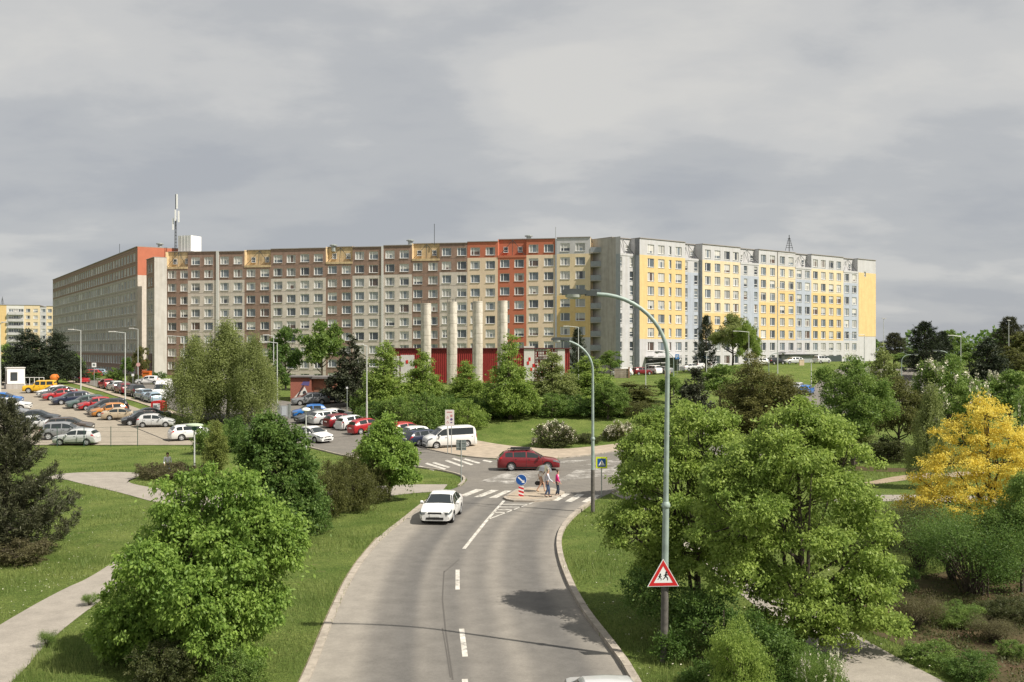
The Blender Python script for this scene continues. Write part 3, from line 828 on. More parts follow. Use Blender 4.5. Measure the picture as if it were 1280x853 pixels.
b = brown_block('apartment_building', 'orange and cream building with a full height orange stripe in the middle', 584.2, 694, [
    (584.2, 622.3, 302.6, 314.3, [(594, W1), (613, W1)], orr, dict(h=1.6)),
    (622.3, 658, 298.8, 312.4, [(631, W1), (649, W1)], lambda r: C_orange, dict(h=1.6, loggia=C_orange)),
    (658, 694, 299, 310.7, [(667, W1), (686, W1)], orr, dict(h=1.6))])
b.ends(0, b.s(694), b.first, b.last, [(0, 60, C_orange)], [(0, 60, C_cream)])
b.finish()
yl = lambda r: C_white if r < 1 else (C_pale if r < 4 else C_yel if r < 7 else C_white)
b = brown_block('apartment_building', 'narrow yellow building with grey top floor and a column of balconies', 696, 751.5, [
    (696, 738, 297.2, 309.2, [(706.4, W1), (725.4, W1)], yl, dict(h=1.6))])
s0, s1 = b.s(738), b.s(751.5); zt = b.first
b.wall.quad((s0, 1.6, 0), (s1, 1.6, 0), (s1, 1.6, zt - 1), (s0, 1.6, zt - 1), b.mi(C_cream))
b.ends(0, s1, zt, zt - 1, [(0, 60, C_white)], [(0, 60, C_conc)], 0, -1.6)
b.wall.quad((s0, 0, 0), (s0, 1.6, 0), (s0, 1.6, zt), (s0, 0, zt), b.mi(C_pale))
b.roof.box(((s0 + s1) / 2, 6.7, zt - .95), (s1 - s0, 10.4, .14))
M_rail = mat('balcony_panel', (.27, .29, .31), .4, var=.15, scale=2)
zr = b.zrow(717, 309.2)
for k in range(10):
    z = zr - 1.2 - FL * k
    if z < .3: continue
    m_ = MB(); m_.box(((s0 + s1) / 2, .75, z), (s1 - s0 - .02, 1.7, .16)); bal = m_.build('balcony', C_conc, b.root)
    m_ = MB(); m_.box(((s0 + s1) / 2, -.07, z + .62), (s1 - s0 - .05, .05, 1.0)); m_.build('railing', M_rail, bal)
    m_ = MB(); m_.box(((s0 + s1) / 2 + .1, 1.57, z + 1.15), (1.3, .05, 2.1)); m_.build('door', GL[0], bal)
b.finish()
# white joint pipes between the blocks
for px, lab in ((272.1, 'white vertical joint strip right of the two-column end block'), (478, 'grey white vertical joint strip between two brown blocks'), (695, 'slim dark red and grey strip between orange and yellow buildings')):
    u = (px - 640) / F; s_ = (u * A0.y - A0.x) / (dd.x - u * dd.y); a = A0 + dd * s_
    m_ = MB(); hh = ZA(314 if px < 300 else 308 if px < 500 else 299, a.y) - Z0
    w_ = .62 if px < 300 else .42 if px < 500 else .26
    m_.box((0, 1.0, hh / 2), (w_, 2.3, hh))
    o = m_.build('joint_strip', C_strip if px < 600 else C_slate, loc=(a.x, a.y, Z0)); o.rotation_euler.z = math.atan2(dd.y, dd.x)
    tag(o, lab, 'joint strip', 'joint strips of the apartment slab')

# right hand buildings
Ra = Vector((27.8, 200)); rd = Vector((.791, .612)).normalized()
def rsec(b, q0, q1, cols, colr, **kw):
    pm = (q0 + q1) / 2
    b.section(b.s(q0), b.s(q1), b.T, b.T - 1.95, 10, [(b.s(c), w) for c, w in cols], colr, **kw)
def ysec(p):  # p: rows with the deep yellow
    return lambda r: C_white if r < 1 or r > 6 else (C_yel if r in p else C_pale)
wc = lambda r: C_white
bc = lambda r: C_blue if 1 < r < 7 else C_white
def rb(name, label, p0):
    u = (p0 - 640) / F; s_ = (u * Ra.y - Ra.x) / (rd.x - u * rd.y); a = Ra + rd * s_
    z0 = 4.2
    b = Building(name, label, 'building', (a.x, a.y), (a.x + rd.x, a.y + rd.y), z0, 10.0, 'apartment slab on the hill')
    b.T = 31.3 - z0; return b
WR = 1.85
b = rb('apartment_building', 'yellow and white block with grey end wall, behind the tall curved street lamp', 775.5)
rsec(b, 775.5, 799.5, [(780.9, 1.1), (795.4, 1.1)], wc, off=-1.3, h=1.9, loggia=C_white, mull=0, ret=C_slate, dark=.8)
rsec(b, 799.5, 856.5, [(813.6, WR), (826.7, WR), (837.7, .75), (848.3, WR)], ysec((1, 2, 3, 4, 5, 6)), h=1.75)
rsec(b, 856.5, 878, [(860.8, 1.1), (873.6, 1.1)], bc, off=-.8, h=1.9, loggia=C_white, mull=0, ret=C_slate, dark=.75)
rsec(b, 878, 925.5, [(884.8, WR), (896.9, WR), (908.9, WR), (919.8, WR)], ysec((5, 6)), h=1.75)
rsec(b, 925.5, 948.5, [(932, 1.15), (944.8, 1.15)], bc, h=1.8, loggia=C_white, mull=0, dark=.75)
rsec(b, 948.5, 971.4, [(954.3, WR), (965.6, WR)], ysec((4, 5, 6)), h=1.75)
b.ends(0, b.s(971.4), b.T, b.T, [(0, 60, C_conc)], [(0, 60, C_white)], offL=-1.3)
b.wall.quad((b.s(799.5) - .01, 1.3, 0), (b.s(799.5) - .01, -.0, 0), (b.s(799.5) - .01, 0, b.T), (b.s(799.5) - .01, 1.3, b.T), b.mi(C_slate))
m_ = MB(); sa, sb_ = b.s(806), b.s(850); m_.box(((sa + sb_) / 2, -1.1, 3.4), (sb_ - sa, 2.2, .2)); can = m_.build('entrance_canopy', C_white, b.root)
m_ = MB(); m_.box(((sa + sb_) / 2, -.02, 1.9), (sb_ - sa - .6, .06, 2.6)); m_.build('entrance_glazing', GL[0], b.root)
b.finish(cap=99, order=lambda w: (w[2] < 9, -w[2]))
b = rb('apartment_building', 'far right yellow and white block with a blank yellow gable wall', 972.2)
rsec(b, 972.2, 994.2, [(977.9, WR), (988.8, WR)], ysec((3, 4, 5, 6)), h=1.75, joint=C_joint2, jstrip=[.08])
rsec(b, 994.2, 1014.2, [(999, WR), (1009.2, WR)], bc, h=1.75, loggia=C_white, dark=.7)
rsec(b, 1014.2, 1054.2, [(1019.3, WR), (1029.1, WR), (1039, WR), (1048.5, WR)], ysec((3, 4, 5, 6)), h=1.75)
rsec(b, 1054.2, 1072, [(1058.5, WR), (1067.9, WR)], bc, h=1.75, loggia=C_white, dark=.7)
sR = b.s(1094.6)
zy0, zy1 = b.T - 3.3 - FL * 5.6, b.T - 3.3
b.section(b.s(1072), sR, b.T, b.T - 3.6, 1, [(b.s(1081.2), .75)], lambda r: C_white, h=1.2, mull=0, dark=.9)
gab = MB(); gx0, gx1, gw = b.s(1073.2), sR, b.s(1081.2)
for (xa, xb, za, zb_) in ((gx0, gw - .375, zy0, zy1), (gw + .375, gx1, zy0, zy1), (gw - .375, gw + .375, zy0, b.T - 4.2), (gw - .375, gw + .375, b.T - 3.0, zy1)):
    if zb_ > za: gab.box(((xa + xb) / 2, -.02, (za + zb_) / 2), (xb - xa, .045, zb_ - za))
gab.build('gable_render', C_yel, b.root)
b.depth = 9.5
b.ends(0, sR, b.T, b.T, [(0, 60, C_white)], [(0, 60, C_white)])
sa, sb_ = b.s(972.6), b.s(1008); m_ = MB()
m_.box(((sa + sb_) / 2, -1.6, 3.7), (sb_ - sa, 3.2, .25)); m_.build('entrance_canopy', M_dark, b.root)
m_ = MB(); m_.box(((sa + sb_) / 2, -1.4, 2.0), (sb_ - sa - 1.2, 2.4, 3.1)); m_.build('entrance_glazing', GL[2], b.root)
sa, sb_ = b.s(1019), b.s(1052); m_ = MB(); m_.box(((sa + sb_) / 2, -.03, 2.4), (sb_ - sa, .08, 2.0)); m_.build('garage_opening', GL[0], b.root)
b.finish(cap=99)

# left long block: runs away from the camera
NA = Vector((XA(172, 214), 214)); FA = Vector((XA(66, 318), 318)); ld = (NA - FA).normalized(); Ln = (NA - FA).length
b = Building('apartment_building', 'long grey and brown slab in shade with a tall orange topped end wall', 'building', (FA.x, FA.y), (NA.x, NA.y), 2.4, 12, 'apartment slab on the hill')
T = ZA(308.6, 214) - 2.4
def lc(r): return C_brown if r < 2 else C_grey if r < 8 else C_brown
cols = [(1.6 + 3.2 * i, 2.15) for i in range(int(Ln / 3.2))]
b.section(0, Ln, T, T - 2.05, 11, cols, lc, h=1.75, joint=C_joint, mull=.5, dark=.12)
zo = T - FL * 2 - .5
b.ends(0, Ln, T, T, [(0, 60, C_grey)], [(0, 4.5, C_orange), (4.5, zo, C_beige), (zo, 60, C_orange)])
b.finish(cap=99, order=lambda w: -w[0] - w[2] * .5)
# connecting stair wing
K = Vector((XA(193, 205), 205)); a = K - ld * 7.2
b = Building('apartment_building', 'narrow stair wing with white end wall between the shaded slab and brown block', 'building', (a.x, a.y), (K.x, K.y), 2.6, 2.5, 'apartment slab on the hill')
T = ZA(322, 205) - 2.6
b.section(0, 7.2, T, T - 2.0, 10, [(2.3, 1.3), (4.6, 1.3)], lambda r: C_brown if r < 2 else C_grey, h=1.8, joint=C_joint, mull=0, dark=.4)
b.ends(0, 7.2, T, T, [(0, 60, C_grey)], [(0, 60, mat('wall_pale_grey', (.50, .475, .445), .9, var=.1, scale=.8, stain=.15))])
m_ = MB(); m_.box((3.4, -.06, 3.0), (3.2, .1, 5.4)); m_.build('door', mat('door_maroon', (.08, .03, .03), .5), b.root)
b.finish()

# far yellow block at the left
Fa = Vector((XA(8, 415), 415)); Fb = Vector((XA(75, 421), 421))
b = Building('apartment_building', 'distant yellow block with white balconies beyond the dark trees', 'building', (Fa.x, Fa.y), (Fb.x, Fb.y), 0.0, 14)
T = ZA(381.5, 415)
yy = lambda r: C_pale
zz_ = T - 2.2
b.section(0, b.s(30), T, zz_, 9, [(b.s(14), 2.2), (b.s(20), 2.2), (b.s(26), 2.0)], lambda r: C_strip, h=1.3, dark=.5, mull=.5)
b.section(b.s(30), b.s(50), T, zz_, 9, [(b.s(35), 1.7), (b.s(44.5), 1.7)], yy, h=1.4)
b.section(b.s(50), b.s(58), T - .6, zz_, 9, [(b.s(54), 1.7)], wc, h=1.4)
b.section(b.s(58), b.s(75), T - .3, zz_, 9, [(b.s(62), 1.7), (b.s(70), 1.7)], yy, h=1.4)
b.section(b.s(-8), 0, T, zz_, 1, [], lambda r: C_yel)
b.ends(b.s(-8), b.s(75), T, T - .3, [(0, 60, C_yel)], [(0, 60, C_pale)])
sa = b.s(10.5); sb_ = b.s(29.5)
for k in range(8):
    m_ = MB(); m_.box(((sa + sb_) / 2, -.6, zz_ - 1.35 - FL * k), (sb_ - sa, 1.2, 1.05)); m_.build('balcony', C_white, b.root)
b.finish()
# ------------------------------------------------------------------ roof furniture
def mast(px, py0, py1, Y, name, label, cat, kind):
    X = XA(px, Y); z0 = ZA(py1, Y); z1 = ZA(py0, Y); hh = z1 - z0
    r = tag(empty(name, (X, Y, z0)), label, cat)
    m_ = MB()
    if kind == 'tele':
        for a in range(3):
            q = (.28 * math.cos(a * 2.09), .28 * math.sin(a * 2.09))
            m_.tube([(q[0], q[1], -1.5), (q[0] * .6, q[1] * .6, hh * .55)], .05, 5)
        for i in range(9):
            z = hh * .55 * i / 9
            pts = [(.26 * math.cos(a * 2.09), .26 * math.sin(a * 2.09), z + (.35 if a % 2 else 0)) for a in range(4)]
            m_.tube(pts, .03, 4)
        m_.tube([(0, 0, hh * .4), (0, 0, hh)], .08, 6); m_.build('lattice', M_dark, r)
        for (x, y, za, zb) in ((.35, -.2, .74, 1.0), (-.5, -.2, .36, .57), (.7, -.15, .50, .70), (.1, -.45, .52, .72)):
            g = MB(); g.box((x, y, hh * (za + zb) / 2), (.3, .16, hh * (zb - za))); g.tube([(x, y, hh * (za + zb) / 2), (0, 0, hh * (za + zb) / 2)], .03, 4); g.build('antenna_panel', M_white, r)
    else:
        m_.tube([(0, 0, -.5), (0, 0, hh)], .055 if kind != 'frame' else .09, 6)
        if kind == 'frame':
            for k in range(5): m_.tube([(-.35 - .1 * k, 0, hh * (.75 - .15 * k)), (.35 + .12 * k, 0, hh * (.75 - .15 * k))], .05, 5)
            m_.tube([(-.9, 0, -.2), (-.1, 0, hh * .8)], .05, 5); m_.tube([(.9, 0, -.2), (.1, 0, hh * .8)], .05, 5)
        m_.build('pole', M_dark if kind != 'white' else M_steel, r)
mast(219.5, 243, 313, 216, 'telecom_mast', 'tall lattice mast with white antenna panels on the brown roof corner', 'mast', 'tele')
mast(543, 280, 303.5, 206, 'roof_antenna', 'thin brown aerial on the roof left of the orange building', 'antenna', 'thin')
mast(694.5, 284, 298.5, 203, 'roof_antenna', 'thin white aerial at the right edge of the orange roof', 'antenna', 'white')
mast(986.5, 294, 312.5, 230, 'roof_antenna', 'dark triangular aerial frame on the far right block roof', 'antenna', 'frame')
mast(149.5, 305, 318, 240, 'roof_antenna', 'tiny thin aerial on the roof of the shaded slab', 'antenna', 'thin')
mast(3, 371, 383, 420, 'roof_antenna', 'pale aerial on the distant yellow block', 'antenna', 'frame')
m_ = MB(); w_ = 23 / F * 217; hh = 19.5 / F * 217
m_.box((0, 0, hh / 2), (w_ * .86, 3.4, hh)); 
for k in range(1, 4): m_.box((-w_ * .43 + w_ * .86 * k / 4, -1.71, hh / 2), (.05, .04, hh))
o = m_.build('roof_hut', M_white, loc=(XA(235.3, 217), 218, ZA(314.5, 217))); o.rotation_euler.z = R(-22)
tag(o, 'white panelled box hut on the brown roof beside the mast', 'roof hut')
for px, py, Y, lab in ((200, 307, 222, 'grey roof vent on the orange topped end wall'), (417, 309, 210, 'small flat roof vent above the second tan loggia'), (513, 303, 208, 'small flat roof vent above the loggia left of orange'), (661, 297.4, 206, 'small flat roof vent over the orange stripe')):
    m_ = MB(); m_.lathe([(.5, -.8), (.5, .35), (.85, .4), (.85, .6), (.3, .75)], n=10); o = m_.build('roof_vent', M_steel, loc=(XA(px, Y), Y, ZA(py + 1, Y))); tag(o, lab, 'roof vent', 'roof vents')

# ------------------------------------------------------------------ market hall, columns, hut, kiosk
def hall():
    Y = 152.0; x0, x1 = XA(486, Y), XA(712, Y); z0 = 3.6; H = ZA(436.2, Y) - z0
    r = tag(empty('market_hall', (x0, Y, z0)), 'low hall clad in red ribbed sheet behind the four concrete columns', 'hall')
    L = x1 - x0
    M_rr = mat('sheet_red', (.27, .028, .025), .55, var=.18, scale=.7); M_rw = mat('sheet_white', (.62, .60, .57), .6, var=.1)
    m_ = MB(); n = int(L / .30); c0 = .30
    for i in range(n):
        x = i * c0
        m_.quad((x, 0, 0), (x + .18, 0, 0), (x + .18, 0, H), (x, 0, H)); m_.quad((x + .18, 0, 0), (x + .21, -.06, 0), (x + .21, -.06, H), (x + .18, 0, H))
        m_.quad((x + .21, -.06, 0), (x + .27, -.06, 0), (x + .27, -.06, H), (x + .21, -.06, H)); m_.quad((x + .27, -.06, 0), (x + .30, 0, 0), (x + .30, 0, H), (x + .27, -.06, H))
    m_.quad((0, 0, 0), (0, 18, 0), (0, 18, H), (0, 0, H)); m_.quad((n * c0, 0, 0), (n * c0, 18, 0), (n * c0, 18, H), (n * c0, 0, H)); m_.quad((0, 18, 0), (n * c0, 18, 0), (n * c0, 18, H), (0, 18, H))
    m_.build('wall', M_rr, r, recalc=False)
    m_ = MB(); m_.box((L / 2, 9, H + .06), (L + .5, 18.6, .16)); m_.build('roof', mat('hall_roof_edge', (.10, .03, .03), .6), r)
    X = lambda px: XA(px, Y) - x0; Z = lambda py: ZA(py, Y) - z0
    m_ = MB(); m_.box(((X(501) + X(518)) / 2, -.14, (Z(444) + 0) / 2), (X(518) - X(501), .12, Z(444)));  g = m_.build('loading_door', M_rw, r)
    for a in (493, 497.5): 
        m_ = MB(); m_.box((X(a), -.14, Z(459)), (.45, .1, 3.4)); m_.build('white_panel', M_rw, r)
    m_ = MB(); m_.box((X(509), -.22, Z(452.5)), (.35, .05, .5)); m_.build('red_mark', M_red, g)
    # dotted white and red section
    m_ = MB(); rng = random.Random(4)
    px = 668
    m_.box(((X(655) + X(668)) / 2, -.12, Z(455)), (X(668) - X(655), .1, 5.4), 0)
    for i in range(15):
        for j in range(14):
            x = X(670 + i * 1.85); 
            if rng.random() < .82: m_.box((x, -.10, H - .2 - j * .42), (.13, .07, .31), 0)
    m_.box(((X(697) + X(706)) / 2, -.12, H / 2), (X(706) - X(697), .1, H), 0)
    m_.build('white_panel', M_rw, r)
    m_ = MB()
    for (a, z) in ((662, 449), (660, 454), (664, 462), (667, 457)): m_.box((X(a), -.19, Z(z)), (.3, .05, .5))
    m_.build('red_mark', M_red, r)
hall()
M_col = mat('column_concrete', (.60, .555, .485), .9, var=.2, scale=2.0, stain=.45)
cm = MB()
cm.lathe([(.75, -1.5), (.75, .2)] + sum([[(.75, .2 + 1.5 * k), (.75, 1.62 + 1.5 * k), (.72, 1.64 + 1.5 * k), (.72, 1.68 + 1.5 * k), (.75, 1.70 + 1.5 * k)] for k in range(8)], []) + [(.75, 12.4), (.66, 12.4), (.66, 11.8)], n=24)
cme = cm.mesh('concrete_column', [M_col], smooth=30)
rm = MB()
for k in range(9):
    a = k * .7; rm.tube([(.7 * math.cos(a), .7 * math.sin(a), 12.3), (.68 * math.cos(a), .68 * math.sin(a), 12.3 + .15 + .3 * (k % 3))], .018, 4)
rme = rm.mesh('rebar', [M_dark])
for px, pyt, lab in ((532.5, 379.5, 'leftmost of four free-standing round concrete columns, rusty top'), (565, 377.5, 'second concrete column from the left, in front of dark red wall'), (597, 377, 'third concrete column from the left, in front of the cream facade'), (628, 376.2, 'rightmost concrete column, in front of the orange stripe')):
    Y = 146; X = XA(px, Y); zt = ZA(pyt, Y)
    r = tag(empty('concrete_column', (X, Y, zt - 12.4)), lab, 'column', 'free-standing concrete columns')
    inst('shaft', cme, r); inst('rebar', rme, r)

def hut():
    Y = 131.0; x0 = XA(363, Y); x1 = XA(419, Y); z0 = 2.2; H = ZA(472, Y) - z0
    r = tag(empty('brick_hut', (x0, Y, z0), R(8)), 'small red brick hut with white graffiti and flat grey roof', 'hut')
    L = x1 - x0; c_ = L * .46
    M_br = mat('brick_red', (.30, .105, .075), .9, var=.3, scale=9, bump=.4, bscale=40); M_po = mat('panel_orange_brown', (.40, .17, .11), .8, var=.15, scale=2)
    m_ = MB(); m_.box((c_ / 2, 2.5, H / 2 - .4), (c_, 5, H + .8)); m_.build('wall', M_br, r)
    m_ = MB(); m_.box(((c_ + L) / 2 + .02, 2.9, H / 2 - .5), (L - c_, 4.4, H + .6)); m_.build('annex_wall', M_po, r)
    m_ = MB(); m_.box(((c_ + L) / 2, 2.6, H - .05), (L - c_ + .5, 5.4, .28)); m_.box((c_ / 2, 2.4, H + .1), (c_ + .3, 5.4, .16)); m_.build('roof', C_roof, r)
    for k in range(2):
        m_ = MB(); m_.box((c_ + .7 + 1.9 * k, .66, .95), (.75, .06, 2.0)); m_.build('door', mat('door_brown', (.22, .11, .07), .7), r)
    wq = mat('graffiti_white', (.62, .60, .58), .8); bk = mat('graffiti_black', (.03, .03, .04), .8); bl = mat('graffiti_violet', (.10, .08, .22), .8)
    m_ = MB(); m_.poly([(c_ * .42, -.012, .95), (c_ * .88, -.012, .9), (c_ * .68, -.012, 2.1)]); m_.poly([(c_ * .12, -.012, .5), (c_ * .2, -.012, .45), (c_ * .55, -.012, 1.5), (c_ * .48, -.012, 1.6)]); g = m_.build('graffiti', wq, r, recalc=False)
    m_ = MB(); m_.lathe([(.24, -.03), (.24, -.02)], c=(c_ * .67, 0, 1.3), n=12, axis='y'); m_.poly([(c_ * .30, -.018, .8), (c_ * .36, -.018, .75), (c_ * .66, -.018, 2.25), (c_ * .60, -.018, 2.3)]); m_.build('graffiti', bk, r)
    m_ = MB(); m_.poly([(c_ * .5, -.014, 2.3), (c_ * .88, -.014, 2.2), (c_ * .92, -.014, 2.75), (c_ * .62, -.014, 2.8)]); m_.build('graffiti', bl, r, recalc=False)
    m_ = MB()
    for q in ((c_ + 1.3, .5, 1.3, .3, .8), (c_ + 1.75, .5, 1.0, .4, .5), (c_ + .9, .5, .7, .5, .3)): m_.box((q[0], .69, q[2]), (q[3], .02, q[4]))
    m_.build('graffiti', wq, r)
hut()

def kiosk():
    Y = 152; x0 = XA(9, Y); z0 = ZA(483, Y) - .0; 
    r = tag(empty('site_cabin', (x0, Y, z0), R(33)), 'white box cabin on a concrete base at the far end of the car park', 'cabin')
    w = 20 / F * Y; h = 19.5 / F * Y
    m_ = MB(); m_.box((w / 2, 1.3, -1.0), (w + .3, 2.9, 2.6)); m_.build('base', C_conc, r)
    m_ = MB(); m_.box((w / 2, 1.25, .35 + h / 2), (w, 2.5, h)); m_.build('wall', M_white, r)
    m_ = MB(); m_.box((w / 2, 1.25, h + .42), (w + .2, 2.7, .12)); m_.build('roof', C_strip, r)
    m_ = MB(); m_.box((w * .38, -.02, h * .62), (.95, .06, 1.3)); f_ = m_.build('window', M_dark, r)
    m_ = MB(); m_.box((w * .38, -.06, h * .55), (.8, .03, .9)); m_.build('pane', GL[0], f_)
    m_ = MB(); m_.box((-.03, 1.2, 1.3), (.06, .9, 2.0)); m_.build('door', mat('door_grey', (.22, .20, .20), .6), r)
    r2 = tag(empty('barrier_post', (x0 - .9, Y - 1.2, z0 - .3)), 'red barrier post in front of the white cabin', 'barrier')
    m_ = MB(); m_.box((0, 0, 1.3), (.35, .3, 2.9)); m_.build('post', M_red, r2); m_ = MB(); m_.box((.25, 0, 1.7), (.5, .12, .3)); m_.build('arm', M_dark, r2)
    r3 = tag(empty('gate_frame', on(XA(31, 150), 150)), 'white pipe gate between the cabin and yellow off-roader', 'gate')
    m_ = MB(); hh = 1.9
    for k in range(5): m_.tube([(k * .72, 0, 0), (k * .72, 0, hh)], .04, 6)
    m_.tube([(0, 0, hh), (2.9, 0, hh)], .045, 6); m_.tube([(0, 0, .9), (2.9, 0, .9)], .03, 6); m_.build('frame', M_white, r3)
    p = on(XA(67.5, 152), 152)
    r4 = tag(empty('concrete_mixer', p), 'orange machine on thin legs behind the yellow off-roader', 'machine')
    m_ = MB(); m_.lathe([(.15, -.5), (.5, -.35), (.62, 0), (.5, .35), (.3, .6), (.34, .65)], n=14); o = m_.build('drum', mat('machine_orange', (.60, .17, .02), .5), r4, smooth=True); o.location = (0, 0, 1.75); o.rotation_euler = (0, R(60), 0)
    m_ = MB(); 
    for sx in (-.4, .4): m_.tube([(sx, -.3, 0), (sx, 0, 1.7)], .05, 6); m_.tube([(sx, .4, 0), (sx, 0, 1.7)], .05, 6)
    m_.build('stand', M_dark, r4)
kiosk()
# ------------------------------------------------------------------ cars
KIND = {
 'sedan': dict(L=4.62, W=1.78, zr=[(0, .62), (.05, .70), (.22, .79), (1.10, .94), (1.95, 1.39), (2.5, 1.46), (3.15, 1.42), (3.95, 1.09), (4.5, 1.04), (4.6, .92), (4.62, .62)],
      belt=[(0, .58), (.1, .67), (1.1, .88), (3.95, .98), (4.5, .95), (4.62, .58)], side=[(1.35, 2.55), (2.65, 3.6)], cowl=1.15, rs=1.93, re=3.2, rb=3.92, ax=(.93, 3.58), wr=.315),
 'hatch': dict(L=4.05, W=1.72, zr=[(0, .62), (.05, .71), (.22, .82), (.98, .97), (1.75, 1.42), (2.3, 1.50), (3.3, 1.46), (3.62, 1.36), (3.93, 1.0), (4.02, .86), (4.05, .58)],
      belt=[(0, .58), (.1, .68), (1.0, .91), (3.9, 1.0), (4.02, .8), (4.05, .56)], side=[(1.25, 2.3), (2.4, 3.25)], cowl=1.03, rs=1.73, re=3.6, rb=3.92, ax=(.80, 3.30), wr=.305),
 'wagon': dict(L=4.75, W=1.80, zr=[(0, .64), (.05, .73), (.22, .83), (1.15, .98), (1.95, 1.43), (2.5, 1.52), (3.9, 1.48), (4.25, 1.38), (4.62, 1.02), (4.72, .85), (4.75, .6)],
      belt=[(0, .6), (.1, .70), (1.15, .93), (4.55, 1.02), (4.7, .8), (4.75, .58)], side=[(1.4, 2.5), (2.6, 3.5), (3.58, 4.15)], cowl=1.2, rs=1.93, re=4.2, rb=4.6, ax=(.95, 3.70), wr=.33),
 'suv': dict(L=4.65, W=1.88, zr=[(0, .62), (.05, .80), (.2, .96), (1.15, 1.12), (1.85, 1.58), (2.4, 1.70), (3.9, 1.66), (4.2, 1.55), (4.52, 1.14), (4.62, .95), (4.65, .65)],
      belt=[(0, .6), (.1, .78), (1.15, 1.06), (4.45, 1.12), (4.6, .9), (4.65, .62)], side=[(1.4, 2.45), (2.55, 3.45), (3.55, 4.1)], cowl=1.2, rs=1.83, re=4.15, rb=4.5, ax=(.92, 3.72), wr=.365),
 'minivan': dict(L=4.6, W=1.85, zr=[(0, .58), (.05, .76), (.2, .92), (.85, 1.12), (1.7, 1.62), (2.3, 1.74), (3.9, 1.70), (4.25, 1.6), (4.5, 1.1), (4.57, .9), (4.6, .6)],
      belt=[(0, .55), (.1, .74), (.9, 1.02), (4.4, 1.1), (4.55, .86), (4.6, .58)], side=[(1.3, 2.3), (2.4, 3.3), (3.4, 4.15)], cowl=.92, rs=1.68, re=4.2, rb=4.48, ax=(.90, 3.75), wr=.325),
 'van': dict(L=4.95, W=1.92, zr=[(0, .60), (.04, .92), (.25, 1.06), (.72, 1.20), (1.55, 1.86), (2.0, 1.97), (4.55, 1.95), (4.78, 1.80), (4.90, 1.15), (4.93, .9), (4.95, .6)],
      belt=[(0, .58), (.1, .9), (.75, 1.14), (4.8, 1.16), (4.93, .85), (4.95, .58)], side=[(1.0, 1.95), (2.1, 4.55)], cowl=.78, rs=1.52, re=4.72, rb=4.88, ax=(.90, 3.90), wr=.335),
 'offroader': dict(L=4.80, W=2.06, zr=[(0, .85), (.03, 1.14), (.08, 1.20), (1.50, 1.24), (1.55, 1.25), (1.95, 1.88), (2.1, 1.98), (4.6, 1.98), (4.74, 1.9), (4.78, 1.25), (4.80, .75)],
      belt=[(0, .83), (.04, 1.10), (1.5, 1.20), (4.7, 1.26), (4.78, 1.15), (4.8, .72)], side=[(1.85, 2.6), (2.75, 3.5), (3.65, 4.55)], cowl=1.56, rs=1.93, re=4.7, rb=4.77, ax=(.95, 3.95), wr=.43),
 'pickup_van': dict(L=5.6, W=2.05, zr=[(0, .62), (.04, .95), (.25, 1.15), (.8, 1.35), (1.5, 2.1), (2.0, 2.5), (5.4, 2.5), (5.5, 2.45), (5.56, 1.2), (5.58, .9), (5.6, .6)],
      belt=[(0, .6), (.1, .95), (.8, 1.28), (5.5, 1.3), (5.58, .85), (5.6, .58)], side=[(1.05, 1.95)], cowl=.86, rs=1.5, re=5.46, rb=5.54, ax=(.95, 4.4), wr=.35),
}
M_under = mat('wheel_well', (.012, .012, .012), .9)
M_grille = mat('grille_dark', (.02, .02, .022), .35)
PROTO = {}
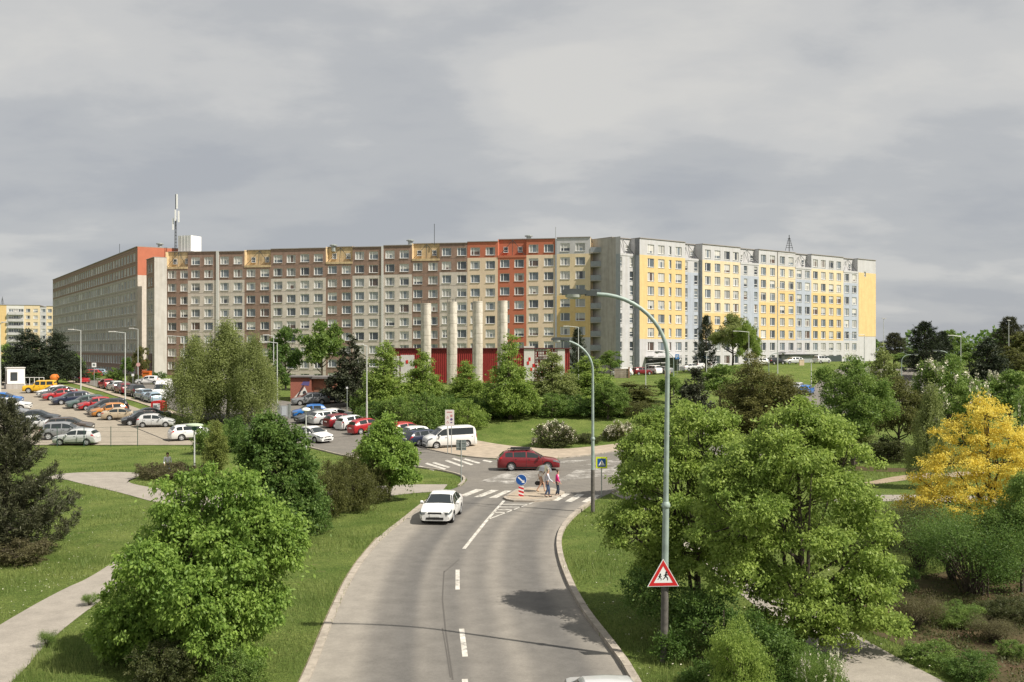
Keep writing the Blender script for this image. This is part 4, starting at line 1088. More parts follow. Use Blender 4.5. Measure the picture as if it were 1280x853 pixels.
def car_meshes(kind):
    if kind in PROTO: return PROTO[kind]
    K = KIND[kind]; L, Wd = K['L'], K['W']; hw = Wd / 2; box = kind == 'offroader'
    zrx, zry = zip(*K['zr']); bx, by = zip(*K['belt'])
    def sm1(xs, ys, x):   # smoothed profile
        k = .05; return (np.interp(x - k, xs, ys) + 2 * np.interp(x, xs, ys) + np.interp(x + k, xs, ys)) / 4
    def sec(x):
        x = min(max(x, 0), L)
        zr = sm1(zrx, zry, x); zb = min(sm1(bx, by, x), zr - .02)
        e = .30 if not box else .06
        wb = hw * np.interp(x, [0, e * .3, e, 1.0, L - 1.0, L - e, L - e * .3, L], [.78, .91, .965, 1, 1, .96, .91, .80] if not box else [.93, .97, 1, 1, 1, 1, .97, .93])
        cab = max(0.0, min(1.0, (zr - zb - .08) / .35))
        wr = wb * (.93 - (.22 if not box and kind != 'van' else .10) * cab)
        zs = .20 + .03 * math.cos(math.pi * 2 * x / L) + (.12 if kind in ('suv', 'offroader') else 0)
        ed = min(.07, (zr - zb) * .4)
        return [(0, zs), (wb * .90, zs), (wb * .985, zs + .14), (wb, (zs + zb) / 2 + .05), (wb * .985, zb - .07), (wb * .955, zb), (wr, zr - ed), (wr * .86, zr - ed * .12), (0, zr + .015)]
    def pt(x, t, side=1, off=0.0):
        """t: index along the half section 0..8, as a float"""
        P = sec(x); i = min(int(t), 7); f_ = t - i
        y = P[i][0] * (1 - f_) + P[i + 1][0] * f_; z = P[i][1] * (1 - f_) + P[i + 1][1] * f_
        ty, tz = P[i + 1][0] - P[i][0], P[i + 1][1] - P[i][1]; l = math.hypot(ty, tz) or 1
        ny, nz = tz / l, -ty / l
        P2 = sec(x + .06); y2 = P2[i][0] * (1 - f_) + P2[i + 1][0] * f_; z2 = P2[i][1] * (1 - f_) + P2[i + 1][1] * f_
        slope = ((y2 - y) * ny + (z2 - z) * nz) / .06
        n_ = Vector((-slope * -1, ny, nz)); n_ = Vector((slope, ny, nz)).normalized()   # world x runs forward = -x
        return Vector((L / 2 - x + n_.x * off, (y + n_.y * off) * side, z + n_.z * off))
    xs = sorted(set([0, .02, .05, .1, .16, .24, .32] + list(np.linspace(.45, L - .45, 30)) + [L - x for x in (0, .02, .05, .1, .16, .24, .32)] + [K['cowl'], K['rs'], K['re'], K['rb']]))
    mb = MB(); n = 0
    for x in xs:
        P = sec(x); ring = [(L / 2 - x, p[0], p[1]) for p in P] + [(L / 2 - x, -p[0], p[1]) for p in P[-2:0:-1]]
        n = len(ring); mb.v += ring
    for i in range(len(xs) - 1):
        for j in range(n):
            mb.f.append((i * n + j, i * n + (j + 1) % n, (i + 1) * n + (j + 1) % n, (i + 1) * n + j)); mb.m.append(0)
    mb.f.append(tuple(range(n))[::-1]); mb.m.append(0)
    k0 = (len(xs) - 1) * n; mb.f.append(tuple(k0 + j for j in range(n))); mb.m.append(0)
    body = mb.mesh('car_body', [M_white, M_under, M_black], smooth=32)
    # wheel arches cut out of the body
    cut = MB()
    for a in K['ax']: cut.lathe([(K['wr'] * 1.17, -hw - .2), (K['wr'] * 1.17, -hw + .30)], c=(L / 2 - a, 0, K['wr']), n=24, axis='y', mi=0); cut.lathe([(K['wr'] * 1.17, hw - .30), (K['wr'] * 1.17, hw + .2)], c=(L / 2 - a, 0, K['wr']), n=24, axis='y', mi=0)
    cme = cut.mesh('cut', [M_white, M_under]); 
    cme.polygons.foreach_set('material_index', [1] * len(cme.polygons))
    ob = bpy.data.objects.new('tmp', body); oc = bpy.data.objects.new('tmpc', cme); link(ob); link(oc)
    md = ob.modifiers.new('b', 'BOOLEAN'); md.object = oc; md.operation = 'DIFFERENCE'; md.solver = 'EXACT'
    try: md.material_mode = 'INDEX'
    except Exception: pass
    dg = bpy.context.evaluated_depsgraph_get(); nb = bpy.data.meshes.new_from_object(ob.evaluated_get(dg))
    if len(nb.polygons) > 100: body = nb
    bpy.data.objects.remove(ob); bpy.data.objects.remove(oc)
    # door gaps, sill strip and bumper trim laid into the body mesh
    bm = bmesh.new(); bm.from_mesh(body)
    def addq(ps, mi):
        f_ = bm.faces.new([bm.verts.new(p) for p in ps]); f_.material_index = mi
    seams = [K['cowl'] + .12] + [s[1] + .05 for s in K['side'][:2]]
    for x in seams:
        for sd_ in (1, -1):
            ts = [2, 3, 4, 5]
            for a, b_ in zip(ts[:-1], ts[1:]): addq([pt(x, a, sd_, .003), pt(x + .022, a, sd_, .003), pt(x + .022, b_, sd_, .003), pt(x, b_, sd_, .003)], 2)
    for sd_ in (1, -1):
        for x0 in np.arange(K['ax'][0] + .45, K['ax'][1] - .45, .25):
            addq([pt(x0, 1.2, sd_, .004), pt(x0 + .25, 1.2, sd_, .004), pt(x0 + .25, 1.95, sd_, .004), pt(x0, 1.95, sd_, .004)], 2)
        for s in K['side'][:2]:
            x = s[1] - .22; addq([pt(x, 3.75, sd_, .012), pt(x + .16, 3.75, sd_, .012), pt(x + .16, 3.9, sd_, .012), pt(x, 3.9, sd_, .012)], 2)
    bm.to_mesh(body); bm.free()
    try: body.set_sharp_from_angle(angle=R(32))
    except Exception: pass
    out = [('body', body, 'body', None)]
    def patch(name, x0, x1, t0, t1, m_, off=.007, nx=6, nt=3, sides=(1, -1), join=False):
        res = []
        g = MB()
        for sd_ in sides:
            if not join: g = MB()
            b0 = len(g.v)
            for i in range(nx + 1):
                for j in range(nt + 1): g.v.append(tuple(pt(x0 + (x1 - x0) * i / nx, t0 + (t1 - t0) * j / nt, sd_, off)))
            for i in range(nx):
                for j in range(nt):
                    q = (b0 + i * (nt + 1) + j, b0 + i * (nt + 1) + j + 1, b0 + (i + 1) * (nt + 1) + j + 1, b0 + (i + 1) * (nt + 1) + j)
                    g.f.append(q if sd_ == 1 else q[::-1]); g.m.append(0)
            if not join: res.append((name, g.mesh(name, [m_], recalc=False), name, None))
        if join: res.append((name, g.mesh(name, [m_], recalc=False), name, None))
        return res
    for i, (a, b_) in enumerate(K['side']): out += patch('side_window', a, b_, 5.10, 5.93, M_glass, .008)
    out += patch('windshield', K['cowl'] + .03, K['rs'] - .04, 6.15, 8, M_glass, .008, 6, 4, join=True)
    out += patch('rear_window', K['re'] + .05, K['rb'] - .04, 6.2, 8, M_glass, .008, 5, 4, join=True)
    if kind in ('offroader', 'van', 'pickup_van'):
        pass
    hl = (.02, .52) if not box else (.0, .1)
    zf = K['zr'][0][1]
    for nm_, hm_, rl_, ex_ in patch('headlight', hl[0], hl[1], 3.9, 5.6, M_lens, .008, 6, 3):
        sd_ = 1 if hm_.vertices[0].co.y > 0 else -1; g = MB()
        g.add([tuple(v.co) for v in hm_.vertices], [tuple(p.vertices) for p in hm_.polygons]); g.box((L / 2 - .075, sd_ * Wd * .325, zf + .0), (.17, Wd * .15, .12), M=Matrix.Rotation(sd_ * R(-12), 3, 'Z'))
        out.append(('headlight', g.mesh('headlight', [M_lens], recalc=False), 'headlight', None))
    tl = (L - .36, L - .05) if kind not in ('van', 'minivan') else (L - .14, L - .04)
    out += patch('taillight', tl[0], tl[1], 3.9, 5.2 if kind not in ('van', 'minivan') else 5.5, M_tail, .008, 4, 2)
    zf = K['zr'][0][1]
    g = MB(); g.box((L / 2 - .07, 0, zf + .01), (.16, Wd * .40, .09)); g.box((L / 2 - .065, 0, zf - .27), (.16, Wd * .52, .11))
    for sd_ in (1, -1): g.box((L / 2 - .12, sd_ * Wd * .36, zf - .23), (.2, .17, .13))
    out.append(('grille', g.mesh('grille', [M_grille]), 'grille', None))
    g = MB(); g.box((L / 2 + .012, 0, zf - .13), (.03, .52, .115)); out.append(('number_plate', g.mesh('number_plate', [M_plate]), 'plate', None))
    g = MB(); g.box((-L / 2 - .012, 0, zf + (.12 if kind != 'sedan' else .2)), (.03, .52, .11)); out.append(('number_plate', g.mesh('number_plate', [M_plate]), 'plate', None))
    for sd_ in (1, -1):
        p = pt(K['cowl'] + .42, 5.0, sd_)
        g = MB(); g.lathe([(.03, -.09), (.085, -.07), (.10, 0), (.08, .07), (.03, .09)], c=(p.x, p.y + sd_ * .13, p.z + .07), n=8, axis='y'); g.tube([(p.x, p.y, p.z + .02), (p.x, p.y + sd_ * .1, p.z + .05)], .025, 5)
        out.append(('mirror', g.mesh('mirror', [M_white], smooth=True), 'mirror', None))
    r = K['wr']
    g = MB(); g.lathe([(r * .64, -.095), (r * .9, -.10), (r, -.07), (r, .07), (r * .9, .10), (r * .64, .095)], n=24, axis='y', cap=False); tyre = g.mesh('wheel', [M_rubber], smooth=True)
    g = MB(); q = r * .64
    g.lathe([(q, -.09), (q, .09), (q * .9, .09), (q * .88, .02), (.03, .02)], n=20, axis='y', cap=False)
    for i in range(5):
        a = i * 2 * math.pi / 5
        Mx = Matrix.Rotation(a, 3, 'Y'); g.box(tuple(Mx @ Vector((q * .5, .07, 0))), (q * .92, .03, q * .30), M=Mx)
    g.lathe([(.06, .095), (.05, .1), (0.001, .1)], n=10, axis='y')
    rim = g.mesh('rim', [M_rim])
    for a in K['ax']:
        for sd_ in (1, -1): out.append(('wheel', tyre, 'wheel', ((L / 2 - a, sd_ * (hw - .115), r), 0 if sd_ == 1 else math.pi, rim)))
    PROTO[kind] = (out, K); return PROTO[kind]

CARCOL = dict(white=(.70, .70, .69), silver=(.55, .56, .56), grey=(.22, .23, .24), dark=(.035, .04, .045), black=(.012, .012, .014), navy=(.015, .022, .05), red=(.36, .015, .02), darkred=(.16, .008, .014),
    maroon=(.17, .008, .014), orange=(.44, .18, .035), beige=(.46, .38, .27), yellow=(.72, .42, .015), blue=(.012, .13, .42), green=(.06, .10, .09), brown=(.07, .055, .045), paleblue=(.30, .40, .48), cream=(.60, .56, .42))
PAINT = {k: mat('paint_' + k, c, .32, .10 if k in ('silver', 'grey', 'beige', 'paleblue') else 0.0, coat=.6) for k, c in CARCOL.items()}
M_dust = None
NAMES = dict(sedan='saloon_car', hatch='hatchback_car', wagon='estate_car', suv='sport_utility_car', minivan='people_carrier', van='passenger_van', offroader='off_roader', pickup_van='delivery_van')
CATS = dict(van='van', pickup_van='van', minivan='minivan', offroader='off-roader')
def car(kind, colour, px, py, head, label, group=None, scale=1.0, at=None):
    parts, K = car_meshes(kind)
    X, Y, Z = at if at else G(px, py)
    root = empty(NAMES[kind], (X, Y, Z + (.05 if Y > 95 or px < 430 else .02)), R(head))
    # follow the slope of the ground
    hx, hy = math.cos(R(head)), math.sin(R(head))
    pz = terr(X + hx * 1.4, Y + hy * 1.4) - terr(X - hx * 1.4, Y - hy * 1.4)
    qz = terr(X - hy * .8, Y + hx * .8) - terr(X + hy * .8, Y - hx * .8)
    root.rotation_mode = 'XYZ'; root.rotation_euler = (math.atan2(qz, 1.6), -math.atan2(pz, 2.8), R(head))
    root.scale = (scale,) * 3
    tag(root, label, CATS.get(kind, 'car'), group)
    p = PAINT[colour]
    far = Y > 170
    for name, me, role, ex in parts:
        if role == 'wheel':
            o = inst(name, me, root, ex[0], (0, 0, ex[1])); inst('rim', ex[2], o)
        elif far and role in ('plate', 'grille', 'mirror'): continue
        else: inst(name, me, root, mat=p if role in ('body', 'mirror') else None)
    return root
LOT = 'cars parked in the left car park'; STR = 'cars parked along the street'; ROW = 'cars parked in the row by the bank'; UP = 'cars parked in front of the yellow blocks'
# moving cars
car('sedan', 'white', 552.5, 648, 264.5, 'white saloon driving towards the viewer in the left lane of the road')
wg = car('wagon', 'maroon', 660, 587.5, 3, 'dark red estate with a black roof rack turning past the traffic island')
m_ = MB()
for y in (-.62, .62): m_.tube([(-1.55, y, 1.50), (-1.45, y, 1.57), (.2, y, 1.59), (.35, y, 1.52)], .03, 6)
for x in (-1.1, -.1): m_.box((x, 0, 1.60), (.10, 1.25, .05))
for k in range(4): m_.box((-.62 + .02 * k, -.42 + .28 * k, 1.65), (1.5, .10, .09))
m_.build('roof_rack', M_black, wg)
car('sedan', 'silver', 0, 0, 92, 'silver car at the very bottom of the road with only its roof showing', at=(2.25, 23.6, 0))
car('sedan', 'white', 391.5, 552, 318, 'white saloon pulling out of the street behind the mushroom lamp')
# left car park, right-hand row
H1 = 214; H2 = 28
car('offroader', 'yellow', 50, 491.5, 190, 'boxy yellow off-roader parked at the far end of the car park', LOT, .9)
car('hatch', 'white', 66, 496, H1, 'white and small hatchback tucked between yellow off-roader and first red car', LOT)
car('sedan', 'dark', 74, 496.5, H1, 'dark saloon half hidden behind the small white hatchback near the off-roader', LOT)
car('sedan', 'red', 76, 500, H1, 'bright red saloon nearest the yellow off-roader in the car park', LOT)
car('wagon', 'navy', 90, 505, H1, 'navy estate right beside the bright red saloon in the car park', LOT)
car('wagon', 'green', 108, 509.5, H1, 'grey green estate third from the off-roader, left of a red bonnet', LOT)
car('hatch', 'red', 119, 512, H1, 'red hatchback mostly hidden in front of the black people carrier', LOT)
car('minivan', 'black', 135, 517, H1, 'big black people carrier in the car park row', LOT)
car('hatch', 'orange', 136, 520, H1, 'orange hatchback between the black people carrier and beige saloon', LOT)
car('sedan', 'beige', 152, 524.5, H2 - 14, 'beige saloon facing right in the car park row', LOT, .93)
car('hatch', 'black', 176, 531, H1 - 8, 'black hatchback behind the silver compact at the row end', LOT)
car('sedan', 'green', 190, 524, H2, 'dark green saloon roof showing in front of the red collection bin', LOT, .9)
car('hatch', 'silver', 195, 534, 8, 'silver compact hatchback closest to the weeping birches', LOT, .96)
car('wagon', 'white', 242, 549.5, 30, 'white estate with pale roof by the bush under the birches', LOT)
# left-hand row and the near corner
car('hatch', 'silver', 96, 556, 180, 'light silver hatchback parked alone at the near edge of the car park', LOT, 1.02)
car('suv', 'grey', 82, 549, 12, 'grey silver sport utility car behind the light silver hatchback', LOT)
car('wagon', 'brown', 87, 540, 10, 'dark brown estate roof behind the grey sport utility car', LOT)
car('sedan', 'silver', 44, 537, 12, 'pale silver saloon left of the brown estate behind the pine', LOT)
car('sedan', 'dark', 47, 529, 12, 'charcoal saloon behind the pale silver saloon, left car park row', LOT)
car('hatch', 'grey', 14, 522, 12, 'mid grey hatchback partly hidden by the pine top', LOT)
car('wagon', 'white', 13, 513, 12, 'white estate behind the pine top at the left edge', LOT)
car('sedan', 'blue', 4, 505, 12, 'dark blue car at the left edge behind the white estate', LOT)
car('suv', 'white', -2, 480, 100, 'white car cut off by the left edge beside the cabin')
# street
SH = 128
car('hatch', 'red', 133, 486, SH, 'red hatchback first of the line parked along the street', STR)
car('hatch', 'silver', 144, 489, SH, 'silver hatchback second in the street line after the red one', STR)
car('hatch', 'darkred', 154, 492, SH, 'wine red hatchback in the street line by the lamp post', STR)
car('suv', 'black', 169, 495.5, SH, 'black sport utility car in the street line', STR)
car('sedan', 'paleblue', 181, 500, SH, 'pale blue grey saloon behind the black sport utility car in the street line', STR)
car('hatch', 'paleblue', 190, 503, SH, 'small pale blue hatchback at the street line end by the white van', STR, .92)
car('pickup_van', 'white', 204, 499, SH + 150, 'tall white delivery van at the street end beside the birch foliage', STR)
car('hatch', 'white', 185, 481, 186, 'white hatchback driving across the street in front of the orange container')
car('wagon', 'red', 103, 479, 305, 'red estate coming down the street far left', 'cars at the far street end')
car('suv', 'brown', 90, 476, 300, 'dark sport utility car behind the red estate by the far trees', 'cars at the far street end')
car('wagon', 'red', 112, 471.5, 190, 'red estate side-on under the square white sign', 'cars at the far street end')
car('wagon', 'paleblue', 120, 470.5, 190, 'pale blue estate beside the red one under the square white sign', 'cars at the far street end')
# by the hut
car('wagon', 'grey', 388, 506, 200, 'grey estate parked in front of the graffiti on the brick hut', None)
car('suv', 'dark', 407, 504, 196, 'dark sport utility car parked before the hut doors', None)
# row by the bank, rear ends towards the street
RH = 38
car('hatch', 'blue', 387, 522, 200, 'bright blue hatchback heading the row by the bank', ROW)
car('sedan', 'dark', 394, 528, RH + 180, 'dark saloon in front of the bright blue hatchback', ROW)
car('wagon', 'silver', 412, 530, RH, 'silver estate with red tail lights after the dark saloon in the row', ROW)
car('hatch', 'white', 421, 527, RH, 'white hatchback roof seen over the silver estate in the row', ROW)
car('hatch', 'darkred', 428, 534, RH, 'dark wine hatchback squeezed between silver estate and white coupe-like hatchback', ROW)
car('hatch', 'white', 444, 536, RH, 'white hatchback with black rear window in the row by the tall lamp', ROW)
car('hatch', 'red', 460, 540.5, RH, 'red hatchback at the end of the row left of the round young tree', ROW)
car('hatch', 'red', 509, 546, RH, 'orange red hatchback just right of the round young tree', ROW)
car('hatch', 'white', 513, 553, RH + 180, 'white hatchback between the round young tree and the dark blue estate', ROW)
car('wagon', 'navy', 533, 556, RH, 'dark blue estate parked against the left side of the white van', ROW)
car('van', 'white', 562, 559, 202, 'white passenger van with dark side windows on the junction corner', ROW)
# before the yellow blocks
def upper(kind, colour, px, py, Y, head, label, sc=1.0):
    car(kind, colour, px, 0, head, label, UP, sc, at=on(XA(px, Y), Y))
upper('hatch', 'white', 777, 0, 181, 200, 'white hatchback above the low retaining wall left of the curved lamp')
upper('hatch', 'darkred', 802, 0, 187, 30, 'dark red car roof left of the tall lamp pole near the entrance')
upper('minivan', 'white', 815, 0, 190, 120, 'white people carrier just left of the tall lamp pole')
upper('sedan', 'grey', 829, 0, 190, 120, 'grey saloon just right of the tall lamp pole before the entrance')
upper('sedan', 'silver', 864, 0, 196, 30, 'silver saloon half behind the bushes left of the white van pair')
upper('van', 'white', 881, 0, 200, 30, 'white van below the blue parking sign')
upper('hatch', 'white', 893, 0, 196, 40, 'white hatchback right of the white van below the blue parking sign')
upper('hatch', 'white', 949, 0, 205, 200, 'white hatchback right of the tall leafy tree before the blocks')
upper('wagon', 'black', 969, 0, 210, 35, 'black estate in shade before the far entrance canopy')
upper('wagon', 'silver', 991, 0, 214, 200, 'silver estate before the far entrance canopy')
upper('minivan', 'silver', 1027, 0, 220, 35, 'silver people carrier before the garage opening')
car('hatch', 'blue', 1008, 0, 60, 'blue hatchback on the lower road behind the treetops', at=on(XA(1008, 148), 148))
car('wagon', 'silver', 998, 0, 60, 'silver estate on the lower road beside the blue hatchback', at=on(XA(998, 154), 154))
# ------------------------------------------------------------------ street lamps
M_lamphead = mat('lamp_head', (.075, .085, .085), .5, .2)
M_lampglass = mat('lamp_glass', (.45, .47, .45), .2)
def curved_lamp(X, Y, H, label, head=180, arm=3.0, lean=0.0, group='curved arm street lamps', far=False):
    """tapered pole whose top bends over into a horizontal arm; head = direction of the arm"""
    Z = terr(X, Y)
    r = tag(empty('street_lamp', (X, Y, Z), R(head)), label, 'street lamp', group); r.rotation_euler = (0, lean, R(head))
    rad = min(2.1, H * .19); k = 1 if not far else .8
    m_ = MB(); m_.tube([(0, 0, -.4), (0, 0, H * .245)], [.115 * k, .108 * k], 14); m_.build('pole_base', M_polelow, r, smooth=40)
    m_ = MB(); m_.tube([(0, 0, H * .245), (0, 0, H * .42)], [.100 * k, .095 * k], 14)
    m_.lathe([(.118 * k, H * .42 - .05), (.13 * k, H * .42 - .03), (.13 * k, H * .42 + .04), (.09 * k, H * .42 + .12)], n=14); m_.tube([(0, 0, H * .42 + .1), (0, 0, H - rad)], [.080 * k, .064 * k], 14); m_.build('pole', M_pole, r, smooth=40)
    pts = []
    for i in range(13):
        a = i / 12 * math.pi / 2; pts.append((rad * (1 - math.cos(a)), 0, H - rad + rad * .92 * math.sin(a)))
    pts.append((arm - .7, 0, H - rad * .08 + .02))
    m_ = MB(); m_.tube(pts, [.060 * k] * 13 + [.045 * k], 12); m_.build('arm', M_pole, r, smooth=50)
    m_ = MB(); zz_ = H - rad * .08
    m_.box((arm - .75, 0, zz_ + .03), (.35, .15, .16)); m_.box((arm - .25, 0, zz_ + .05), (.72, .30, .14), M=Matrix.Rotation(R(2), 3, 'Y')); m_.box((arm - .2, 0, zz_ + .125), (.5, .2, .05)); hd = m_.build('lamp_head', M_lamphead, r)
    m_ = MB(); m_.lathe([(.24, 0), (.22, -.08), (.13, -.13), (.02, -.14)], c=(arm - .22, 0, zz_ - .02), n=12); m_.build('lamp_glass', M_lampglass, hd, smooth=True)
    return r
X, Y, _ = G(830, 828); MAINLAMP = (X, Y)
Hm = ZA(362, Y)
curved_lamp(X, Y, Hm, 'tall grey green street lamp nearest the viewer, carrying the children warning sign', 180, 3.05, lean=-.012)
X, Y, _ = G(741, 641)
curved_lamp(X, Y, ZA(422, Y), 'second tall curved street lamp, at the kerb by the zebra crossing', 180, 2.25)
for px, Y, pyt, hd, lab in ((842, 132, 440, 180, 'thin curved lamp just right of the nearest lamp pole, before the yellow block'), (961, 150, 441, 0, 'curved lamp on the bank before the far entrance canopy'), (1127, 150, 443, 0, 'curved lamp with arm to the right left of the dark pines'), (1189, 135, 438, 180, 'curved lamp arching above the flowering chestnut')):
    curved_lamp(XA(px, Y), Y, ZA(pyt, Y) - terr(XA(px, Y), Y), lab, hd, 2.4, far=True)
def arm_lamp(px, Y, pyt, arm_px, label, group='straight arm street lamps', white=True):
    X = XA(px, Y); Z = terr(X, Y); H = ZA(pyt, Y) - Z
    r = tag(empty('street_lamp', (X, Y, Z), 0), label, 'street lamp', group)
    m_ = MB(); m_.tube([(0, 0, -.3), (0, 0, H * .35)], [.10, .09], 8); m_.tube([(0, 0, H * .35), (0, 0, H)], [.07, .05], 8); m_.build('pole', M_steelp, r, smooth=40)
    if arm_px:
        a = XA(arm_px, Y) - X; sg = 1 if a > 0 else -1
        m_ = MB(); m_.tube([(0, 0, H - .05), (a * .7, 0, H + .12)], .05, 6); m_.build('arm', M_steelp, r)
        m_ = MB(); m_.box((a - sg * .3, 0, H + .13), (.8, .26, .12)); m_.build('lamp_head', M_strip_, r)
    else:
        m_ = MB(); m_.box((0, 0, H + .05), (.5, .3, .14)); m_.build('lamp_head', M_strip_, r)
    return r
M_steelp = mat('pole_pale', (.55, .57, .55), .5, .1, var=.12, scale=2)
M_strip_ = C_strip
for a in ((101, 150, 413, 86, 'pale lamp on the grass verge left of the shaded slab, beyond the black carrier'), (156.5, 128, 416, 137, 'pale lamp with left arm beside the wine red hatchback on the street'), (172.5, 175, 411.5, 162, 'taller pale lamp behind, at the orange container'), (230, 165, 421, 209, 'pale lamp rising out of the left side of the weeping birches'),
          (346.5, 120, 428.5, 325, 'pale lamp with left arm just right of the weeping birches'), (342, 140, 420, 330, 'thinner pale lamp directly behind the one right of the birches'), (458.5, 104, 432, 446, 'pale lamp at the foot of the bank behind the parked row'), (723, 150, 409, 705, 'thin pale lamp left of the grey end wall behind the second curved lamp'),
          (807, 128, 455, 833, 'short pale lamp left of the nearest lamp pole with arm to the right'), (936, 176, 415, 917, 'pale lamp in front of the tall leafy tree'), (972, 178, 360, None, 'thin tall pole on the lawn before the joint of the yellow blocks'), (1014, 160, 452, None, 'short pale lamp on the lawn by the blue hatchback'), (1080.5, 175, 418.5, 1060, 'pale lamp before the blank yellow gable wall'),
          (1104.5, 190, 399, 1107, 'tall thin lamp right of the yellow gable wall'), (1201, 150, 420.5, 1186, 'pale lamp right of the flowering chestnut'), (1261, 170, 401, None, 'bare pale pole before the tall pine at the right edge'), (0.5, 140, 404, 8, 'pale lamp at the left edge beyond the cabin'), (883, 150, 440, None, 'slim pole by the bushes below the white van')):
    arm_lamp(*a)
def garden_lamp(px, py, pyt, dome, label):
    X, Y, Z = G(px, py); H = ZA(pyt, Y) - Z
    r = tag(empty('garden_lamp', (X, Y, Z)), label, 'garden lamp')
    m_ = MB(); m_.tube([(0, 0, -.2), (0, 0, H * .3), (0, 0, H - .2)], [.07, .06, .045], 8); m_.build('pole', M_steelp, r)
    m_ = MB()
    if dome: m_.lathe([(.04, H - .35), (.14, H - .32), (.40, H - .22), (.36, H - .08), (.18, H), (.02, H + .02)], n=16); m_.build('lamp_shade', M_white, r, smooth=50)
    else:
        m_.lathe([(.16, H - .42), (.20, H - .2), (.16, H - .08)], n=12); m_.build('lamp_glass', mat('lamp_green', (.03, .13, .085), .3), r, smooth=50)
        m_ = MB(); m_.lathe([(.12, H - .09), (.62, H - .07), (.60, H + .02), (.3, H + .08), (.02, H + .09)], n=18); m_.build('lamp_shade', mat('lamp_disc', (.42, .50, .36), .5), r, smooth=50)
garden_lamp(243, 597, 531, False, 'garden lamp with a wide green white disc by the low hedge')
garden_lamp(382.5, 566, 510, True, 'garden lamp with a white mushroom shade before the driving white saloon')

# ------------------------------------------------------------------ signs
def disc(mb, c, r_, n=28, mi=0, y=0.0): mb.poly([(c[0] + r_ * math.cos(-a * 2 * math.pi / n), y, c[1] + r_ * math.sin(-a * 2 * math.pi / n)) for a in range(n)], mi)
def plate(mb, pts, y0, y1, mi=0):
    n = len(pts); a = [(p[0], y0, p[1]) for p in pts]; b_ = [(p[0], y1, p[1]) for p in pts]
    mb.add(a + b_, [tuple(range(n)), tuple(range(n, 2 * n))[::-1]] + [(i, (i + 1) % n, n + (i + 1) % n, n + i) for i in range(n)], mi)
def circ(cx, cz, r_, n=24): return [(cx + r_ * math.cos(a * 2 * math.pi / n), cz + r_ * math.sin(a * 2 * math.pi / n)) for a in range(n)]
def tri(cx, z0, w, h): return [(cx - w / 2, z0), (cx + w / 2, z0), (cx, z0 + h)]
# children warning triangle on the nearest lamp
X, Y = MAINLAMP; zt = ZA(697, Y); zb = ZA(731.5, Y); hh = zt - zb; w_ = hh / .866
r = tag(empty('warning_sign', (X - .05, Y - .17, zb), R(4)), 'red and white triangular children crossing sign on the nearest lamp pole', 'sign')
m_ = MB(); plate(m_, tri(0, 0, w_, hh), -.012, .012); m_.build('plate', M_signwhite, r)
def inset(k0, k1): 
    c = hh / 3; return [((p[0]) * k0, c + (p[1] - c) * k0) for p in tri(0, 0, w_, hh)], [((p[0]) * k1, c + (p[1] - c) * k1) for p in tri(0, 0, w_, hh)]
o_, i_ = inset(.93, .60); m_ = MB()
for k in range(3): m_.poly([(p[0], -.016, p[1]) for p in (o_[k], o_[(k + 1) % 3], i_[(k + 1) % 3], i_[k])])
m_.build('border', M_red, r, recalc=False)
m_ = MB(); y = -.017; q = hh
def limb(a, b_, t):
    a = Vector(a); b_ = Vector(b_); d_ = (b_ - a).normalized(); n_ = Vector((-d_.y, d_.x)) * t / 2
    m_.poly([(v.x * q, y, v.y * q) for v in (a - n_, b_ - n_, b_ + n_, a + n_)])
for ox, sc in ((-.12, .85), (.10, 1.12)):
    f_ = lambda p: (ox + p[0] * sc, .235 + p[1] * sc)
    disc(m_, (f_((0.015, .245))[0] * q, f_((0, .245))[1] * q), .035 * sc * q, 14, 0, y)
    limb(f_((0, .21)), f_((-.01, .11)), .055 * sc); limb(f_((0, .19)), f_((.075, .15)), .024 * sc); limb(f_((0, .19)), f_((-.07, .14)), .024 * sc)
    limb(f_((-.01, .12)), f_((.055, .06)), .032 * sc); limb(f_((.055, .06)), f_((.05, -.01)), .028 * sc); limb(f_((-.01, .12)), f_((-.06, .05)), .032 * sc); limb(f_((-.06, .05)), f_((-.10, .02)), .026 * sc)
m_.build('children_symbol', M_black, r, recalc=False)
m_ = MB(); m_.tube([(.05, .17, hh * .3), (.05, .015, hh * .3)], .03, 6); m_.tube([(.05, .17, hh * .62), (.05, .015, hh * .62)], .03, 6); m_.build('bracket', M_steel, r)
# zebra crossing sign
X, Y, Z = G(752, 622); zc = ZA(578.5, Y); a = 14.2 / F * Y
r = tag(empty('crossing_sign', (X, Y, Z)), 'lime edged blue pedestrian crossing sign on a grey post', 'sign')
m_ = MB(); m_.tube([(0, .06, -.2), (0, .06, zc + a * .5)], .035, 8); m_.build('post', M_steel, r)
m_ = MB(); sq = lambda s_: [(-s_ / 2, zc - s_ / 2), (s_ / 2, zc - s_ / 2), (s_ / 2, zc + s_ / 2), (-s_ / 2, zc + s_ / 2)]
plate(m_, sq(a), -.012, .012); m_.build('border', M_lime, r)
m_ = MB(); plate(m_, sq(a * .72), -.022, -.012); m_.build('panel', M_blue, r)
m_ = MB(); plate(m_, tri(0, zc - a * .24, a * .56, a * .50), -.030, -.022); m_.build('triangle', M_signwhite, r)
m_ = MB(); q = a; y = -.034; 
disc(m_, (.01 * a, zc + a * .115), .028 * a, 12, 0, y)
for A_, B_, t in (((0, .09), (-.01, -.04), .05), ((-.01, -.03), (.07, -.13), .032), ((-.01, -.03), (-.08, -.14), .032), ((0, .06), (.07, .0), .024), ((0, .06), (-.06, .0), .024)):
    limb((A_[0], A_[1] + zc / a), (B_[0], B_[1] + zc / a), t)
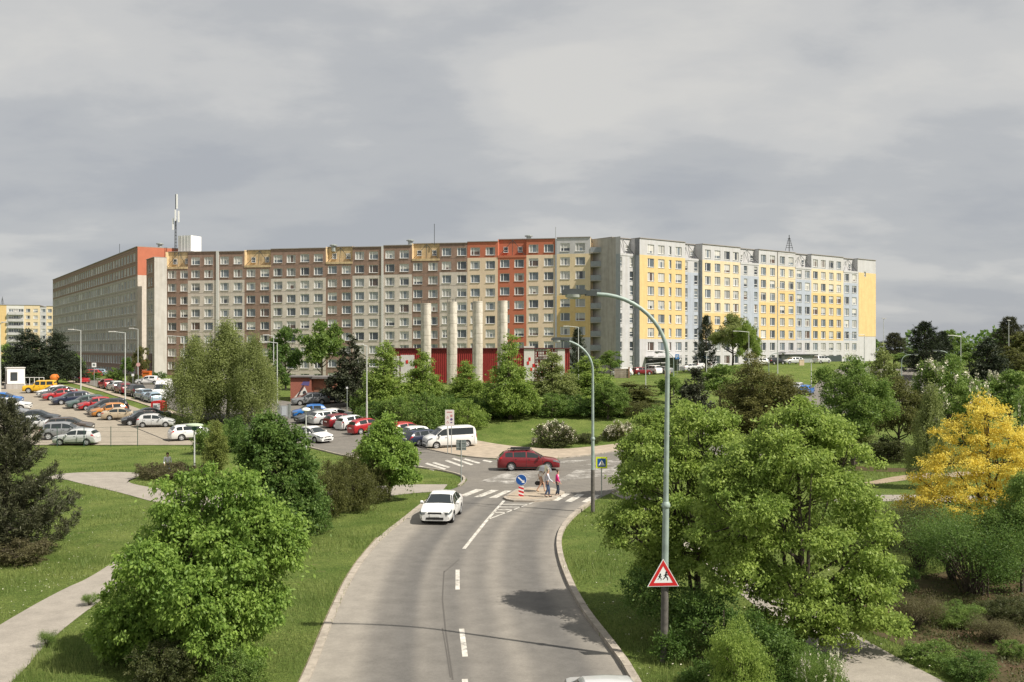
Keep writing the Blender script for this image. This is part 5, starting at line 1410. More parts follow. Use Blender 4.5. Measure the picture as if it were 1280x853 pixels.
for k in range(4): m_.poly([((-.17 + .095 * k) * a, y, zc - .21 * a), ((-.12 + .095 * k) * a, y, zc - .21 * a), ((-.11 + .085 * k) * a, y, zc - .165 * a), ((-.15 + .085 * k) * a, y, zc - .165 * a)])
m_.build('pedestrian_symbol', M_black, r, recalc=False)
# keep right bollard
X, Y, Z = G(651.5, 623.2); k = Y / F
r = tag(empty('keep_right_sign', (X, Y, Z + .12), R(-4)), 'blue keep right arrow disc over a red and white striped board on the island', 'sign')
zc = ZA(600, Y) - Z - .12; rr = 7.0 * k
m_ = MB(); m_.tube([(0, .08, 0), (0, .08, zc)], .03, 8); m_.build('post', M_steel, r)
m_ = MB(); plate(m_, circ(0, zc, rr), -.012, .012); m_.build('rim', M_signwhite, r)
m_ = MB(); plate(m_, circ(0, zc, rr * .94), -.018, -.012); m_.build('disc', M_blue, r)
m_ = MB(); q = rr; y = -.022
limb((-.55, .48 + zc / rr), (.30, -.28 + zc / rr), .24)
P = [(.62, -.58), (.05, -.50), (.52, .02)]; m_.poly([(p[0] * rr, y, zc + p[1] * rr) for p in P]); m_.build('arrow', M_signwhite, r, recalc=False)
z0, z1 = ZA(622, Y) - Z - .12, ZA(608, Y) - Z - .12; wb = 3.3 * k
m_ = MB(); plate(m_, [(-wb, z0), (wb, z0), (wb, z1), (-wb, z1)], -.012, .012); m_.build('striped_board', M_signwhite, r)
m_ = MB(); h3 = (z1 - z0) / 3
for i in range(3):
    zt = z1 - i * h3; m_.poly([(-wb, -.016, zt), (-wb, -.016, zt - h3 * .52), (wb, -.016, zt - h3 * .95), (wb, -.016, zt - h3 * .43)])
m_.build('red_stripes', M_red, r, recalc=False)
# white information board at the van
X, Y, Z = G(562, 568); k = Y / F
r = tag(empty('information_sign', (X, Y, Z), R(-3)), 'tall white sign board with red triangles on two thin posts before the white van', 'sign')
z0, z1 = ZA(533, Y) - Z, ZA(512.5, Y) - Z; wb = 5.6 * k
m_ = MB(); m_.tube([(-wb * .45, .05, -.2), (-wb * .45, .05, z1)], .03, 6); m_.build('post', M_steel, r); m_ = MB(); m_.tube([(wb * .40, .05, -.2), (wb * .40, .05, z1)], .03, 6); m_.build('post', M_steel, r)
m_ = MB(); plate(m_, [(-wb, z0), (wb, z0), (wb, z1), (-wb, z1)], -.015, .015); m_.build('board', mat('sign_pinkish', (.76, .70, .68), .5), r)
M_pink = mat('sign_pink', (.58, .26, .25), .5); hh_ = z1 - z0
m_ = MB(); m_.box((0, -.02, z1 - hh_ * .14), (wb * 1.2, .01, hh_ * .06))
for zz_ in (.40, .10):
    T_ = tri(-wb * .42, z0 + hh_ * (zz_ + .08), wb * .62, hh_ * .16); c_ = (sum(p[0] for p in T_) / 3, sum(p[1] for p in T_) / 3); I_ = [(c_[0] + (p[0] - c_[0]) * .5, c_[1] + (p[1] - c_[1]) * .5) for p in T_]
    for q_ in range(3): m_.poly([(p[0], -.02, p[1]) for p in (T_[q_], T_[(q_ + 1) % 3], I_[(q_ + 1) % 3], I_[q_])])
m_.box((wb * .42, -.02, z0 + hh_ * .64), (wb * .48, .01, hh_ * .14)); m_.build('red_symbols', M_pink, r)
m_ = MB(); plate(m_, circ(wb * .42, z0 + hh_ * .42, wb * .28), -.024, -.016); m_.box((wb * .42, -.02, z0 + hh_ * .23), (wb * .4, .01, hh_ * .06)); m_.build('blue_symbols', mat('sign_violet', (.10, .05, .20), .5), r)
# grey sign backs
def sign_back(px, py, pyt, w_px, h_px, label, post_off=0.0):
    X, Y, Z = G(px, py); k = Y / F
    r = tag(empty('sign', (X, Y, Z), R(2)), label, 'sign'); zt = ZA(pyt, Y) - Z; h = h_px * k; w_ = w_px * k
    m_ = MB(); m_.tube([(0, -.04, -.2), (0, -.04, zt)], .038, 8); m_.build('post', M_steel, r)
    m_ = MB(); plate(m_, [(-w_ / 2, zt - h), (w_ / 2, zt - h), (w_ / 2, zt), (-w_ / 2, zt)], 0, .025); m_.build('plate', M_signback, r)
    m_ = MB(); m_.box((0, -.01, zt - h * .25), (w_ * .9, .02, .05)); m_.box((0, -.01, zt - h * .75), (w_ * .9, .02, .05)); m_.build('bracket', M_steel, r)
sign_back(576.5, 605, 550, 12.5, 13, 'grey back of a square sign on a post at the grassy corner')
sign_back(464, 560, 532, 8, 11, 'grey tilted sign back left of the round young tree')
# notice board of the street
X, Y, Z = G(355, 524); k = Y / F
r = tag(empty('notice_board', (X, Y, Z)), 'grey notice board between two posts at the street right of the birches', 'notice board')
for x in (-7, 7):
    m_ = MB(); m_.box((x * k, 0, 9 * k), (.25, .12, 19 * k)); m_.build('post', M_steel, r)
m_ = MB(); m_.box((0, 0, 10 * k), (11 * k, .08, 14 * k)); m_.build('board', mat('board_grey', (.36, .38, .40), .5), r)
m_ = MB(); m_.box((0, -.06, 10 * k), (6 * k, .03, 11 * k)); m_.build('poster', mat('poster_pale', (.52, .56, .62), .5), r)
# small far signs
def small_sign(px, Y, py, s_px, shape, m_sign, label, post_py=None, m2=None):
    X = XA(px, Y); Z = terr(X, Y); z = ZA(py, Y) - Z; s_ = s_px / F * Y
    r = tag(empty('sign', (X, Y, Z)), label, 'sign')
    m_ = MB(); m_.tube([(0, .06, -.2), (0, .06, z)], .045, 6); m_.build('post', M_steel, r)
    m_ = MB(); plate(m_, circ(0, z, s_ / 2, 16) if shape == 'o' else [(-s_ / 2, z - s_ / 2), (s_ / 2, z - s_ / 2), (s_ / 2, z + s_ / 2), (-s_ / 2, z + s_ / 2)], -.02, .02); m_.build('plate', m_sign, r)
    if m2: m_ = MB(); m_.box((0, -.03, z + s_ * .05), (s_ * .5, .02, s_ * .45)); m_.build('symbol', m2, r)
small_sign(117.5, 165, 456.5, 5.5, 's', M_signwhite, 'square white sign with dark symbol by the far street hedge', m2=M_signback)
small_sign(166, 168, 483 - 14, 3, 's', M_signwhite, 'small pale sign on the pavement left of the orange container')
small_sign(172.8, 150, 456, 5, 'o', mat('sign_redwhite', (.62, .35, .33), .5), 'round red and white sign on a post left of the orange container')
small_sign(341.5, 126, 479.5, 4.5, 's', mat('box_cream', (.60, .56, .46), .6), 'cream box sign on a post between the birches and hut')
small_sign(433.8, 118, 485, 2.4, 's', M_signwhite, 'small pale plate on a post by the hut drive')
def parking_sign(px, Y, py, label):
    X = XA(px, Y); Z = terr(X, Y); z = ZA(py, Y) - Z
    r = tag(empty('parking_sign', (X, Y, Z)), label, 'sign'); m_ = MB(); m_.tube([(0, .05, -.2), (0, .05, z)], .04, 6); m_.build('post', M_steel, r)
    m_ = MB(); plate(m_, [(-.35, z - .45), (.35, z - .45), (.35, z + .45), (-.35, z + .45)], -.015, .015); m_.build('plate', mat('sign_blue_pale', (.05, .20, .50), .4), r)
    m_ = MB(); q = 1; 
    m_.box((-.10, -.02, z), (.10, .012, .55)); m_.box((.03, -.02, z + .23), (.24, .012, .09)); m_.box((.03, -.02, z + .02), (.24, .012, .09)); m_.box((.15, -.02, z + .125), (.09, .012, .28)); m_.build('letter', M_signwhite, r)
parking_sign(846.5, 182, 446, 'blue parking sign on a post right of the nearest lamp, before the entrance')
parking_sign(881.5, 197, 446, 'blue parking sign under the dark conifer above the white van')
# red collection bin, orange container, white cabinets
X, Y, Z = G(198.5, 520); k = Y / F
r = tag(empty('collection_bin', (X, Y, Z + .03), R(-6)), 'red arched collection bin with a white poster by the birches', 'bin')
w_ = 14.5 * k; h_ = 19 * k; prof = [(-w_ / 2, 0), (w_ / 2, 0), (w_ / 2, h_ * .86)] + [(w_ / 2 * math.cos(a), h_ * .86 + h_ * .14 * math.sin(a)) for a in np.linspace(.15, math.pi - .15, 9)] + [(-w_ / 2, h_ * .86)]
m_ = MB(); plate(m_, prof, -.6, .6); m_.build('body', M_red, r)
m_ = MB(); m_.box((.02, -.62, h_ * .62), (w_ * .62, .04, h_ * .40)); m_.build('poster', M_signwhite, r)
m_ = MB(); m_.box((-.12, -.65, h_ * .64), (.42, .02, .22)); m_.box((.05, -.65, h_ * .55), (.5, .02, .05)); m_.build('print', M_signback, r)
m_ = MB(); m_.box((.1, -.62, h_ * .20), (w_ * .42, .04, h_ * .26)); m_.build('notice', mat('poster_tan', (.50, .33, .15), .6), r)
X, Y, Z = G(184, 474); k = Y / F
r = tag(empty('waste_container', (X, Y, Z)), 'orange waste container above the white hatchback, before the maroon door', 'container')
w_ = 8.5 * k; h_ = 10 * k
m_ = MB(); m_.box((0, 0, h_ * .42), (w_, 1.3, h_ * .8)); m_.build('body', mat('bin_orange', (.62, .16, .03), .5), r); m_ = MB(); m_.box((0, -.05, h_ * .9), (w_ * 1.05, 1.45, h_ * .2)); m_.build('lid', mat('bin_lid', (.55, .11, .02), .5), r)
for px, Y, lab in ((834.5, 176, 'white utility cabinet on the bank edge right of the tall lamp pole'), (1002, 205, 'white utility cabinet on the lawn edge before the far entrance')):
    X = XA(px, Y); Z = terr(X, Y); r = tag(empty('utility_cabinet', (X, Y, Z)), lab, 'cabinet')
    m_ = MB(); m_.box((0, 0, .55), (.95, .5, 1.3)); m_.build('body', C_cream, r); m_ = MB(); m_.box((0, 0, 1.23), (1.05, .6, .07)); m_.build('lid', M_white, r)
# retaining wall of planks under the white hatchback
Y = 172; X0, X1 = XA(768, Y), XA(787, Y); Z = terr((X0 + X1) / 2, Y)
r = tag(empty('retaining_wall', (X0, Y, Z)), 'low weathered retaining wall below the white hatchback on the bank', 'wall')
m_ = MB()
for k in range(6): m_.box(((X1 - X0) / 2, .1 + .01 * (k % 2), .15 + .27 * k), (X1 - X0, .25, .255))
m_.build('wall', mat('wall_weathered', (.30, .26, .21), .9, var=.3, scale=2, stain=.3), r)
m_ = MB(); m_.box((X1 - X0 - .1, -.08, .9), (.25, .2, 2.0)); m_.build('post', mat('post_rust', (.26, .15, .09), .8), r)
# wire fence at the near edge of the car park
A_ = Vector(G(-30, 559)[:2]); B_ = Vector(G(172, 558)[:2]); n_ = 7
r = tag(empty('wire_fence', (A_.x, A_.y, 0)), 'thin green post and wire fence along the near edge of the car park', 'fence')
M_fg = mat('fence_green', (.03, .07, .05), .6)
for i in range(n_):
    p = (B_ - A_) * i / (n_ - 1); m_ = MB(); m_.tube([(p.x, p.y, -.1), (p.x, p.y, 1.9)], .035, 6); m_.build('post', M_fg, r)
m_ = MB(); d_ = B_ - A_
for z in (.4, .9, 1.4, 1.8): m_.tube([(0, 0, z), (d_.x, d_.y, z)], .008, 4)
m_.build('wire', M_fg, r)
A_ = Vector(G(92, 479.5)[:2]); B_ = Vector(G(228, 524)[:2]); n_ = 11
r = tag(empty('wire_fence', (A_.x, A_.y, 0)), 'row of thin green fence posts on the grass strip between car park and street', 'fence')
for i in range(n_):
    p = A_ + (B_ - A_) * i / (n_ - 1); z = terr(p.x, p.y); m_ = MB(); m_.tube([(p.x - A_.x, p.y - A_.y, z - .1), (p.x - A_.x, p.y - A_.y, z + 1.3)], .04, 6); m_.build('post', M_fg, r)

# ------------------------------------------------------------------ people
SKIN = mat('skin', (.50, .30, .21), .6); HAIRB = mat('hair_brown', (.07, .045, .03), .7); HAIRG = mat('hair_grey', (.28, .25, .21), .7)
CW = mat('cloth_white', (.76, .75, .74), .85); CL = mat('cloth_pale', (.55, .56, .62), .85, var=.15, scale=8); CP = mat('cloth_pink', (.62, .03, .19), .8); CD = mat('denim', (.055, .085, .16), .9, var=.2, scale=9); CK = mat('denim_dark', (.03, .04, .065), .9); SH_ = mat('shoe_dark', (.035, .03, .028), .6); CT = mat('cloth_tan', (.36, .25, .15), .85)
def skin_mesh(name, verts, edges, radii, m_, sub=1, root=0):
    me = bpy.data.meshes.new(name); me.from_pydata(verts, edges, [])
    o = bpy.data.objects.new(name, me); link(o)
    md = o.modifiers.new('s', 'SKIN'); md.use_smooth_shade = True
    for i, sv in enumerate(me.skin_vertices[0].data):
        sv.radius = (radii[i], radii[i]) if not hasattr(radii[i], '__len__') else radii[i]; sv.use_root = (i == root)
    s2 = o.modifiers.new('u', 'SUBSURF'); s2.levels = sub; s2.render_levels = sub
    dg = bpy.context.evaluated_depsgraph_get(); m2 = bpy.data.meshes.new_from_object(o.evaluated_get(dg)); bpy.data.objects.remove(o)
    m2.name = name; m2.materials.clear(); m2.materials.append(m_); m2.shade_smooth(); return m2
def lerp(a, b_, t): return tuple(a[i] * (1 - t) + b_[i] * t for i in range(3))
def person(X, Y, Z, face, Ht, label, step, top, bottom, hair, legs_bare=False, sleeve=True, armswing=.25, raise_arm=False, shoes=None, jacket=None, skirt=None):
    """x = forward, y = left; step = half stride"""
    k = Ht / 1.75
    r = tag(empty('person', (X, Y, Z), R(face)), label, 'person')
    def V_(x, y, z): return (x * k, y * k, z * k)
    pel = V_(0, 0, .95); wst = V_(.01, 0, 1.10); chest = V_(.03, 0, 1.32); nk = V_(.03, 0, 1.47); hd0 = V_(.055, 0, 1.56); hd1 = V_(.06, 0, 1.66); 
    sh = [V_(.02, s * .185, 1.41) for s in (1, -1)]; hp = [V_(0, s * .095, .90) for s in (1, -1)]
    kn = [V_(step * .62 + .05, .10, .49), V_(-step * .25 + .05, -.10, .49)]; an = [V_(step * 1.0, .10, .085), V_(-step * 1.05, -.10, .13)]
    toe = [V_(step * 1.0 + .19, .115, .03), V_(-step * 1.05 + .17, -.115, .035)]
    el = [V_(-armswing * .5, .25, 1.13), V_(armswing * .4, -.25, 1.13)]; wr_ = [V_(-armswing * .6 + .06, .26, .90), V_(armswing * 1.0 + .12, -.24, .93)]
    if raise_arm: el[1] = V_(.12, -.24, 1.18); wr_[1] = V_(.26, -.14, 1.36)
    vs = [pel, wst, chest, nk, hd0, hd1]; ed = [(0, 1), (1, 2), (2, 3), (3, 4), (4, 5)]; ra = [.125, .115, .135, .052, .085, .088]
    ra = [(x * k, x * k * (.72 if i < 3 else 1)) for i, x in enumerate(ra)]
    def ch(pts, rad, root):
        b0 = len(vs)
        for i, (p, q_) in enumerate(zip(pts, rad)):
            vs.append(p); ra.append((q_ * k, q_ * k)); ed.append((root if i == 0 else b0 + i - 1, b0 + i))
        return len(vs) - 1
    hands = []
    for i in (0, 1):
        hands.append(ch([sh[i], lerp(sh[i], el[i], .5), el[i], lerp(el[i], wr_[i], .4), wr_[i]], [.055, .047, .038, .036, .026], 2))
        ch([hp[i], lerp(hp[i], kn[i], .45), kn[i], lerp(kn[i], an[i], .35), an[i], toe[i]], [.09, .078, .055, .057, .038, .03], 0)
    for i in (0, 1):   # palm, four fingers, thumb
        w_ = Vector(wr_[i]); d_ = (w_ - Vector(el[i])).normalized(); sd_ = Vector((0, 0, 1)).cross(d_); sd_ = sd_.normalized() if sd_.length > .1 else Vector((1, 0, 0))
        palm = ch([tuple(w_ + d_ * .05 * k), tuple(w_ + d_ * .085 * k)], [.030, .030], hands[i])
        inn = Vector((0, -1 if i == 0 else 1, 0))
        for f_ in range(4):
            o_ = sd_ * (f_ - 1.5) * .019 * k; ln = (.065, .078, .074, .058)[f_] * k
            p0 = w_ + d_ * .09 * k + o_; p1 = p0 + d_ * ln * .55 + inn * .008 * k; p2 = p1 + d_ * ln * .4 + inn * .022 * k
            ch([tuple(p0), tuple(p1), tuple(p2)], [.009, .0085, .007], palm)
        t0 = w_ + d_ * .045 * k + sd_ * .034 * k; ch([tuple(t0), tuple(t0 + d_ * .035 * k + sd_ * .018 * k)], [.010, .008], palm - 1)
    ch([V_(.155, 0, 1.615)], [.018], 5)            # nose
    body = inst('body', skin_mesh('body', vs, ed, ra, SKIN, 1), r)
    # clothes grow round the same limbs
    def cloth(name, chains, m_, grow, sub=1):
        v2, e2, r2 = [], [], []
        for pts, rad, rt in chains:
            b0 = len(v2)
            for i, (p, q_) in enumerate(zip(pts, rad)):
                v2.append(p); q_ = q_ if hasattr(q_, '__len__') else (q_, q_); r2.append(((q_[0] + grow) * k, (q_[1] + grow) * k))
                if i == 0:
                    if rt is not None: e2.append((rt, b0))
                else: e2.append((b0 + i - 1, b0 + i))
        return inst(name, skin_mesh(name, v2, e2, r2, m_, sub), r)
    arm = lambda i, t: ([sh[i], lerp(sh[i], el[i], .5), el[i]] + ([lerp(el[i], wr_[i], .45), lerp(el[i], wr_[i], .85)] if t else []), [.055, .047, .040] + ([.038, .030] if t else []), 2)
    tors = ([V_(0, 0, .90), wst, chest, V_(.03, 0, 1.43)], [(.135, .10), (.12, .09), (.14, .10), (.06, .06)], None)
    cloth('shirt', [tors, arm(0, sleeve), arm(1, sleeve)], top, .016)
    if jacket: cloth('jacket', [([V_(-.03, 0, .92), V_(-.025, 0, 1.12), V_(-.02, 0, 1.32), V_(0, 0, 1.43)], [(.135, .085), (.125, .08), (.145, .09), (.06, .05)], None), arm(0, True), arm(1, True)], jacket, .030)
    lg = lambda i: ([hp[i], lerp(hp[i], kn[i], .45)] + ([] if legs_bare else [kn[i], lerp(kn[i], an[i], .4), lerp(kn[i], an[i], .92)]), [.09, .082] + ([] if legs_bare else [.062, .060, .050]), 0)
    cloth('shorts' if legs_bare else 'trousers', [([V_(0, 0, .93), V_(0, 0, 1.02)], [(.13, .10), (.12, .09)], None), lg(0), lg(1)], bottom, .012)
    for i in (0, 1):
        cloth('shoe', [([lerp(an[i], kn[i], .06), tuple(Vector(an[i]) + Vector((-.02 * k, 0, -.035 * k))), toe[i]], [.042, .045, .036], None)], shoes or SH_, .008)
    g = MB(); c = Vector(hd1) + Vector((-.012 * k, 0, .025 * k))
    g.lathe([(.004, .115), (.055, .105), (.092, .06), (.102, .0), (.098, -.04)] + ([(.09, -.10), (.06, -.13)] if hair[1] else [(.085, -.065)]), n=14, cap=False)
    hm = g.mesh('hair', [hair[0]], smooth=True)
    for v in hm.vertices:
        if v.co.x > .03 and v.co.z < .05: v.co.x = .03 + (v.co.x - .03) * .1 - .02; v.co.z += .02
    hm.transform(Matrix.Translation(c) @ Matrix.Scale(k, 4)); inst('hair', hm, r)
    g = MB()
    for s in (1, -1): g.lathe([(.001, -.008), (.008, -.004), (.008, .004), (.001, .008)], c=(hd1[0] + .083 * k, s * .032 * k, hd1[2] - .012 * k), n=8)
    g.box((hd1[0] + .082 * k, 0, hd1[2] - .085 * k), (.012 * k, .045 * k, .010 * k)); inst('face', g.mesh('face', [HAIRB]), r)
    return r, [Vector(w_) for w_ in wr_]
X, Y, Z = G(589.5 + 94.5, 624.5); 
person(*G(684.0, 624.3)[:2], .13, 4, 1.76, 'balding man in a pale grey shirt and blue jeans walking onto the crossing', .13, CL, CD, (HAIRG, False))
person(*G(696.5, 621.5)[:2], .03, 6, 1.66, 'woman in a bright pink jacket and dark jeans leading on the zebra stripes', .10, CW, CK, (HAIRB, False), jacket=CP, armswing=.05)
X, Y, _ = G(676, 617.2)
pr, wr2 = person(X, Y, .13, 3, 1.66, 'bare legged woman in a white top and tan shorts holding a grey umbrella', .26, CW, CT, (HAIRB, True), legs_bare=True, sleeve=False, raise_arm=True, shoes=CT)
ca, sa_ = math.cos(R(3)), math.sin(R(3))
def wpos(v): return (X + v.x * ca - v.y * sa_, Y + v.x * sa_ + v.y * ca, .13 + v.z)
hx = wpos(wr2[1] + Vector((-.06, 0, .02)))
u = tag(empty('umbrella', hx), 'grey green umbrella held over the woman in white', 'umbrella'); u.rotation_euler = (R(-4), R(6), 0)
m_ = MB(); m_.tube([(0, 0, -.12), (0, 0, .42)], .011, 6); m_.build('shaft', M_dark, u)
mu = [mat('umbrella_olive', (.13, .125, .085), .8), mat('umbrella_grey', (.15, .155, .17), .8)]
m_ = MB(); n = 8
for ring, (q_, z) in enumerate(((.001, .42), (.22, .38), (.42, .26), (.54, .02))):
    for j in range(n * 2): 
        a = j * math.pi / n; s_ = q_ * (1 if j % 2 == 0 else .955); m_.v.append((s_ * math.cos(a), s_ * math.sin(a), z))
for i in range(3):
    for j in range(n * 2): m_.f.append((i * n * 2 + j, i * n * 2 + (j + 1) % (n * 2), (i + 1) * n * 2 + (j + 1) % (n * 2), (i + 1) * n * 2 + j)); m_.m.append((j // 2) % 2)
m_.build('canopy', mu, u, recalc=False)
hb = wpos(wr2[0] + Vector((0, .02, -.05)))
bg = tag(empty('shopping_bag', (hb[0], hb[1], hb[2] - .30)), 'black bag hanging low from the hand of the bare legged woman', 'bag')
m_ = MB(); m_.box((0, 0, 0), (.56, .2, .26)); 
me_ = m_.mesh('bag', [M_black]); bm = bmesh.new(); bm.from_mesh(me_); bmesh.ops.bevel(bm, geom=bm.edges[:], offset=.06, segments=3, affect='EDGES'); bm.to_mesh(me_); bm.free(); inst('body', me_, bg)
m_ = MB(); m_.tube([(-.15, 0, .12), (-.06, 0, .28), (.06, 0, .28), (.15, 0, .12)], .012, 5); m_.build('handle', M_black, bg)
person(XA(833, 66.5), 66.5, 0.02, 250, 1.75, 'person in white on the footpath, glimpsed through the big tree behind the lamp', .18, CW, CW, (HAIRB, True), sleeve=True)
person(XA(209.5, 72.6), 72.6, 0.0, 290, 1.70, 'person in a white top with brown hair behind the low hedge', .05, CW, CD, (HAIRB, True), sleeve=True)
# ------------------------------------------------------------------ trees
def leaves_at(C, D, L, rng, wid=.55, fold=.18, spread=.55):
    n = len(C)
    d = D + rng.normal(0, spread, (n, 3)); d /= np.linalg.norm(d, axis=1)[:, None] + 1e-9
    r = rng.normal(0, 1, (n, 3)); r[:, 2] += .0
    s = np.cross(d, r); s /= np.linalg.norm(s, axis=1)[:, None] + 1e-9
    nn = np.cross(s, d)
    l = (L * rng.uniform(.65, 1.3, n))[:, None]
    a = C; t = C + d * l; m = C + d * l * .45 + nn * l * fold * .5
    return np.stack([a, m + s * l * wid / 2, t, m - s * l * wid / 2], 1).reshape(-1, 3)

def crown(lobes, n, L, rng, per=26, sig=.22, flat=.7, droop=.35, shell=.20, wid=.55, clip=.55, hang=0.0, lowcut=-.75, dome=True):
    """leaf clumps gathered near the surface of overlapping lobes"""
    lb = np.array(lobes, float); wts = (lb[:, 3] * lb[:, 5] + lb[:, 4] * lb[:, 5]) ; wts /= wts.sum()
    ncl = max(8, n // per); got = []; outd = []
    while len(got) < ncl:
        k = rng.choice(len(lb), p=wts); v = rng.normal(0, 1, 3); v /= np.linalg.norm(v)
        if v[2] < lowcut: continue
        rr = min(1.12, 1 - abs(rng.normal(0, shell)) + rng.uniform(0, .10))
        p = lb[k, :3] + v * lb[k, 3:6] * max(rr, .15)
        q = (p - lb[:, :3]) / lb[:, 3:6]; dd_ = np.linalg.norm(q, axis=1); dd_[k] = 9
        if dd_.min() < clip and rng.random() < .9: continue
        got.append(p); outd.append(v)
    got = np.array(got); outd = np.array(outd)
    cs = rng.lognormal(0, .35, ncl)
    idx = rng.choice(ncl, n, p=cs / cs.sum())
    S_ = sig * (.7 + .6 * rng.random(ncl))
    C = got[idx] + rng.normal(0, 1, (n, 3)) * S_[idx][:, None] * np.array([1, 1, flat])
    if dome and not hang:
        a = rng.uniform(0, 2 * math.pi, n); q = np.sqrt(rng.random(n)) * 1.75; s_ = S_[idx]
        jag = 1 + .35 * np.sin(a * 3 + idx) + .2 * np.sin(a * 5 + idx * 2.3)
        o = np.stack([np.cos(a) * q * jag * s_, np.sin(a) * q * jag * s_, (-.30 * q ** 2 + rng.normal(0, .22, n)) * s_], 1)
        od = outd[idx]; o[:, 2] -= (od[:, 0] * o[:, 0] + od[:, 1] * o[:, 1]) * .45
        C = got[idx] + o
    if hang:
        C[:, 2] -= rng.uniform(0, 1, n) ** 1.2 * hang * (.4 + .9 * rng.random(ncl)[idx])
        C[:, :2] = got[idx][:, :2] + (C[:, :2] - got[idx][:, :2]) * .55
    C[:, 2] = np.maximum(C[:, 2], .05)
    D = outd[idx] * .45 + np.array([0, 0, -droop])
    if dome and not hang: D[:, :2] += o[:, :2] / (np.linalg.norm(o[:, :2], axis=1)[:, None] + 1e-6) * .45
    return leaves_at(C, D, np.full(n, L), rng, wid), got

def sublobes(lobes, rng, m=9, lo=.28, hi=.46, fz=.8, out=1.0):
    """each big lobe carries smaller boughs on its surface"""
    res = []
    for l in lobes:
        x, y, z, rx, ry, rz = l; k = max(3, int(round(m * rng.uniform(.85, 1.15)))); a0 = rng.uniform(0, 6.28)
        for i in range(k):
            h = 1 - 1.55 * (i + .5) / k; a = a0 + i * 2.4; c = math.sqrt(max(0, 1 - h * h)); q = rng.uniform(lo, hi); o = (1 - q * .75) * out * rng.uniform(.85, 1.12)
            
            if rng.random() < .16: o *= 1.22; q *= .55
            rm = (rx * ry * rz) ** (1 / 3); w = q * min(rx, rm * 1.15)
            res.append((x + math.cos(a) * c * o * rx, y + math.sin(a) * c * o * ry, z + h * o * rz, w, w, w * fz))
    return res

def limbs(lobes, base_r, H, got, rng, ntw=60, lean=(0, 0), ns=1, trunk_top=.8, n=7):
    mb = MB(); lb = np.array(lobes, float)
    top = np.array([lean[0], lean[1], H * trunk_top])
    tp = lambda t: np.array([lean[0] * t ** 1.5 + .06 * H * .12 * math.sin(t * 5), lean[1] * t ** 1.5 + .05 * H * .1 * math.sin(t * 4 + 1), H * trunk_top * t])
    T = [tp(i / 8) for i in range(9)]; T[0][2] = -.25
    mb.tube(T, [base_r * (1.25 if i == 0 else 1) * (1 - .85 * i / 8) + .012 for i in range(9)], n)
    for s in range(1, ns):
        a = s * 2.4; o = np.array([math.cos(a), math.sin(a), 0]) * H * .13
        mb.tube([np.array([0, 0, -.2]) + o * .15] + [tp(t) * .95 + o * (t ** .8) for t in (.25, .5, .75, 1)], [base_r * .7, base_r * .55, base_r * .4, base_r * .25, .012], 6)
    cen = lb[:, :3]
    for k in range(len(lb)):
        c = cen[k]; t0 = max(.15, min(.85, (c[2] * .55) / (H * trunk_top))); p0 = tp(t0); mid = (p0 + c) / 2 + np.array([0, 0, -.04 * H])
        r0 = base_r * (1 - .85 * t0) * .6 + .01
        mb.tube([p0, mid, c], [r0, r0 * .7, r0 * .35], 5, cap=False)
    for i in rng.choice(len(got), min(ntw, len(got)), replace=False):
        g_ = got[i]; k = np.argmin(np.linalg.norm((cen - g_) / lb[:, 3:6], axis=1)); c = cen[k]
        m_ = c * .45 + g_ * .55 + rng.normal(0, .03 * H, 3) * .5
        mb.tube([c, m_, g_], [base_r * .16 + .006, base_r * .10 + .005, .004], 4, cap=False)
    return mb

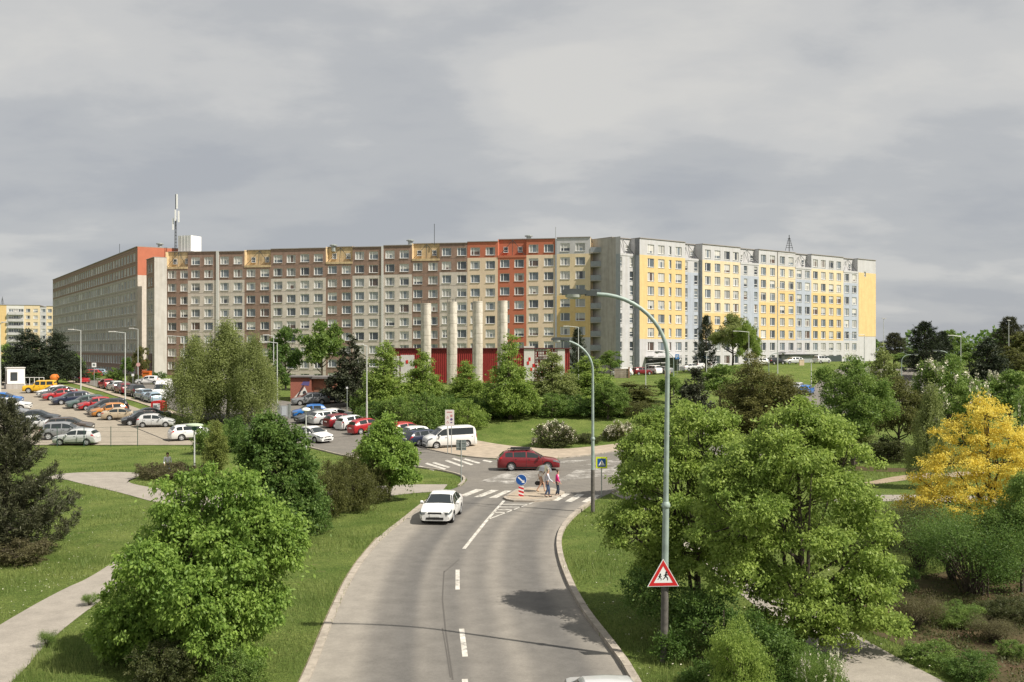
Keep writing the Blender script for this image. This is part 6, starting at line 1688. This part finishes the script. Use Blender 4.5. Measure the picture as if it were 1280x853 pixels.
def auto_lobes(shape, W_, H, rng):
    R_ = W_ / 2; out = []
    if shape == 'round':
        out.append((0, 0, H * .58, R_ * .72, R_ * .72, H * .32))
        for i in range(11):
            a = i * 2.4 + rng.uniform(-.3, .3); z = H * rng.uniform(.30, .86); k = math.sqrt(max(.05, 1 - ((z / H - .55) / .48) ** 2))
            q = R_ * .30 * rng.uniform(.85, 1.25); out.append((math.cos(a) * (R_ * k - q * .85), math.sin(a) * (R_ * k - q * .85), z, q, q, q * (H / W_) * .75))
        out.append((rng.uniform(-.15, .15) * R_, 0, H * .88, R_ * .30, R_ * .30, H * .115))
    elif shape in ('cone', 'column'):
        for i in range(7):
            t = i / 6; z = H * (.16 + .74 * t)
            rr = R_ * ((1 - t) ** .75 * .92 + .13) if shape == 'cone' else R_ * (.45 + .6 * math.sin(math.pi * (.18 + .75 * t)))
            m_ = 4 if t < .7 else 2 if t < .95 else 1
            for j in range(m_):
                a = j * 2 * math.pi / m_ + i * 1.1 + rng.uniform(-.3, .3); q = rr * (.55 if m_ > 1 else .9) * rng.uniform(.85, 1.15); o = (rr - q * .8) if m_ > 1 else 0
                out.append((math.cos(a) * o, math.sin(a) * o, z + rng.uniform(-.04, .04) * H, q, q, H * .13))
        out.append((0, 0, H * .90, R_ * .26, R_ * .26, H * .10)); out.append((0, 0, H * .80, R_ * .36, R_ * .36, H * .10))
    elif shape == 'bush':
        out.append((0, 0, H * .40, R_ * .75, R_ * .75, H * .42))
        for i in range(6): out.append((math.cos(i * 1.05) * R_ * .6, math.sin(i * 1.05) * R_ * .6, H * .17, R_ * .36, R_ * .36, H * .2))
        for i in range(9):
            a = i * 2.4; q = R_ * .36 * rng.uniform(.8, 1.2); o = R_ - q
            out.append((math.cos(a) * o, math.sin(a) * o, H * rng.uniform(.28, .72), q, q, H * .27))
        out.append((0, 0, H * .82, R_ * .3, R_ * .3, H * .2))
    elif shape == 'birch':
        for i in range(13):
            t = (i + .5) / 13; a = i * 2.4; z = H * (.30 + .62 * t); rr = R_ * (.95 - .75 * t ** 1.6); q = R_ * .34 * (1.1 - .5 * t)
            out.append((math.cos(a) * (rr - q) , math.sin(a) * (rr - q), z, q, q, H * .10))
        out.append((0, 0, H * .95, R_ * .15, R_ * .15, H * .05))
    elif shape == 'shrub':   # fountain of stems
        for i in range(12):
            a = i * 2.4; t = rng.uniform(.3, 1); out.append((math.cos(a) * R_ * .8 * t, math.sin(a) * R_ * .8 * t, H * rng.uniform(.42, .86), R_ * .28, R_ * .28, H * .16))
    return out

def pine_leaves(W_, H, rng, nb=90, tuft=12, L=.22, base=.12, sparse=1.0, irregular=.35, up=.25):
    """whorls of branches carrying tufts of needles"""
    R_ = W_ / 2; C = []; D = []; br = MB(); got = []
    for i in range(nb):
        t = base + (1 - base) * (i / nb) ** .9
        ln = R_ * min(1.0, (1 - t) ** .72 * 1.06 + .10) * rng.uniform(1 - irregular, 1.05)
        a = i * 2.4 + rng.uniform(-.4, .4); z0 = H * t * .97
        d = np.array([math.cos(a), math.sin(a), 0]); p0 = np.array([0, 0, z0])
        droop = -.10 if t < .5 else .12
        p1 = p0 + d * ln * .6 + np.array([0, 0, ln * droop]); p2 = p0 + d * ln + np.array([0, 0, ln * (droop + up)])
        br.tube([p0, p1, p2], [.018 * H * .35 * (1.1 - t) + .01, .012 + .004 * H * (1 - t) * .5, .006], 4, cap=False)
        k = max(3, int(ln / (L * .75) * sparse)); sd = np.array([-d[1], d[0], 0])
        for j in range(k * 3):
            s = rng.uniform(.22, 1.05); b0 = p0 * (1 - s) + p1 * s if s < .5 else p1 + (p2 - p1) * (s - .5) * 2
            if s < .5: b0 = p0 + (p1 - p0) * s * 2
            c = b0 + sd * rng.normal(0, .16 * ln * (1.1 - .5 * s)) + np.array([0, 0, rng.normal(.02, .05) * ln])
            for _ in range(tuft):
                C.append(c + rng.normal(0, L * .22, 3)); D.append(d * .5 + np.array([0, 0, .55]) + rng.normal(0, .2, 3))
    C = np.array(C); D = np.array(D)
    br.tube([(0, 0, -.2), (.02 * H, 0, H * .4), (0, .01 * H, H * .75), (0, 0, H * .98)], [.024 * H, .018 * H, .010 * H, .01], 8)
    return leaves_at(C, D, np.full(len(C), L), rng, .17, .0, .55), br

TP = {}
def proto(shape, v, dense):
    key = (shape, v, dense)
    if key in TP: return TP[key]
    rng = np.random.default_rng(abs(hash((shape == 'cone', shape == 'bush', v))) % 9999 + len(shape) * 31 + v * 7)
    H, W_ = {'round': (8, 6), 'cone': (8, 4.6), 'column': (9, 4), 'bush': (2, 3), 'birch': (11, 6.5), 'pine': (9, 6), 'shrub': (3, 3.6)}[shape]
    if shape == 'pine':
        V, br = pine_leaves(W_, H, rng, nb=110 if dense > 1 else 70, tuft=9 if dense > 1 else 7, L=.34 if dense > 1 else .48, irregular=.4)
        tk = br
    else:
        lb = auto_lobes(shape, W_, H, rng)
        n = {1: 8000, 2: 19000, 3: 36000}[dense] if shape not in ('bush', 'shrub') else {1: 5000, 2: 11000, 3: 22000}[dense]
        L = {1: .30, 2: .20, 3: .15}[dense] * (1 if shape not in ('bush', 'shrub') else .48)
        if shape == 'birch': V, got = crown(lb, int(n * 1.5), L * .95, rng, per=60, sig=.34, flat=1.1, droop=1.0, hang=3.4, shell=.3, wid=.5, clip=.3)
        elif shape == 'shrub': V, got = crown(lb, int(n * 1.3), L * .9, rng, per=24, sig=.24, flat=1.3, droop=.1, shell=.4, wid=.42, clip=.2, dome=False)
        else: V, got = crown(sublobes(lb, rng, 7, .32, .52, .8), n, L, rng, per=22, sig=.15 if shape != 'bush' else .07, flat=.8, shell=.18, dome=False)
        if shape == 'shrub':
            tk = MB()
            for i in rng.choice(len(got), 50): tk.tube([(rng.normal(0, .12), rng.normal(0, .12), -.1), (got[i][0] * .45, got[i][1] * .45, got[i][2] * .6), tuple(got[i])], [.022, .016, .006], 4, cap=False)
        else: tk = limbs(lb, {'birch': .13, 'bush': .04}.get(shape, .15), H, got, rng, 50, trunk_top=.85 if shape == 'birch' else .75)
    TP[key] = (fast_mesh('crown', V, 4, LM['mid']), tk.mesh('trunk', [M_bark], recalc=False), W_, H)
    return TP[key]
TCAT = {'bush': ('shrub', 'shrub'), 'shrub': ('shrub', 'shrub'), 'pine': ('pine_tree', 'conifer'), 'birch': ('birch_tree', 'tree')}
def tree(shape, lm, px, Y, pyt, wpx, label, v=0, dense=1, group=None, bark=None, sink=0.0, petals=0, rz=None, name=None):
    cm_, tm_, W_, H_ = proto(shape, v, dense)
    X = XA(px, Y); Z = terr(X, Y); H = ZA(pyt, Y) - Z; w = wpx / F * Y
    nm, ct = TCAT.get(shape, ('tree', 'tree'))
    r = empty(name or nm, (X, Y, Z - sink), (px * 1.7 + v) % 6.28 if rz is None else rz, (w / W_, w / W_, (H + sink) / H_)); tag(r, label, ct, group)
    inst('crown', cm_, r, mat=LM[lm]); inst('trunk', tm_, r, mat=bark or (M_birch if shape == 'birch' else M_bark))
    if petals:
        rng = np.random.default_rng(int(px)); co = np.empty(len(cm_.vertices) * 3, np.float32); cm_.vertices.foreach_get('co', co); co = co.reshape(-1, 3)[::4]
        q = np.linalg.norm(co[:, :2], axis=1) / (W_ / 2) * .8 + co[:, 2] / H_ * .7
        idx = rng.choice(np.where(q > np.quantile(q, .45))[0], petals)
        k = 14; C = (np.repeat(co[idx], k, 0) + rng.normal(0, 1, (petals * k, 3)) * np.array([.06, .06, .17]) * (W_ / 6 if shape != 'bush' else .5)); C[:, 2] += .1 * W_ / 6
        D = np.tile(np.array([[0, 0, .5]]), (len(C), 1))
        inst('blossom', fast_mesh('blossom', leaves_at(C, D, np.full(len(C), .19 * W_ / 6 if shape != 'bush' else .085), rng, .7), 4, M_petal), r)
    return r

def hero(name, label, cat, px, Y, lobes_px, lm, n, L, seed, per=26, sig=.2, flat=.7, base_r=.13, lean=(0, 0), ntw=140, group=None, bark=None, droop=.45, ns=1, shell=.2, wid=.55, clip=.55, trunk_top=.75, hang=0, sub=(9, .28, .46, .8), fill=.12):
    """a tree built for its place: lobes are (px, py, half width px, half height px, depth offset m, depth radius factor)"""
    rng = np.random.default_rng(seed); X = XA(px, Y); Z = terr(X, Y); k = Y / F; lb = []
    for l in lobes_px:
        x, y_, rw, rh, dy = l[:5]; df = l[5] if len(l) > 5 else 1.0
        lb.append(((x - px) * k, dy, ZA(y_, Y) - Z, rw * k, rw * k * df, rh * k))
    H = max(l[2] + l[5] for l in lb)
    sb = sublobes(lb, rng, *sub)
    V, got = crown(sb, n, L, rng, per, sig, flat, droop, shell, wid, clip, hang, dome=False)
    V2, _ = crown([(l[0], l[1], l[2], l[3] * .7, l[4] * .7, l[5] * .7) for l in lb], int(n * fill), L, rng, 20, .2, 1, droop, .4, wid, .1, dome=False); V = np.vstack([V, V2])
    r = tag(empty(name, (X, Y, Z)), label, cat, group)
    tk = limbs(lb, base_r, H, got, rng, ntw, lean, ns, trunk_top)
    inst('crown', fast_mesh('crown', V, 4, LM[lm]), r); tk.build('trunk', bark or M_bark, r, recalc=False)
    return r

# --- near trees
hero('maple_tree', 'large bright green broadleaf tree left of the road, three rounded tops', 'tree', 238, 29.5,
     [(245, 725, 98, 100, 0), (300, 690, 66, 80, .3), (222, 640, 36, 52, .2), (298, 625, 34, 48, .2), (172, 768, 50, 50, -.3), (345, 672, 36, 44, .4), (270, 780, 80, 62, -.5), (320, 755, 42, 52, 0), (195, 700, 38, 50, .2), (160, 805, 40, 36, 0), (258, 605, 16, 26, 0), (355, 700, 24, 30, .2)],
     'maple', 78000, .125, 11, per=22, sig=.085, flat=.8, base_r=.16, ns=2, droop=.75, shell=.16, sub=(10, .26, .46, .8), fill=.22)
hero('broadleaf_tree', 'dark green young tree behind the large bright tree, beside the olive bushes', 'tree', 345, 47.5,
     [(345, 600, 42, 60, 0), (335, 555, 28, 40, 0), (360, 560, 22, 34, .2), (375, 610, 26, 44, .2), (318, 590, 22, 40, 0), (350, 645, 42, 34, 0), (388, 640, 18, 40, 0), (330, 530, 14, 18, 0), (310, 565, 14, 22, .1), (372, 575, 20, 24, 0)],
     'deep', 40000, .15, 12, per=22, sig=.10, base_r=.12, droop=.6, shell=.16, sub=(8, .3, .5, .85))
hero('broadleaf_tree', 'rounded young green tree at the grassy corner by the parked row', 'tree', 486, 61,
     [(486, 580, 34, 44, 0), (480, 550, 20, 30, 0), (500, 590, 22, 32, 0), (465, 575, 20, 32, 0), (486, 530, 10, 15, 0), (508, 570, 14, 20, 0)],
     'maple', 26000, .17, 13, per=22, sig=.12, base_r=.09, shell=.16, sub=(9, .28, .46, .85))
hero('linden_tree', 'biggest light green tree right of the road with dark forked trunk', 'tree', 1000, 30.8,
     [(985, 640, 95, 105, .4), (1000, 560, 52, 62, .3), (1075, 690, 52, 52, .2), (1055, 595, 44, 55, .5), (925, 655, 58, 72, 0), (1055, 750, 58, 38, -.3), (950, 590, 44, 52, .3), (1000, 520, 22, 24, .3), (925, 720, 46, 38, -.4), (1095, 655, 30, 36, .3), (1100, 725, 28, 26, .2), (1040, 545, 26, 30, .3), (905, 610, 26, 36, .1), (985, 735, 50, 40, -.6), (1090, 775, 34, 18, -.4), (1035, 785, 30, 18, -.5), (960, 775, 36, 20, -.5)],
     'linden', 86000, .115, 14, per=26, sig=.11, flat=.6, base_r=.14, ns=3, droop=.5, shell=.22, ntw=240, sub=(11, .24, .44, .5, 1.06), fill=.10)
hero('linden_tree', 'light green tree leaning over the verge right behind the nearest lamp pole', 'tree', 872, 34.5,
     [(850, 630, 62, 66, .2), (800, 665, 44, 42, -.2), (880, 565, 40, 50, .4), (862, 528, 20, 26, .3), (795, 605, 26, 32, .2), (770, 655, 22, 24, 0), (850, 690, 56, 36, 0), (905, 540, 24, 32, .5), (830, 575, 32, 40, .2), (820, 710, 30, 22, -.2), (895, 640, 40, 60, .5)],
     'linden', 50000, .12, 15, per=26, sig=.12, flat=.6, base_r=.12, ns=2, lean=(-.4, 0), droop=.5, shell=.24, ntw=200, sub=(9, .24, .44, .5, 1.08), fill=.05)
hero('broadleaf_tree', 'pale green maple behind the nearest lamp pole beside the side road', 'tree', 845, 62,
     [(838, 560, 40, 50, 0), (815, 545, 26, 34, 0), (858, 525, 22, 30, 0), (800, 580, 24, 26, 0), (862, 575, 30, 36, 0), (785, 560, 16, 18, -.3), (790, 590, 18, 18, 0)],
     'fresh', 22000, .19, 16, per=24, sig=.15, base_r=.11, sub=(9, .28, .46, .6), group=None)
hero('locust_tree', 'golden yellow leaved tree with flat layered branches at the right edge', 'tree', 1236, 45,
     [(1232, 520, 30, 22, 0), (1205, 545, 34, 19, .2), (1262, 548, 34, 19, 0), (1190, 580, 42, 20, 0), (1245, 578, 42, 22, -.3), (1290, 570, 36, 19, 0), (1215, 612, 50, 20, .3), (1270, 612, 44, 20, 0), (1180, 628, 44, 15, -.2), (1235, 645, 44, 18, 0), (1290, 640, 40, 19, .2), (1228, 500, 12, 12, 0), (1165, 612, 20, 11, 0), (1310, 605, 30, 19, 0), (1255, 668, 30, 12, -.2), (1150, 632, 26, 11, .2), (1185, 655, 30, 12, -.2), (1225, 680, 36, 12, .1), (1150, 600, 14, 8, 0)],
     'yellow', 42000, .10, 17, per=22, sig=.11, flat=.5, base_r=.10, bark=M_bark_d, droop=.25, shell=.35, clip=.2, ns=2, trunk_top=.9, ntw=160, sub=(10, .22, .46, .5, 1.1), fill=.15)
# loose dark pine at the left edge
rng = np.random.default_rng(21); Yp = 45.0; Xp = XA(4, Yp); Hp = ZA(496, Yp)
V, br = pine_leaves(5.9, Hp, rng, nb=120, tuft=16, L=.20, base=.05, irregular=.5, up=.30)
r = tag(empty('pine_tree', (Xp, Yp, 0)), 'loose dark pine with ragged branches at the left edge of the lawn', 'conifer')
inst('crown', fast_mesh('crown', V, 4, LM['pine']), r); br.build('trunk', M_bark_d, r, recalc=False)
# flowering chestnut
tree('round', 'mid', 1187, 85, 443, 92, 'chestnut with upright white blossom candles behind the yellow tree', 1, 3, petals=230, name='chestnut_tree')
BANK = 'trees on the bank'
for a in (
 ('round', 'deep', 357, 152, 408, 46, 'dark green tree directly left of the brick hut', 0, 1, BANK),
 ('round', 'mid', 402, 150, 398, 58, 'bright green round tree standing over the brick hut', 1, 1, BANK),
 ('cone', 'purple', 437, 126, 419, 62, 'blackish purple tree right of the brick hut', 2, 1, BANK),
 ('round', 'deep', 347, 138, 452, 34, 'dark low tree at the left wall of the hut behind the twin lamps', 2, 1, BANK),
 ('cone', 'fresh', 482, 112, 427, 70, 'green conical tree behind the parked row, first on the bank', 0, 2, BANK),
 ('cone', 'fresh', 528, 114, 436, 60, 'green conical tree below the leftmost concrete column', 1, 2, BANK),
 ('cone', 'fresh', 583, 116, 451, 62, 'light green tree between the second and third concrete columns', 0, 2, BANK),
 ('cone', 'fresh', 637, 110, 418, 70, 'tallest green tree on the bank, in front of the white hall panel', 2, 2, BANK),
 ('cone', 'birch', 690, 116, 437, 72, 'thin leaved grey green tree in front of the dotted hall wall', 1, 2, BANK),
 ('cone', 'fresh', 735, 118, 445, 78, 'bright leafy tree behind the second curved lamp', 0, 2, BANK),
 ('column', 'olive', 792, 120, 478, 56, 'olive green tree below the retaining wall', 1, 1, BANK),
 ('round', 'deep', 607, 124, 478, 48, 'dark tree in the gap below the third concrete column', 1, 1, BANK),
 ('round', 'deep', 665, 126, 478, 46, 'dark undergrowth tree right of the tallest bank tree', 2, 1, BANK),
 ('round', 'deep', 505, 122, 485, 46, 'dark tree in the gap between the two conical trees', 2, 1, BANK),
 ('round', 'mid', 760, 110, 475, 52, 'green tree on the bank right of the second curved lamp', 2, 2, BANK),
 ('bush', 'mid', 533, 103, 488, 62, 'large green shrub behind the white van left of its sign', 0, 2),
 ('bush', 'fresh', 585, 104, 499, 54, 'light green shrub on the bank right of the white sign board', 1, 2),
 ('bush', 'mid', 455, 112, 492, 40, 'green shrub at the foot of the pale lamp by the parked row', 2, 1),
 ('pine', 'dpine', 722, 186, 411, 30, 'dark conifer before the narrow yellow building', 0, 1),
 ('round', 'mid', 763, 180, 438, 30, 'small green tree before the grey end wall', 0, 1),
 ('pine', 'dpine', 882, 190, 395, 34, 'dark conifer left of the tall leafy tree at the yellow block', 1, 1),
 ('round', 'birch', 916, 184, 391, 54, 'tall green olive tree covering the lower yellow block', 1, 2),
 ('round', 'fresh', 934, 180, 400, 34, 'leafy tree right half of the pair before the yellow block', 2, 2),
 ('cone', 'purple', 868, 106, 457, 54, 'dark purple tree right of the nearest lamp pole', 1, 1),
 ('round', 'mid', 900, 125, 455, 60, 'green tree between dark purple tree and bronze tree', 0, 1),
 ('round', 'mid', 838, 122, 468, 40, 'green tree left of the dark purple tree', 2, 1),
 ('column', 'bronze', 940, 80, 448, 84, 'tall bronze tinted tree behind the biggest light green tree', 0, 3),
 ('column', 'bronze', 980, 80, 468, 70, 'lower bronze tree right of the tall bronze one', 2, 3),
 ('round', 'mid', 1066, 76, 445, 108, 'dense fresh dark green tree before the far yellow block', 2, 3),
 ('round', 'deep', 1030, 82, 505, 50, 'dark green side tree left below the dense dark green one', 1, 2),
 ('column', 'birch', 1105, 130, 431, 36, 'slim pale green tree by the yellow gable wall', 1, 1),
 ('round', 'olive', 1124, 83, 470, 76, 'olive tree left of the flowering chestnut', 0, 2),
 ('birch', 'birch', 1164, 66, 478, 66, 'young birch with a white stem before the olive tree', 0, 2),
 ('pine', 'dpine', 1156, 172, 402, 66, 'tall dark pine on the skyline, tallest left of the chestnut', 0, 2),
 ('pine', 'pine', 1118, 215, 416, 52, 'broad pine on the skyline next to the tall thin lamp', 1, 2),
 ('pine', 'dpine', 1178, 180, 414, 40, 'dark pine right beside the tallest skyline pine', 1, 2),
 ('round', 'mid', 1190, 205, 412, 30, 'round green tree peeping over the pines', 0, 1),
 ('cone', 'dpine', 1234, 150, 421, 66, 'dark rounded conifer right of the flowering chestnut', 0, 2),
 ('pine', 'pine', 1262, 195, 396, 60, 'tall umbrella shaped pine at the right edge of the skyline', 1, 2),
 ('round', 'olive', 1286, 180, 412, 50, 'brownish tree at the right frame edge below the umbrella pine', 1, 1),
 ('round', 'mid', 1212, 175, 428, 40, 'green bushy tree between chestnut and dark rounded conifer', 1, 1),
 ('round', 'olive', 1262, 168, 434, 58, 'olive bushy tree below the umbrella pine', 2, 1),
 ('round', 'mid', 1262, 104, 462, 66, 'green tree behind the top of the yellow tree', 0, 1),
 ('round', 'mid', 1142, 190, 438, 60, 'green tree low between the pines and the yellow gable', 2, 1),
 ('bush', 'mid', 1205, 96, 505, 70, 'green shrub under the flowering chestnut', 0, 2),
 ('bush', 'scrub', 1110, 82, 545, 76, 'scrubby shrub at the edge of the east lawn', 1, 2),
 ('bush', 'scrub', 1046, 80, 550, 60, 'scrubby shrub behind the biggest tree by the dirt bank', 2, 2),
 ('round', 'birch', 1070, 80, 522, 46, 'pale green sapling before the dense dark green tree', 1, 2),
 # left side
 ('birch', 'birch', 243, 112, 418, 84, 'left weeping birch of three, beside the red collection bin', 0, 3, 'weeping birches'),
 ('birch', 'birch', 284, 114, 397, 112, 'tallest middle weeping birch of three', 1, 3, 'weeping birches'),
 ('birch', 'birch', 318, 111, 418, 80, 'right weeping birch of three, beside the twin lamps', 2, 3, 'weeping birches'),
 ('bush', 'mid', 262, 88, 527, 46, 'green shrub in front of the white estate under the birches', 0, 2),
 ('bush', 'deep', 296, 90, 520, 48, 'dark green shrub below the middle weeping birch', 1, 2),
 ('cone', 'dpine', 36, 168, 411, 78, 'dark dense conifer behind the yellow off-roader', 0, 3),
 ('cone', 'dpine', 70, 172, 412, 66, 'dark dense conifer touching the shaded slab', 1, 3),
 ('round', 'mid', 8, 185, 430, 40, 'light green tree at the left edge below the distant yellow block', 0, 1),
 ('round', 'mid', 92, 195, 440, 26, 'small green tree at the foot of the shaded slab', 2, 1),
 ('bush', 'deep', 112, 186, 463, 30, 'dark hedge shrub at the foot of the shaded slab, left', 0, 1),
 ('bush', 'mid', 143, 184, 460, 26, 'green shrub at the foot of the shaded slab, middle', 1, 1),
 ('round', 'deep', 160, 184, 446, 18, 'dark upright shrub by the orange base of the end wall', 1, 1),
 ('round', 'bronze', 176, 180, 433, 22, 'small reddish tree before the stair wing', 0, 1),
 ('bush', 'scrub', 168, 172, 467, 16, 'small olive shrub by the round red and white sign', 2, 1),
 ('bush', 'deep', 200, 178, 464, 18, 'dark shrub at the stair wing white wall', 2, 1),
): tree(*a)
tree('bush', 'scrub', 694, 93.5, 526, 60, 'round white blooming shrub on the grass beyond the red estate', 2, 2, petals=160)
tree('bush', 'olive', 772, 98, 527, 44, 'pale white flowering shrub left of the light tree, above the pavement', 0, 2, petals=200)
tree('bush', 'scrub', 733, 96, 541, 38, 'low green shrub between the two white flowering shrubs', 1, 2)
tree('bush', 'mid', 1240, 120, 468, 50, 'white lilac like shrub right of the chestnut', 1, 1, petals=420)
tree('bush', 'mid', 1284, 88, 482, 34, 'white blossoming shrub at the right edge above the yellow tree', 2, 1, petals=60)
# sapling on the left lawn
r = tree('column', 'lime', 270, 70, 525, 30, 'small pale sapling with thin stem on the lawn by the garden lamp', 2, 2)
# clipped and wild shrubs near the road
for a in (('bush', 'olive', 410, 55, 575, 62, 'olive shrub nearest the dark young tree', 0, 3), ('bush', 'olive', 441, 57, 566, 64, 'tallest olive shrub in the clump left of the road', 1, 3), ('bush', 'olive', 466, 60, 572, 50, 'olive shrub touching the round young tree', 2, 3), ('bush', 'deep', 396, 50, 612, 44, 'dark shrub at the foot of the dark young tree', 2, 2),
          ('bush', 'twig', 190, 71, 577, 44, 'brownish end of the low hedge by the north path', 0, 2, 'low hedge shrubs'), ('bush', 'twig', 222, 70, 577, 50, 'brownish hedge shrub below the person in white', 1, 2, 'low hedge shrubs'), ('bush', 'twig', 256, 70, 578, 46, 'brownish hedge shrub at the garden lamp foot', 2, 2, 'low hedge shrubs'),
          ('bush', 'twig', 25, 43, 672, 80, 'dry brown shrub under the loose dark pine', 1, 2), ('bush', 'scrub', 205, 27.5, 800, 90, 'dark undergrowth at the foot of the large bright tree', 2, 2), ('bush', 'mid', 300, 27.5, 812, 70, 'green undergrowth right of the large bright tree stem', 0, 2)):
    tree(*a)
# dark hedge along the south path
hero('hedge', 'long dark green hedge between the nearest lamp pole and the south path', 'hedge', 905, 29.0,
     [(818, 775, 28, 36, 3.0), (842, 782, 34, 42, 2.2), (872, 785, 36, 42, 1.4), (902, 792, 38, 42, .6), (932, 800, 38, 40, -.2), (962, 812, 38, 38, -1.0), (992, 828, 36, 34, -1.8), (1018, 848, 32, 28, -2.4), (930, 845, 44, 30, -2.2), (880, 835, 40, 30, -1.4), (845, 820, 28, 28, .6)],
     'deep', 42000, .085, 19, per=22, sig=.08, flat=.9, base_r=.05, ntw=60, shell=.2, droop=.1, sub=(10, .24, .4, .9), fill=.25)
tree('bush', 'linden', 925, 26.6, 772, 84, 'light green shrub with fresh shoots in the front hedge', 1, 3)
tree('shrub', 'mid', 1020, 25.2, 812, 60, 'white flowering weed shrub beside the south path', 0, 2, petals=60)
# shrubs on the bare soil at the right
for a in (('shrub', 'deep', 1218, 37.5, 632, 150, 'large dark many stemmed shrub below the yellow tree', 0, 3), ('shrub', 'scrub', 1150, 42, 636, 112, 'dark many stemmed shrub left of the larger one below the yellow tree', 1, 3), ('shrub', 'deep', 1190, 40, 650, 80, 'dark shrub between the two many stemmed shrubs', 2, 2), ('shrub', 'twig', 1142, 33, 742, 66, 'sparse twiggy shrub on the bare soil', 0, 2), ('round', 'mid', 1278, 38, 590, 92, 'green leafy tree at the right edge below the yellow tree', 1, 3),
          ('bush', 'mid', 1165, 29.5, 800, 74, 'low green plant on the path edge, bare soil', 0, 2), ('bush', 'deep', 1215, 28, 815, 70, 'low dark green plant at the bottom right', 1, 2), ('shrub', 'twig', 1240, 31.5, 775, 70, 'sparse weed clump on the bare soil right', 2, 2), ('bush', 'mid', 1265, 30, 800, 40, 'small green plant at the bottom right corner', 2, 2), ('shrub', 'scrub', 1105, 44, 660, 60, 'grey green shrub right of the biggest tree', 2, 2), ('bush', 'mid', 1196, 33.5, 750, 70, 'leafy low shrub in the middle of the bare soil', 0, 3), ('bush', 'scrub', 1255, 34, 745, 80, 'olive low shrub on the bare soil at the right edge', 1, 3), ('bush', 'deep', 1120, 38, 705, 60, 'dark low shrub at the left end of the bare soil', 2, 2), ('bush', 'deep', 1250, 40, 690, 70, 'dark shrub at the foot of the right edge tree', 2, 2)):
    tree(*a)
# weeds by the left path
tree('shrub', 'mid', 112, 36, 742, 24, 'tuft of tall weeds on the left path edge', 0, 1)
tree('shrub', 'mid', 58, 31, 790, 26, 'second tuft of weeds beside the left path', 1, 1)
for i, (px, Y, pyt, w, lm, lab) in enumerate(((470, 108, 500, 50, 'deep', 'dark shrub below the first conical bank tree'), (500, 107, 496, 48, 'mid', 'green shrub between the first two conical bank trees'), (558, 109, 492, 52, 'deep', 'dark shrub below the second concrete column'), (612, 111, 490, 60, 'deep', 'dark shrub below the third concrete column'), (650, 113, 488, 56, 'mid', 'green shrub right of the tallest bank tree stem'), (690, 112, 490, 60, 'mid', 'green shrub under the thin leaved bank tree'), (725, 112, 492, 56, 'deep', 'dark shrub under the bright leafy bank tree'), (762, 112, 494, 54, 'mid', 'green shrub at the right end of the bank planting'), (798, 112, 500, 56, 'olive', 'olive shrub left of the nearest lamp pole on the bank'), (820, 108, 505, 50, 'mid', 'green shrub right of the nearest lamp pole on the bank'))):
    tree('bush', lm, px, Y, pyt, w, lab, i % 3, 2, 'shrubs at the foot of the bank trees')
# low growth on the bare soil
rng = np.random.default_rng(8); X, Y = rng.uniform(13, 30, 1300), rng.uniform(22, 47, 1300)
sp = inside(np.array([g2(p) for p in [(1085, 790), (1075, 750), (1110, 728), (1180, 715), (1290, 712), (1420, 730)]] + [(26, 26), (24, 18), (14.8, 18), (14.6, 24)]), X, Y); X, Y = X[sp], Y[sp]
k = (np.sin(X * 1.3) * np.sin(Y * .9 + 1) + rng.normal(0, .5, len(X))) > -.25; X, Y = X[k], Y[k]
n = 60; C = np.stack([np.repeat(X, n), np.repeat(Y, n), np.zeros(len(X) * n)], 1) + rng.normal(0, 1, (len(X) * n, 3)) * np.array([.28, .28, 0]); C[:, 2] = rng.uniform(.02, .30, len(C)) * np.repeat(rng.uniform(.3, 1, len(X)), n)
tag(link(bpy.data.objects.new('ground_cover', fast_mesh('ground_cover', leaves_at(C, np.tile([[0, 0, .6]], (len(C), 1)), np.full(len(C), .09), rng, .5), 4, LM['scrub']))), 'weeds and low leaves covering the bare soil', 'ground cover', kind='stuff')
# trees far off, reading as one mass
rng = np.random.default_rng(3); Vs = []
for i in range(150):
    px = rng.uniform(-500, 1800); Y = rng.uniform(330, 520); X = XA(px, Y); h = rng.uniform(6, 11); Z = terr(X, Y)
    c = rng.normal(0, 1, (150, 3)); c /= np.linalg.norm(c, axis=1)[:, None]; C = np.array([X, Y, Z + h * .5]) + c * np.array([h * .5, h * .5, h * .5])
    Vs.append(leaves_at(C, c * .5, np.full(150, 1.5), rng, .8))
tag(link(bpy.data.objects.new('distant_woods', fast_mesh('distant_woods', np.vstack(Vs), 4, LM['deep']))), 'dark green woods far behind the buildings', 'woods', kind='stuff')
